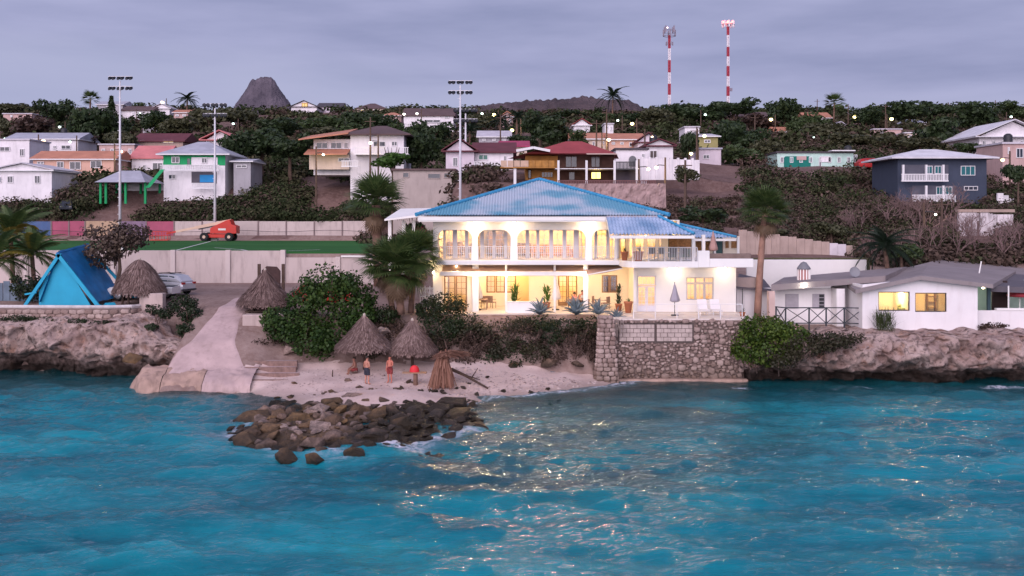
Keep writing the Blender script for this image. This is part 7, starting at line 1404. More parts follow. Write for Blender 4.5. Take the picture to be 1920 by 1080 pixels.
# --- foreground shrubs
SG = leafmat('sea_grape_leaves', [(.010,.026,.006),(.022,.050,.010),(.042,.078,.016),(.075,.115,.022)], .5, .2, .22); HG = leafmat('hedge_leaves', [(.009,.017,.006),(.019,.033,.011),(.036,.054,.016)]); DR = leafmat('dry_brown_leaves', [(.034,.022,.017),(.058,.038,.030),(.09,.06,.046)], .9, .1, .1); SGB = leafmat('bright_sea_grape', [(.022,.045,.008),(.052,.09,.014),(.115,.155,.024)], .5, .2, .22)
TWIG = M('brown_twigs', (.15,.10,.085), .95, .25, 3, bump=0)
def shrub(label, blobs, n_, lf, mat, seed, stems=8, shell=.35, asp=1.25, stemh=None, group='shore shrubs', cat='shrub', name='shrub'):
    """blobs: (px,py,Y,rx_px,rz_px,ry)"""
    r_ = np.random.default_rng(seed); B = []
    for px, py, Y, rx, rz, ry in blobs:
        p = P(px, py, Y); a, c_ = rx*Y/F, rz*Y/F; B.append((p.x, Y, p.z, a, ry, c_))
        for _ in range(7): th = r_.random()*6.283; e_ = r_.normal()*.5; s = .28+.2*r_.random(); B.append((p.x+a*.8*math.cos(th), Y+ry*.8*math.sin(th), p.z+c_*.75*math.sin(e_), a*s, ry*s, c_*s))
    A = np.array(B); bx_, by_ = A[0,0], A[:,1].mean(); zb_ = (A[:,2]-A[:,5]).min(); rt = empty(name, (bx_, by_, zb_), label, cat, group); c, nn = cloud_points(r_, B, n_, shell); nn[:,2] += .35; nn /= np.linalg.norm(nn, axis=1, keepdims=True)
    v, f = leaf_quads(r_, c, nn, lf, asp); npmesh('foliage', v-np.array([bx_, by_, zb_]), f, mat, rt)
    mb = MB()
    for k in range(stems):
        b_ = B[r_.integers(len(B))]; x0_ = bx_+(b_[0]-bx_)*.55; g0 = lz(x0_, by_); g0 = max(min(g0, b_[2]), b_[2]-b_[5]-.35); mb.tube([(x0_, by_, g0-.2), (x0_*.5+b_[0]*.5+r_.normal()*.1, b_[1], (g0+b_[2])/2+.1), (b_[0], b_[1], b_[2]+b_[5]*.5)], [.045,.03,.012], 5)
    tag(mb.build('stems', TWIG, rt), kind='stuff'); return rt
shrub('large glossy sea grape shrub between the path and the villa palms', [(612,540,69.8,46,46,1.8),(660,560,69.4,40,50,1.6),(580,560,69.6,36,36,1.5)], 5200, .17, SG, 1)
shrub('sea grape shrub reaching down to the beach steps', [(540,610,68.0,46,36,1.5),(580,630,67.4,44,38,1.4),(520,600,68.3,30,26,1.2)], 4600, .16, SG, 2)
shrub('dark sea grape shrub behind the first beach hut', [(630,615,68.4,42,50,1.4),(670,600,69.0,34,44,1.3),(605,645,67.2,30,28,1.0)], 4200, .16, SG, 3)
shrub('dark hedge shrub at the villa terrace corner', [(835,570,70.6,38,24,1.2),(805,578,70.3,22,20,1.0)], 2200, .12, HG, 4)
shrub('green bank shrub below the veranda on the left', [(830,615,69.0,42,30,1.3),(868,606,69.4,40,22,1.2)], 3200, .12, HG, 5)
shrub('tangled dry bank shrub behind the fallen thatch', [(850,655,67.8,44,32,1.0),(895,650,68.0,38,34,1.0)], 2000, .10, DR, 6, stems=26, shell=.2)
shrub('brown green bank shrub in the middle of the bank', [(935,620,68.9,44,26,1.2),(975,612,69.2,36,22,1.1)], 2400, .11, leafmat('olive_bank_leaves', [(.022,.022,.011),(.04,.037,.018),(.062,.055,.028)]), 7, stems=16, shell=.25)
shrub('dark creeping shrub hanging over the bank', [(960,660,67.7,40,28,.8),(915,672,67.4,22,18,.7)], 1700, .11, HG, 8, stems=20, shell=.2)
shrub('dry pinkish bush against the stone pier', [(1075,645,67.6,36,34,.8),(1040,655,67.6,26,28,.8)], 1500, .09, DR, 9, stems=34, shell=.1)
shrub('green hedge below the agaves', [(1060,608,69.3,40,16,.9),(1105,612,69.0,26,20,.9),(1010,604,69.5,34,16,.9)], 2600, .11, HG, 10)
shrub('bright sea grape shrub hanging over the right end of the stone wall', [(1430,622,66.4,50,34,1.3),(1478,630,66.0,38,28,1.2),(1400,645,66.2,30,34,.8),(1440,662,65.4,36,28,.8)], 6200, .15, SGB, 11)
shrub('dark shrub trailing down the cliff under the bright sea grape', [(1470,668,64.9,36,24,.7),(1515,645,65.2,46,24,.9),(1570,638,65.5,44,17,.8)], 3800, .12, leafmat('olive_bank_leaves', []), 12, stems=14, shell=.3)
shrub('round dark green shrub by the path top', [(342,574,71.0,24,24,.9),(362,590,70.6,20,18,.8)], 1700, .13, HG, 13)
shrub('small dark shrub at the foot of the plastered pillar', [(292,580,70.9,18,10,.6),(310,590,70.5,14,9,.6)], 800, .11, HG, 14)
shrub('dark shrub on the rocks left of the path', [(350,620,68.8,18,15,.7)], 900, .12, HG, 15)
shrub('little shrub on the pink rocks below the pillar', [(285,613,69.2,12,7,.5)], 400, .1, HG, 16)
shrub('creeping plants on the cliff top below the stone wall', [(30,597,70.4,34,8,.4),(80,600,70.3,24,6,.4)], 1300, .09, HG, 17)
shrub('second patch of cliff-top plants under the low wall', [(140,603,70.2,22,6,.4),(190,606,70.0,22,7,.4),(235,608,69.8,20,9,.4)], 1200, .09, HG, 18)
shrub('brown weeds on the dirt bed beside the path', [(495,640,67.6,34,6,.6)], 500, .08, DR, 19, stems=4)
shrub('tuft of dry shrubs on the right cliff face', [(1880,655,66.6,24,8,.4)], 400, .09, DR, 20, stems=6)
shrub('dry brown shrub on the bank left of the second hut', [(720,640,68.2,22,24,.7)], 700, .09, DR, 22, stems=14, shell=.1)
shrub('dark leafy tree-shrub left of the low wall plants', [(55,540,75,34,26,1.0)], 1200, .16, HG, 23)
shrub('weeds along the foot of the bungalow bar wall', [(1862,612,69.0,26,8,.4)], 700, .08, DR, 24, stems=6)

OB = leafmat('olive_bank_leaves', [])
for i, (px, py, Y, rx, rz, mt, lab) in enumerate(((790,640,68.2,26,26,DR,'dry shrub right behind the second beach hut'),(815,650,67.9,26,28,OB,'olive shrub between the second hut and the fallen thatch'),(880,620,68.7,34,26,OB,'olive shrub under the left of the veranda'),(905,645,68.0,30,30,DR,'brown leafless thicket under the veranda'),(940,650,67.9,30,28,OB,'olive thicket low in the middle of the bank'),(990,640,68.2,32,32,DR,'brown thicket right of the middle of the bank'),(1005,660,67.6,28,24,OB,'olive shrub at the back of the shingle'),(1030,625,68.6,32,24,HG,'dark shrub below the left agave'),(1090,628,68.3,30,24,OB,'olive shrub below the largest agave'),(1112,650,67.6,20,26,DR,'brown shrub tight against the stone pier'),(870,672,67.2,28,16,DR,'low dry shrub behind the driftwood'),(700,655,67.6,20,22,OB,'olive shrub between the two beach huts'),(745,615,69.2,34,20,DR,'dry brush on the rocks below the palm clump'),(720,590,69.6,30,18,HG,'dark shrub at the foot of the palm clump'))):
    shrub(lab, [(px,py,Y,rx,rz,.9)], 1900 if mt is not DR else 1000, .105, mt, 60+i, stems=16 if mt is DR else 9, shell=.15 if mt is DR else .3)
# brown-leafed tree by the car park
bt = shrub('tree with mixed brown and dark leaves before the playing field', [(215,450,76.5,52,34,2.0),(190,475,76.2,34,30,1.6),(250,445,76.8,36,26,1.6)], 3000, .19, leafmat('mixed_brown_leaves', [(.03,.028,.018),(.065,.042,.034),(.11,.075,.055),(.20,.15,.10)]), 25, stems=14, shell=.2, name='tree', cat='tree', group=None)
MB().tube([(XP(212,76.4),76.4,4.5),(XP(226,76.4),76.3,ZP(505,76.4)),(XP(222,76.4),76.4,ZP(455,76.4))], [.2,.14,.07], 8).build('trunk', BARK, bt)
# reeds and grass tuft beside the bungalow
rd = empty('grass_clump', (XP(1657,68.2), 68.2, 3.1), 'tall green grass clump in front of the bungalow wall', 'grass'); mb = blade_tuft(XP(1657,68.4), 68.4, 3.0, 260, 1.5, .05, (45,88), 31, .55); tag(mb.build('blades', leafmat('reed_green', [(.03,.05,.015),(.07,.09,.03)]), rd), kind='stuff')
# agaves: each thick leaf is its own part
AG = M('blue_grey_agave', (.17,.22,.25), .6, .18, 2, bump=.1); AGM = []
def agave_leaf(k):
    mb = MB(); pts = []
    for j in range(6):
        u = j/5; w_ = .11*(1-u)**.6*(.7+1.2*u*(1-u)*2)+.004; x = u*1.0; z = .0+.10*math.sin(u*2.2)-(.10+.08*k)*u*u; pts += [(x,-w_,z+.05*(1-u)),(x,0,z-.02),(x,w_,z+.05*(1-u)),(x,0,z-.07*(1-u)-.02)]
    fs = []
    for j in range(5):
        for i in range(4): fs.append((j*4+i, j*4+(i+1) % 4, j*4+4+(i+1) % 4, j*4+4+i))
    mb.add(pts, fs); me = bpy.data.meshes.new('leaf'); me.from_pydata(mb.v, [], mb.f); me.polygons.foreach_set('use_smooth', [True]*len(me.polygons)); me.materials.append(AG); return me
AGM = [agave_leaf(k) for k in range(3)]
for px, py, Y, s, lab in ((1012,588,70.1,1.15,'blue-grey agave left of the three beside the low garden wall'),(1080,588,69.8,1.3,'largest blue-grey agave in the middle of the terrace edge'),(1121,588,69.7,1.15,'blue-grey agave nearest the terracotta jar'),(1156,596,69.2,.8,'small greyish agave at the corner of the stone pier')):
    p = P(px, py, Y); r2 = empty('agave', tuple(p), lab, 'agave', 'agaves on the terrace edge')
    for k in range(30): th = k*2.39996; e_ = R(82-74*(k/30)**.8); inst('leaf', AGM[k % 3], r2, (0,0,0), (0,-e_,th), (s*(.75+.35*rnd.random()),)*3)
fl_ = empty('dry_leaf_curtain', (XP(1152,67.0), 66.95, 3.0), 'dead agave leaves hanging down over the stone wall', 'plant')
for k in range(14): x = XP(1146+k*1.5, 67)+rnd.uniform(-.05,.05); l_ = rnd.uniform(.5,1.15); MB().tube([(x,67.15,ZP(600,67)),(x+rnd.uniform(-.1,.1),66.9,ZP(606,67)),(x+rnd.uniform(-.2,.2),66.92,ZP(606,67)-l_)], [.03,.04,.008], 4).build('dead_leaf', M('dead_agave_leaf',(.22,.17,.15),.9,.2,3), fl_)
# ================================================================== vehicles
CARS = M('silver_car_paint', (.52,.52,.56), .25, .04, 2, bump=0, metal=.3, spec=.5); CARW = M('white_car_paint', (.62,.60,.62), .3, .04, 2, bump=0, spec=.5); CARG = M('car_glass', (.03,.05,.06), .08, .1, 2, bump=0, spec=.6); TYRE = M('tyre_rubber', (.02,.02,.022), .9, .2, 5); RIM = M('wheel_rim', (.35,.35,.37), .35, .1, metal=.6); TAIL = M('tail_light_red', (.30,.02,.02), .3, .1, bump=0); CARB = M('dark_car_paint', (.03,.035,.045), .25, .1, bump=0); CARR = M('red_car_paint', (.35,.02,.02), .3, .1, bump=0)
def wheel(par, x, y, z, r, w_, sgn):
    mb = MB().lathe([(r*.62,-w_/2),(r*.93,-w_/2),(r,-w_*.3),(r,w_*.3),(r*.93,w_/2),(r*.62,w_/2)], (0,0,0), 20); mb.v = [(a+x, c+y, b_+z) for a, b_, c in mb.v]; o = mb.build('tyre', TYRE, par, local=True, smooth=True); ORG[o.name] = Vector((0,0,0))
    mb = MB().lathe([(.001,sgn*w_*.42),(r*.2,sgn*w_*.44),(r*.62,sgn*w_*.30),(r*.62,-sgn*w_*.2)], (0,0,0), 20); mb.v = [(a+x, c+y, b_+z) for a, b_, c in mb.v]; o2 = mb.build('rim', RIM, o, local=True)
def loft(secs, mat, name, par, smooth=True):
    """secs: (x, half width bottom, half width top, z bottom, z top)"""
    mb = MB(); n_ = 10
    for x, wb, wt, z0, z1 in secs:
        h = z1-z0; pr = [(-wb*.92,z0),(-wb,z0+h*.12),(-wb,z0+h*.5),(-wt,z0+h*.86),(-wt*.9,z1),(wt*.9,z1),(wt,z0+h*.86),(wb,z0+h*.5),(wb,z0+h*.12),(wb*.92,z0)]
        mb.v += [(x,y,z) for y, z in pr]
    for i in range(len(secs)-1):
        for k in range(n_): mb.f.append((i*n_+k, i*n_+(k+1) % n_, (i+1)*n_+(k+1) % n_, (i+1)*n_+k))
    mb.f.append(tuple(range(n_))); mb.f.append(tuple(range((len(secs)-1)*n_, len(secs)*n_))[::-1]); o = mb.build(name, mat, par, local=True, smooth=False); ORG[o.name] = Vector((0,0,0)); return o
def lbox(par, name, mat, *a, bevel=0): o = MB().box(*a).build(name, mat, par, local=True, bevel=bevel); ORG[o.name] = Vector((0,0,0)); return o
def car(label, loc, rz, paint, kind='suv'):
    r_ = empty('parked_car', loc, label, 'car', 'parked cars', rz=rz or 1e-6); ORG[r_.name] = Vector((0,0,0)); L_ = 2.3
    if kind == 'suv':
        loft([(-2.3,.74,.70,.50,.95),(-2.15,.88,.82,.34,1.02),(-1.2,.93,.88,.28,1.06),(0,.94,.90,.27,1.10),(1.2,.94,.88,.27,1.06),(1.75,.90,.84,.30,.98),(2.15,.86,.78,.34,.88),(2.32,.74,.66,.46,.78)], paint, 'body', r_)
        loft([(-2.1,.76,.62,1.0,1.12),(-1.75,.80,.64,1.04,1.52),(-1.0,.82,.66,1.06,1.64),(.1,.82,.66,1.06,1.64),(.7,.80,.64,1.05,1.52),(1.25,.78,.70,1.02,1.08)], paint, 'cabin', r_)
        for s in (-1, 1):
            o = MB().add([(-1.62,s*.80,1.14),(-.95,s*.835,1.12),(-.95,s*.72,1.52),(-1.45,s*.72,1.48)],[(0,1,2,3)]).build('window', CARG, r_, local=True); MB().add([(-.88,s*.837,1.12),(.02,s*.837,1.12),(.02,s*.72,1.54),(-.88,s*.72,1.53)],[(0,1,2,3)]).build('window', CARG, r_, local=True); MB().add([(.1,s*.837,1.12),(1.0,s*.82,1.10),(.62,s*.73,1.47),(.1,s*.72,1.54)],[(0,1,2,3)]).build('window', CARG, r_, local=True)
            lbox(r_, 'roof_rail', DARKM, -1.4, .5, s*.58-.02, s*.58+.02, 1.66, 1.70); lbox(r_, 'tail_light', TAIL, -2.33, -2.2, s*.62-.16, s*.62+.16, .88, 1.03); lbox(r_, 'headlight', CARW, 2.2, 2.32, s*.56-.14, s*.56+.14, .70, .80)
        for xx in (-1.0, .1): lbox(r_, 'roof_bar', DARKM, xx-.03, xx+.03, -.62, .62, 1.70, 1.74)
        lbox(r_, 'bumper', DARKM, -2.36, -2.25, -.8, .8, .38, .52, bevel=.02)
    else:
        loft([(-2.6,.85,.85,.50,1.02),(-1.0,.90,.90,.42,1.05),(-.95,.90,.88,.42,1.08),(.9,.90,.86,.40,1.08),(1.1,.90,.84,.40,1.05),(2.2,.86,.80,.42,.98),(2.45,.80,.72,.48,.85)], paint, 'body', r_)
        loft([(-.95,.80,.66,1.05,1.60),(-.7,.82,.68,1.06,1.75),(.3,.82,.68,1.06,1.75),(.85,.80,.66,1.06,1.5),(1.2,.78,.70,1.04,1.10)], CARG, 'cabin', r_); lbox(r_, 'cab_roof', paint, -.8, .4, -.66, .66, 1.752, 1.80, bevel=.02)
        lbox(r_, 'bed_liner', DARKM, -2.5, -1.05, -.75, .75, 1.055, 1.06)
    wb = 1.38 if kind == 'suv' else 1.55
    for sx in (-1, 1):
        for sy in (-1, 1): wheel(r_, sx*wb-.02, sy*.80, .36, .36, .24, sy)
    return r_
def gz(x, y): return lz(x, y)
x, Y = XP(306, 79), 79.5; car('silver estate car with roof bars parked beyond the round thatched hut', (x, Y, gz(x, Y)), math.pi-.38, CARS)
x, Y = XP(262, 76), 76.6; car('white pickup parked behind the round thatched hut', (x, Y, gz(x, Y)), math.pi-.05, CARW, 'pickup')
x, Y = XP(612, 78), 78; car('red car half hidden behind the sea grape shrubs', (x-.2, Y, gz(x, Y)), .1, CARR)
x, Y = XP(125, 146.5), 146.5; car('dark car parked before the low white house at the left', (x, Y, gz(x, Y)+.3), -1.2, CARB); FOOT
x, Y = XP(1634, 150), 150; car('small red van parked between the mint house and the slate house', (x, Y, gz(x, Y)+.9), .1, CARR)
# --- red boom lift on the field edge
RED = M('boom_lift_red', (.50,.035,.025), .45, .08, 1, dirt=.15, bump=0); CRM = M('boom_cream', (.60,.42,.32), .5, .08, bump=0)
Yb = 135.5; xb = XP(410, Yb); bl_ = empty('boom_lift', (xb, Yb, 7.58), 'red boom lift with lowered cream boom parked at the far side of the field', 'boom lift'); zb = 7.58
for sx in (-1, 1):
    for sy in (-1, 1):
        mb = MB().lathe([(.22,-.2),(.52,-.2),(.58,-.12),(.58,.12),(.52,.2),(.22,.2)], (0,0,0), 16); mb.v = [(a+xb+sx*1.65, c+Yb+sy*.95, b_+zb+.58) for a, b_, c in mb.v]; o = mb.build('wheel', TYRE, bl_); mb = MB().lathe([(.001,-.16),(.26,-.16),(.26,.16),(.001,.16)], (0,0,0), 12); mb.v = [(a+xb+sx*1.65, c+Yb+sy*.95, b_+zb+.58) for a, b_, c in mb.v]; mb.build('hub', CRM, o)
MB().box(xb-1.9, xb+1.9, Yb-.75, Yb+.75, zb+.45, zb+.95).build('chassis', RED, bl_, bevel=.06)
MB().prism([(xb-.9,zb+1.0),(xb+2.6,zb+1.0),(xb+2.6,zb+2.0),(xb+2.0,zb+2.2),(xb+1.7,zb+2.9),(xb+1.2,zb+2.75),(xb-.6,zb+1.9),(xb-.9,zb+1.7)], Yb-.9, Yb+.9).build('turntable', RED, bl_, bevel=.05)
MB().box(xb+.2, xb+1.2, Yb-.925, Yb-.903, zb+1.45, zb+1.7).build('name_plate', M('white_decal',(.65,.62,.6),.6), bl_)
A = Vector((xb+1.7, Yb, zb+2.75)); B = P(312, 438, Yb); B.y = Yb
MB().bar(A, A.lerp(B, .55), .42, .40).build('boom', CRM, bl_); MB().bar(A.lerp(B, .5), A.lerp(B, .85), .32, .30).build('boom_stage', CRM, bl_); MB().bar(A.lerp(B, .8), B, .24, .24).build('boom_stage', RED, bl_); MB().bar(A+Vector((0,-.1,-.28)), A.lerp(B,.5)+Vector((0,-.1,-.3)), .16).build('lift_cylinder', DARKM, bl_)
bk = MB(); c0 = P(300, 442, Yb); 
for zz_ in (0, .55, 1.1): bk.bar((c0.x-1.2,Yb-.45,7.75+zz_),(c0.x+1.2,Yb-.45,7.75+zz_),.07); bk.bar((c0.x-1.2,Yb+.45,7.75+zz_),(c0.x+1.2,Yb+.45,7.75+zz_),.07)
for xx in (-1.2,-.4,.4,1.2): bk.bar((c0.x+xx,Yb-.45,7.75),(c0.x+xx,Yb-.45,8.85),.07); bk.bar((c0.x+xx,Yb+.45,7.75),(c0.x+xx,Yb+.45,8.85),.07)
bk.box(c0.x-1.2,c0.x+1.2,Yb-.45,Yb+.45,7.66,7.74); bk.build('basket', RED, bl_)
# ================================================================== beach things
ft = empty('fallen_palapa', (XP(830,62.5), 62.5, .4), 'collapsed thatched parasol with fronds hanging to the sand', 'hut'); FTH = leafmat('reddish_dry_thatch', [(.16,.075,.055),(.27,.14,.10),(.36,.21,.16)], .95, .05, .1)
r_ = np.random.default_rng(3); V = []; Fs = []; Yt = 62.6
cx_, cz = XP(832,Yt), ZP(664,Yt)
for k in range(2200):
    if r_.random() < .5:    # fronds hanging to the sand, gathered at the top
        u = r_.random(); q = r_.normal()*.33; x0_ = cx_-.35+.55*u; y0_ = Yt+q*.6; z0_ = cz-.15+r_.normal()*.12; g_ = lz(x0_, y0_)
        tp = r_.random()**.6; e = (x0_+(u-.55)*1.0*tp+r_.normal()*.08, y0_+q*.5-.1, max(g_+.03, z0_-tp*(z0_-g_)-.05)); wd_ = Vector((1,.3,0))
    else:                    # matted roof lopsided to the right
        th = r_.uniform(0, 6.283); ln = r_.uniform(.3,1.0); rr = r_.random()*.35; x0_ = cx_+.25+rr*math.cos(th); y0_ = Yt+rr*math.sin(th); z0_ = cz+.10+r_.normal()*.05; dx = math.cos(th)*ln*(1.35 if math.cos(th) > 0 else .8); e = (x0_+dx, y0_+math.sin(th)*ln*.8, z0_-.14*ln*ln-.25*max(0, -dx)+r_.normal()*.04); wd_ = Vector((-math.sin(th), math.cos(th), 0))
    wv = .02+.03*r_.random(); p = Vector((x0_,y0_,z0_)); e = Vector(e); s_ = wd_*wv; n_ = len(V); V += [tuple(p-s_),tuple(p+s_),tuple(e+s_*.6),tuple(e-s_*.6)]; Fs.append((n_,n_+1,n_+2,n_+3))
mb = MB(); mb.v = V; mb.f = Fs; tag(mb.build('thatch', FTH, ft), kind='stuff'); MB().tube([(XP(825,Yt),Yt,.2),(XP(828,Yt),Yt,cz)], .12, 8).build('post', POSTM, ft)
lg = MB().tube([tuple(P(846,692,63.2)), tuple(P(870,703,63.0)), tuple(P(915,728,62.4))], [.11,.09,.06], 8); lg.tube([tuple(P(868,702,63.1)), tuple(P(900,712,63.6))], [.06,.02], 6).tube([tuple(P(882,712,63.0)), tuple(P(896,690,63.2))], [.05,.015], 6); o = lg.build('driftwood_log', POSTM); tag(o, 'dark leaning driftwood branch beside the collapsed thatch', 'driftwood')
WD = M('weathered_board', (.32,.19,.12), .9, .2, 3); Yt = 62.9; x = XP(779,Yt); zt_ = ZP(697.5,Yt); tb = empty('plank_table', (x, Yt, lz(x,Yt)), 'plank laid on a stump as a table on the beach', 'table'); MB().box(XP(755,Yt), XP(800,Yt), Yt-.25, Yt+.25, zt_-.06, zt_).build('plank', WD, tb); MB().tube([(x, Yt, lz(x,Yt)-.1), (x, Yt, zt_-.061)], [.16,.13], 9).build('stump', TRB, tb)
rb = MB().grid(lambda u, v: (XP(777,Yt)+.30*math.cos(u*6.283)*math.sin(v*1.57+.0)*(1+.08*math.sin(u*19)), Yt+.2*math.sin(u*6.283)*math.sin(v*1.57), zt_+.005+.42*math.cos(v*1.57)**.8), 20, 8).build('bag', M('bright_red_bag', (.62,.03,.04), .6, .1, 3), smooth=True); tag(rb, 'bright red bag lying on the beach plank table', 'bag')
for k, (px, py, lab) in enumerate(((675,724,'small dark driftwood piece near the standing person'),(623,713,'dark stick stuck upright in the sand'),)):
    Y = (H-.5)*F/(py-HY); p = P(px, py, Y); o = MB().tube([(p.x-.25,Y,lz(p.x,Y)+.02),(p.x,Y-.05,lz(p.x,Y)+.12),(p.x+.2,Y,lz(p.x,Y)+.03)] if k == 0 else [(p.x,Y,lz(p.x,Y)-.1),(p.x+.03,Y,lz(p.x,Y)+.45)], [.07,.09,.04] if k == 0 else [.05,.03], 6).build('driftwood', POSTM); tag(o, lab, 'driftwood')
# ================================================================== people
SKIN = M('tanned_skin', (.46,.21,.15), .6, .06, 4, bump=0); SKIN2 = M('sunburnt_skin', (.50,.17,.12), .6, .06, 4, bump=0); SHORT = M('dark_shorts', (.035,.035,.05), .9, .2, 4); SHORT2 = M('patterned_shorts', (.22,.04,.04), .9, .5, 14); HAIR = M('dark_hair', (.03,.02,.015), .7, .2, 8); SHIRT = M('pink_top', (.50,.25,.22), .9, .1, 4)
def skin_body(joints, edges, root=0):
    me = bpy.data.meshes.new('body'); me.from_pydata([j[0] for j in joints], edges, []); o = bpy.data.objects.new('tmp', me); COL.objects.link(o); md = o.modifiers.new('s', 'SKIN'); md.use_smooth_shade = True
    for i, j in enumerate(joints): r = j[1]; me.skin_vertices[0].data[i].radius = r if isinstance(r, tuple) else (r, r)
    me.skin_vertices[0].data[root].use_root = True; s = o.modifiers.new('u', 'SUBSURF'); s.levels = 2; s.render_levels = 2; dg = bpy.context.evaluated_depsgraph_get(); ev = bpy.data.meshes.new_from_object(o.evaluated_get(dg)); bpy.data.objects.remove(o); return ev
def person(label, loc, rz, J, skin, shorts=None, hair=HAIR, group=None, scale=1., sitting=False, top=None):
    """J: dict of joints (front is -y)"""
    r_ = empty('person', loc, label, 'person', group, rz=rz or 1e-6); ORG[r_.name] = Vector((0,0,0)); r_.scale = (scale,)*3
    names = ['pelvis','belly','chest','neck','jaw','head','crown','shl','ell','wrl','hal','shr','elr','wrr','har','hpl','knl','anl','tol','hpr','knr','anr','tor']; idx = {n_: i for i, n_ in enumerate(names)}
    rad = dict(pelvis=(.15,.105),belly=(.135,.10),chest=(.165,.115),neck=.058,jaw=(.072,.085),head=(.085,.10),crown=(.062,.07),shl=.064,ell=.044,wrl=.030,hal=.034,shr=.064,elr=.044,wrr=.030,har=.034,hpl=.098,knl=.060,anl=.040,tol=.036,hpr=.098,knr=.060,anr=.040,tor=.036)
    jt = [(J[n_], rad[n_]) for n_ in names]; E = [('pelvis','belly'),('belly','chest'),('chest','neck'),('neck','jaw'),('jaw','head'),('head','crown'),('chest','shl'),('shl','ell'),('ell','wrl'),('wrl','hal'),('chest','shr'),('shr','elr'),('elr','wrr'),('wrr','har'),('pelvis','hpl'),('hpl','knl'),('knl','anl'),('anl','tol'),('pelvis','hpr'),('hpr','knr'),('knr','anr'),('anr','tor')]
    me = skin_body(jt, [(idx[a], idx[b_]) for a, b_ in E])
    bm = bmesh.new(); bm.from_mesh(me); ex = MB()
    for s in ('l', 'r'):           # five fingers on each hand
        h_, w_ = Vector(J['ha'+s]), Vector(J['wr'+s]); d_ = (h_-w_).normalized(); sd = d_.cross(Vector((0,1,.2))); sd = sd.normalized() if sd.length > .1 else Vector((1,0,0)); bn = sd.cross(d_)
        for k, l_ in enumerate((.062,.074,.07,.055)): b0 = h_+d_*.022+sd*(k-1.5)*.019; ex.tube([b0, b0+d_*l_*.55+bn*.006, b0+d_*l_*.9+bn*.028], [.009,.0085,.006], 6)
        b0 = h_-d_*.01+sd*.034; ex.tube([b0, b0+d_*.03+sd*.022, b0+d_*.055+sd*.024+bn*.01], [.011,.010,.007], 6)
    hd = Vector(J['head']); jw = Vector(J['jaw']); fw_ = Vector((0,-1,0)); ex.tube([hd+fw_*.088+Vector((0,0,.01)), hd+fw_*.118+Vector((0,0,-.028)), hd+fw_*.094+Vector((0,0,-.036))], [.010,.016,.010], 6)
    for s in (-1, 1): ex.tube([hd+Vector((s*.088,.01,.02)), hd+Vector((s*.102,.018,0)), hd+Vector((s*.086,.012,-.035))], [.010,.014,.008], 5)
    n0 = [bm.verts.new(v_) for v_ in ex.v]
    for f_ in ex.f:
        try: bm.faces.new([n0[i] for i in f_])
        except ValueError: pass
    bm.to_mesh(me); bm.free(); me.materials.clear(); me.materials.append(skin); me.polygons.foreach_set('use_smooth', [True]*len(me.polygons)); o = bpy.data.objects.new('body', me); COL.objects.link(o); o.parent = r_
    cr = Vector(J['crown']); c0 = hd.lerp(cr, .45)+Vector((0,.018,.012)); mb = MB().grid(lambda u, v: c0+Vector((.098*math.cos(u*6.283)*math.sin(v*1.75), .112*math.sin(u*6.283)*math.sin(v*1.75), .098*math.cos(v*1.75)+(-.05 if math.sin(u*6.283) > .2 and v > .8 else 0))), 18, 8); o = mb.build('hair', hair, r_, local=True, smooth=True)
    for s in (-1, 1):
        for nm, dz, rr, mt in (('eye', .012, .010, HAIR),): MB().lathe([(.001,-rr),(rr,0),(.001,rr)], tuple(hd+Vector((s*.036,-.092,dz))), 6).build(nm, mt, r_, local=True)
    MB().box(hd.x-.024, hd.x+.024, hd.y-.100, hd.y-.088, hd.z-.066, hd.z-.056).build('mouth', M('lips',(.30,.09,.08),.6), r_, local=True)
    if shorts:
        mb = MB(); pv = Vector(J['pelvis'])
        mb.lathe([(1,.10),(1.02,.0),(1.0,-.10)], (0,0,0), 14); mb.v = [(a*.178+pv.x, b_*.132+pv.y, c+pv.z) for a, b_, c in mb.v]
        for s in ('l', 'r'): a, k = Vector(J['hp'+s]), Vector(J['kn'+s]); mb.tube([a+Vector((0,0,.06)), a.lerp(k,.35), a.lerp(k,.78)], [.118,.115,.108], 12, cap=False)
        mb.build('shorts', shorts, r_, local=True, smooth=True)
    if top:
        bl0, ch = Vector(J['belly']), Vector(J['chest']); mb = MB().lathe([(1.04,-.14),(1.05,.0),(1.10,.16),(1.06,.27),(.55,.33)], (0,0,0), 16); mb.v = [(a*.158+bl0.x+(ch.x-bl0.x)*.5, b_*.122+bl0.y+(ch.y-bl0.y)*.5, c+bl0.z) for a, b_, c in mb.v]; mb.build('top', top, r_, local=True, smooth=True)
    return r_
def stand(**k):
    J = dict(pelvis=(0,0,.96),belly=(0,.0,1.12),chest=(0,.01,1.33),neck=(0,.0,1.50),jaw=(0,-.03,1.58),head=(0,-.015,1.65),crown=(0,.0,1.73),shl=(-.19,.01,1.41),ell=(-.25,.03,1.13),wrl=(-.23,-.08,.90),hal=(-.22,-.11,.82),shr=(.19,.01,1.41),elr=(.25,.03,1.13),wrr=(.23,-.08,.90),har=(.22,-.11,.82),hpl=(-.10,0,.90),knl=(-.11,-.02,.50),anl=(-.12,.02,.08),tol=(-.14,-.14,.035),hpr=(.10,0,.90),knr=(.12,-.02,.50),anr=(.13,.02,.08),tor=(.16,-.14,.035)); J.update(k); return J
Yq = (H-.55)*F/(719-HY); x = XP(688,Yq)
person('bare-chested person in dark shorts standing with a hand on the hip', (x, Yq, lz(x,Yq)+.02), 2.4, stand(ell=(-.36,.10,1.16),wrl=(-.19,-.03,1.00),hal=(-.14,-.09,.97),knl=(-.13,-.03,.50),anl=(-.17,.02,.08),tol=(-.21,-.13,.035)), SKIN, SHORT, group='people on the beach')
Yq = (H-.6)*F/(716-HY); x = XP(731,Yq)
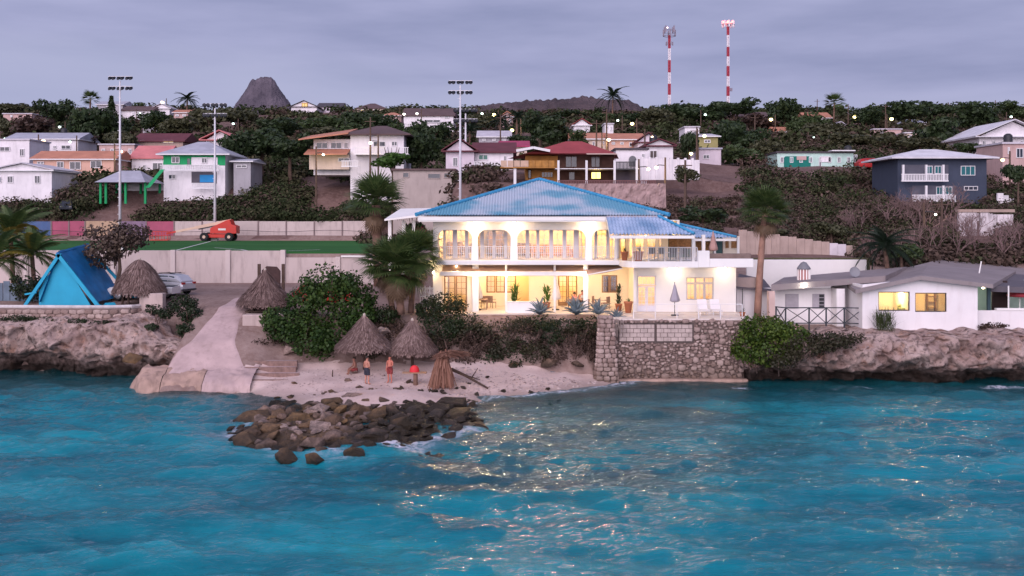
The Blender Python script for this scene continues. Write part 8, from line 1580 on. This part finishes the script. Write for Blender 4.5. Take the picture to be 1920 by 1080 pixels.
person('bare-chested person in red patterned shorts standing between the beach huts', (x, Yq, lz(x,Yq)+.02), -.5, stand(elr=(.24,-.02,1.14),wrr=(.10,-.20,1.10),har=(.03,-.24,1.10)), SKIN2, SHORT2, group='people on the beach', scale=.97)
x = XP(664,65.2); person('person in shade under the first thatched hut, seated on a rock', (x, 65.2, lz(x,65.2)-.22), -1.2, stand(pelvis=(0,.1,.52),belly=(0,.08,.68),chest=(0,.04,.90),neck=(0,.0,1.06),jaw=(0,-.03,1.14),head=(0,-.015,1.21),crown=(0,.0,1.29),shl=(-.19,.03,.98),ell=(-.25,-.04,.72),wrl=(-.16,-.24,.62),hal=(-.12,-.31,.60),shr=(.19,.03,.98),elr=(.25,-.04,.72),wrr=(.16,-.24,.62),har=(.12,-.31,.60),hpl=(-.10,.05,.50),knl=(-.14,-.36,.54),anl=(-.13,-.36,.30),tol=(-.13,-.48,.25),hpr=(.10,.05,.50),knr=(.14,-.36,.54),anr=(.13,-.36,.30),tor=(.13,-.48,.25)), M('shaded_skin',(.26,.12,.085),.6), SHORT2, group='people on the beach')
rock(x, 65.3, lz(x,65.3)+.1, .32, 'flat rock under the seated person by the first hut')
SIT = stand(pelvis=(0,.1,.55),belly=(0,.10,.71),chest=(0,.08,.93),neck=(0,.05,1.09),jaw=(0,.02,1.17),head=(0,.03,1.24),crown=(0,.04,1.32),shl=(-.18,.07,1.01),ell=(-.24,.0,.76),wrl=(-.16,-.22,.76),hal=(-.12,-.30,.77),shr=(.18,.07,1.01),elr=(.24,.0,.76),wrr=(.16,-.22,.76),har=(.12,-.30,.77),hpl=(-.10,.05,.52),knl=(-.12,-.36,.53),anl=(-.12,-.36,.10),tol=(-.12,-.50,.04),hpr=(.10,.05,.52),knr=(.12,-.36,.53),anr=(.12,-.36,.10),tor=(.12,-.50,.04))
for px, Y, rz, sk, tp, lab in ((1077,73.4,math.pi,SKIN2,SHIRT,'guest with dark hair seated with back to the sea behind the agaves'),(1092,75.0,.2,SKIN,M('white_top',(.6,.58,.56),.9),'guest seated across the veranda table facing the sea')):
    x = XP(px, Y); chair(x, Y+(.0), FL+.02, 'rattan chair under the '+lab.split(' with dark')[0].split(' seated')[0]+(' with back to the sea' if rz > 2 else ' facing the sea'), RATT, rz, 'veranda chairs'); person(lab, (x, Y, FL+.0), rz, SIT, sk, SHORT, group='guests on the veranda', top=tp)
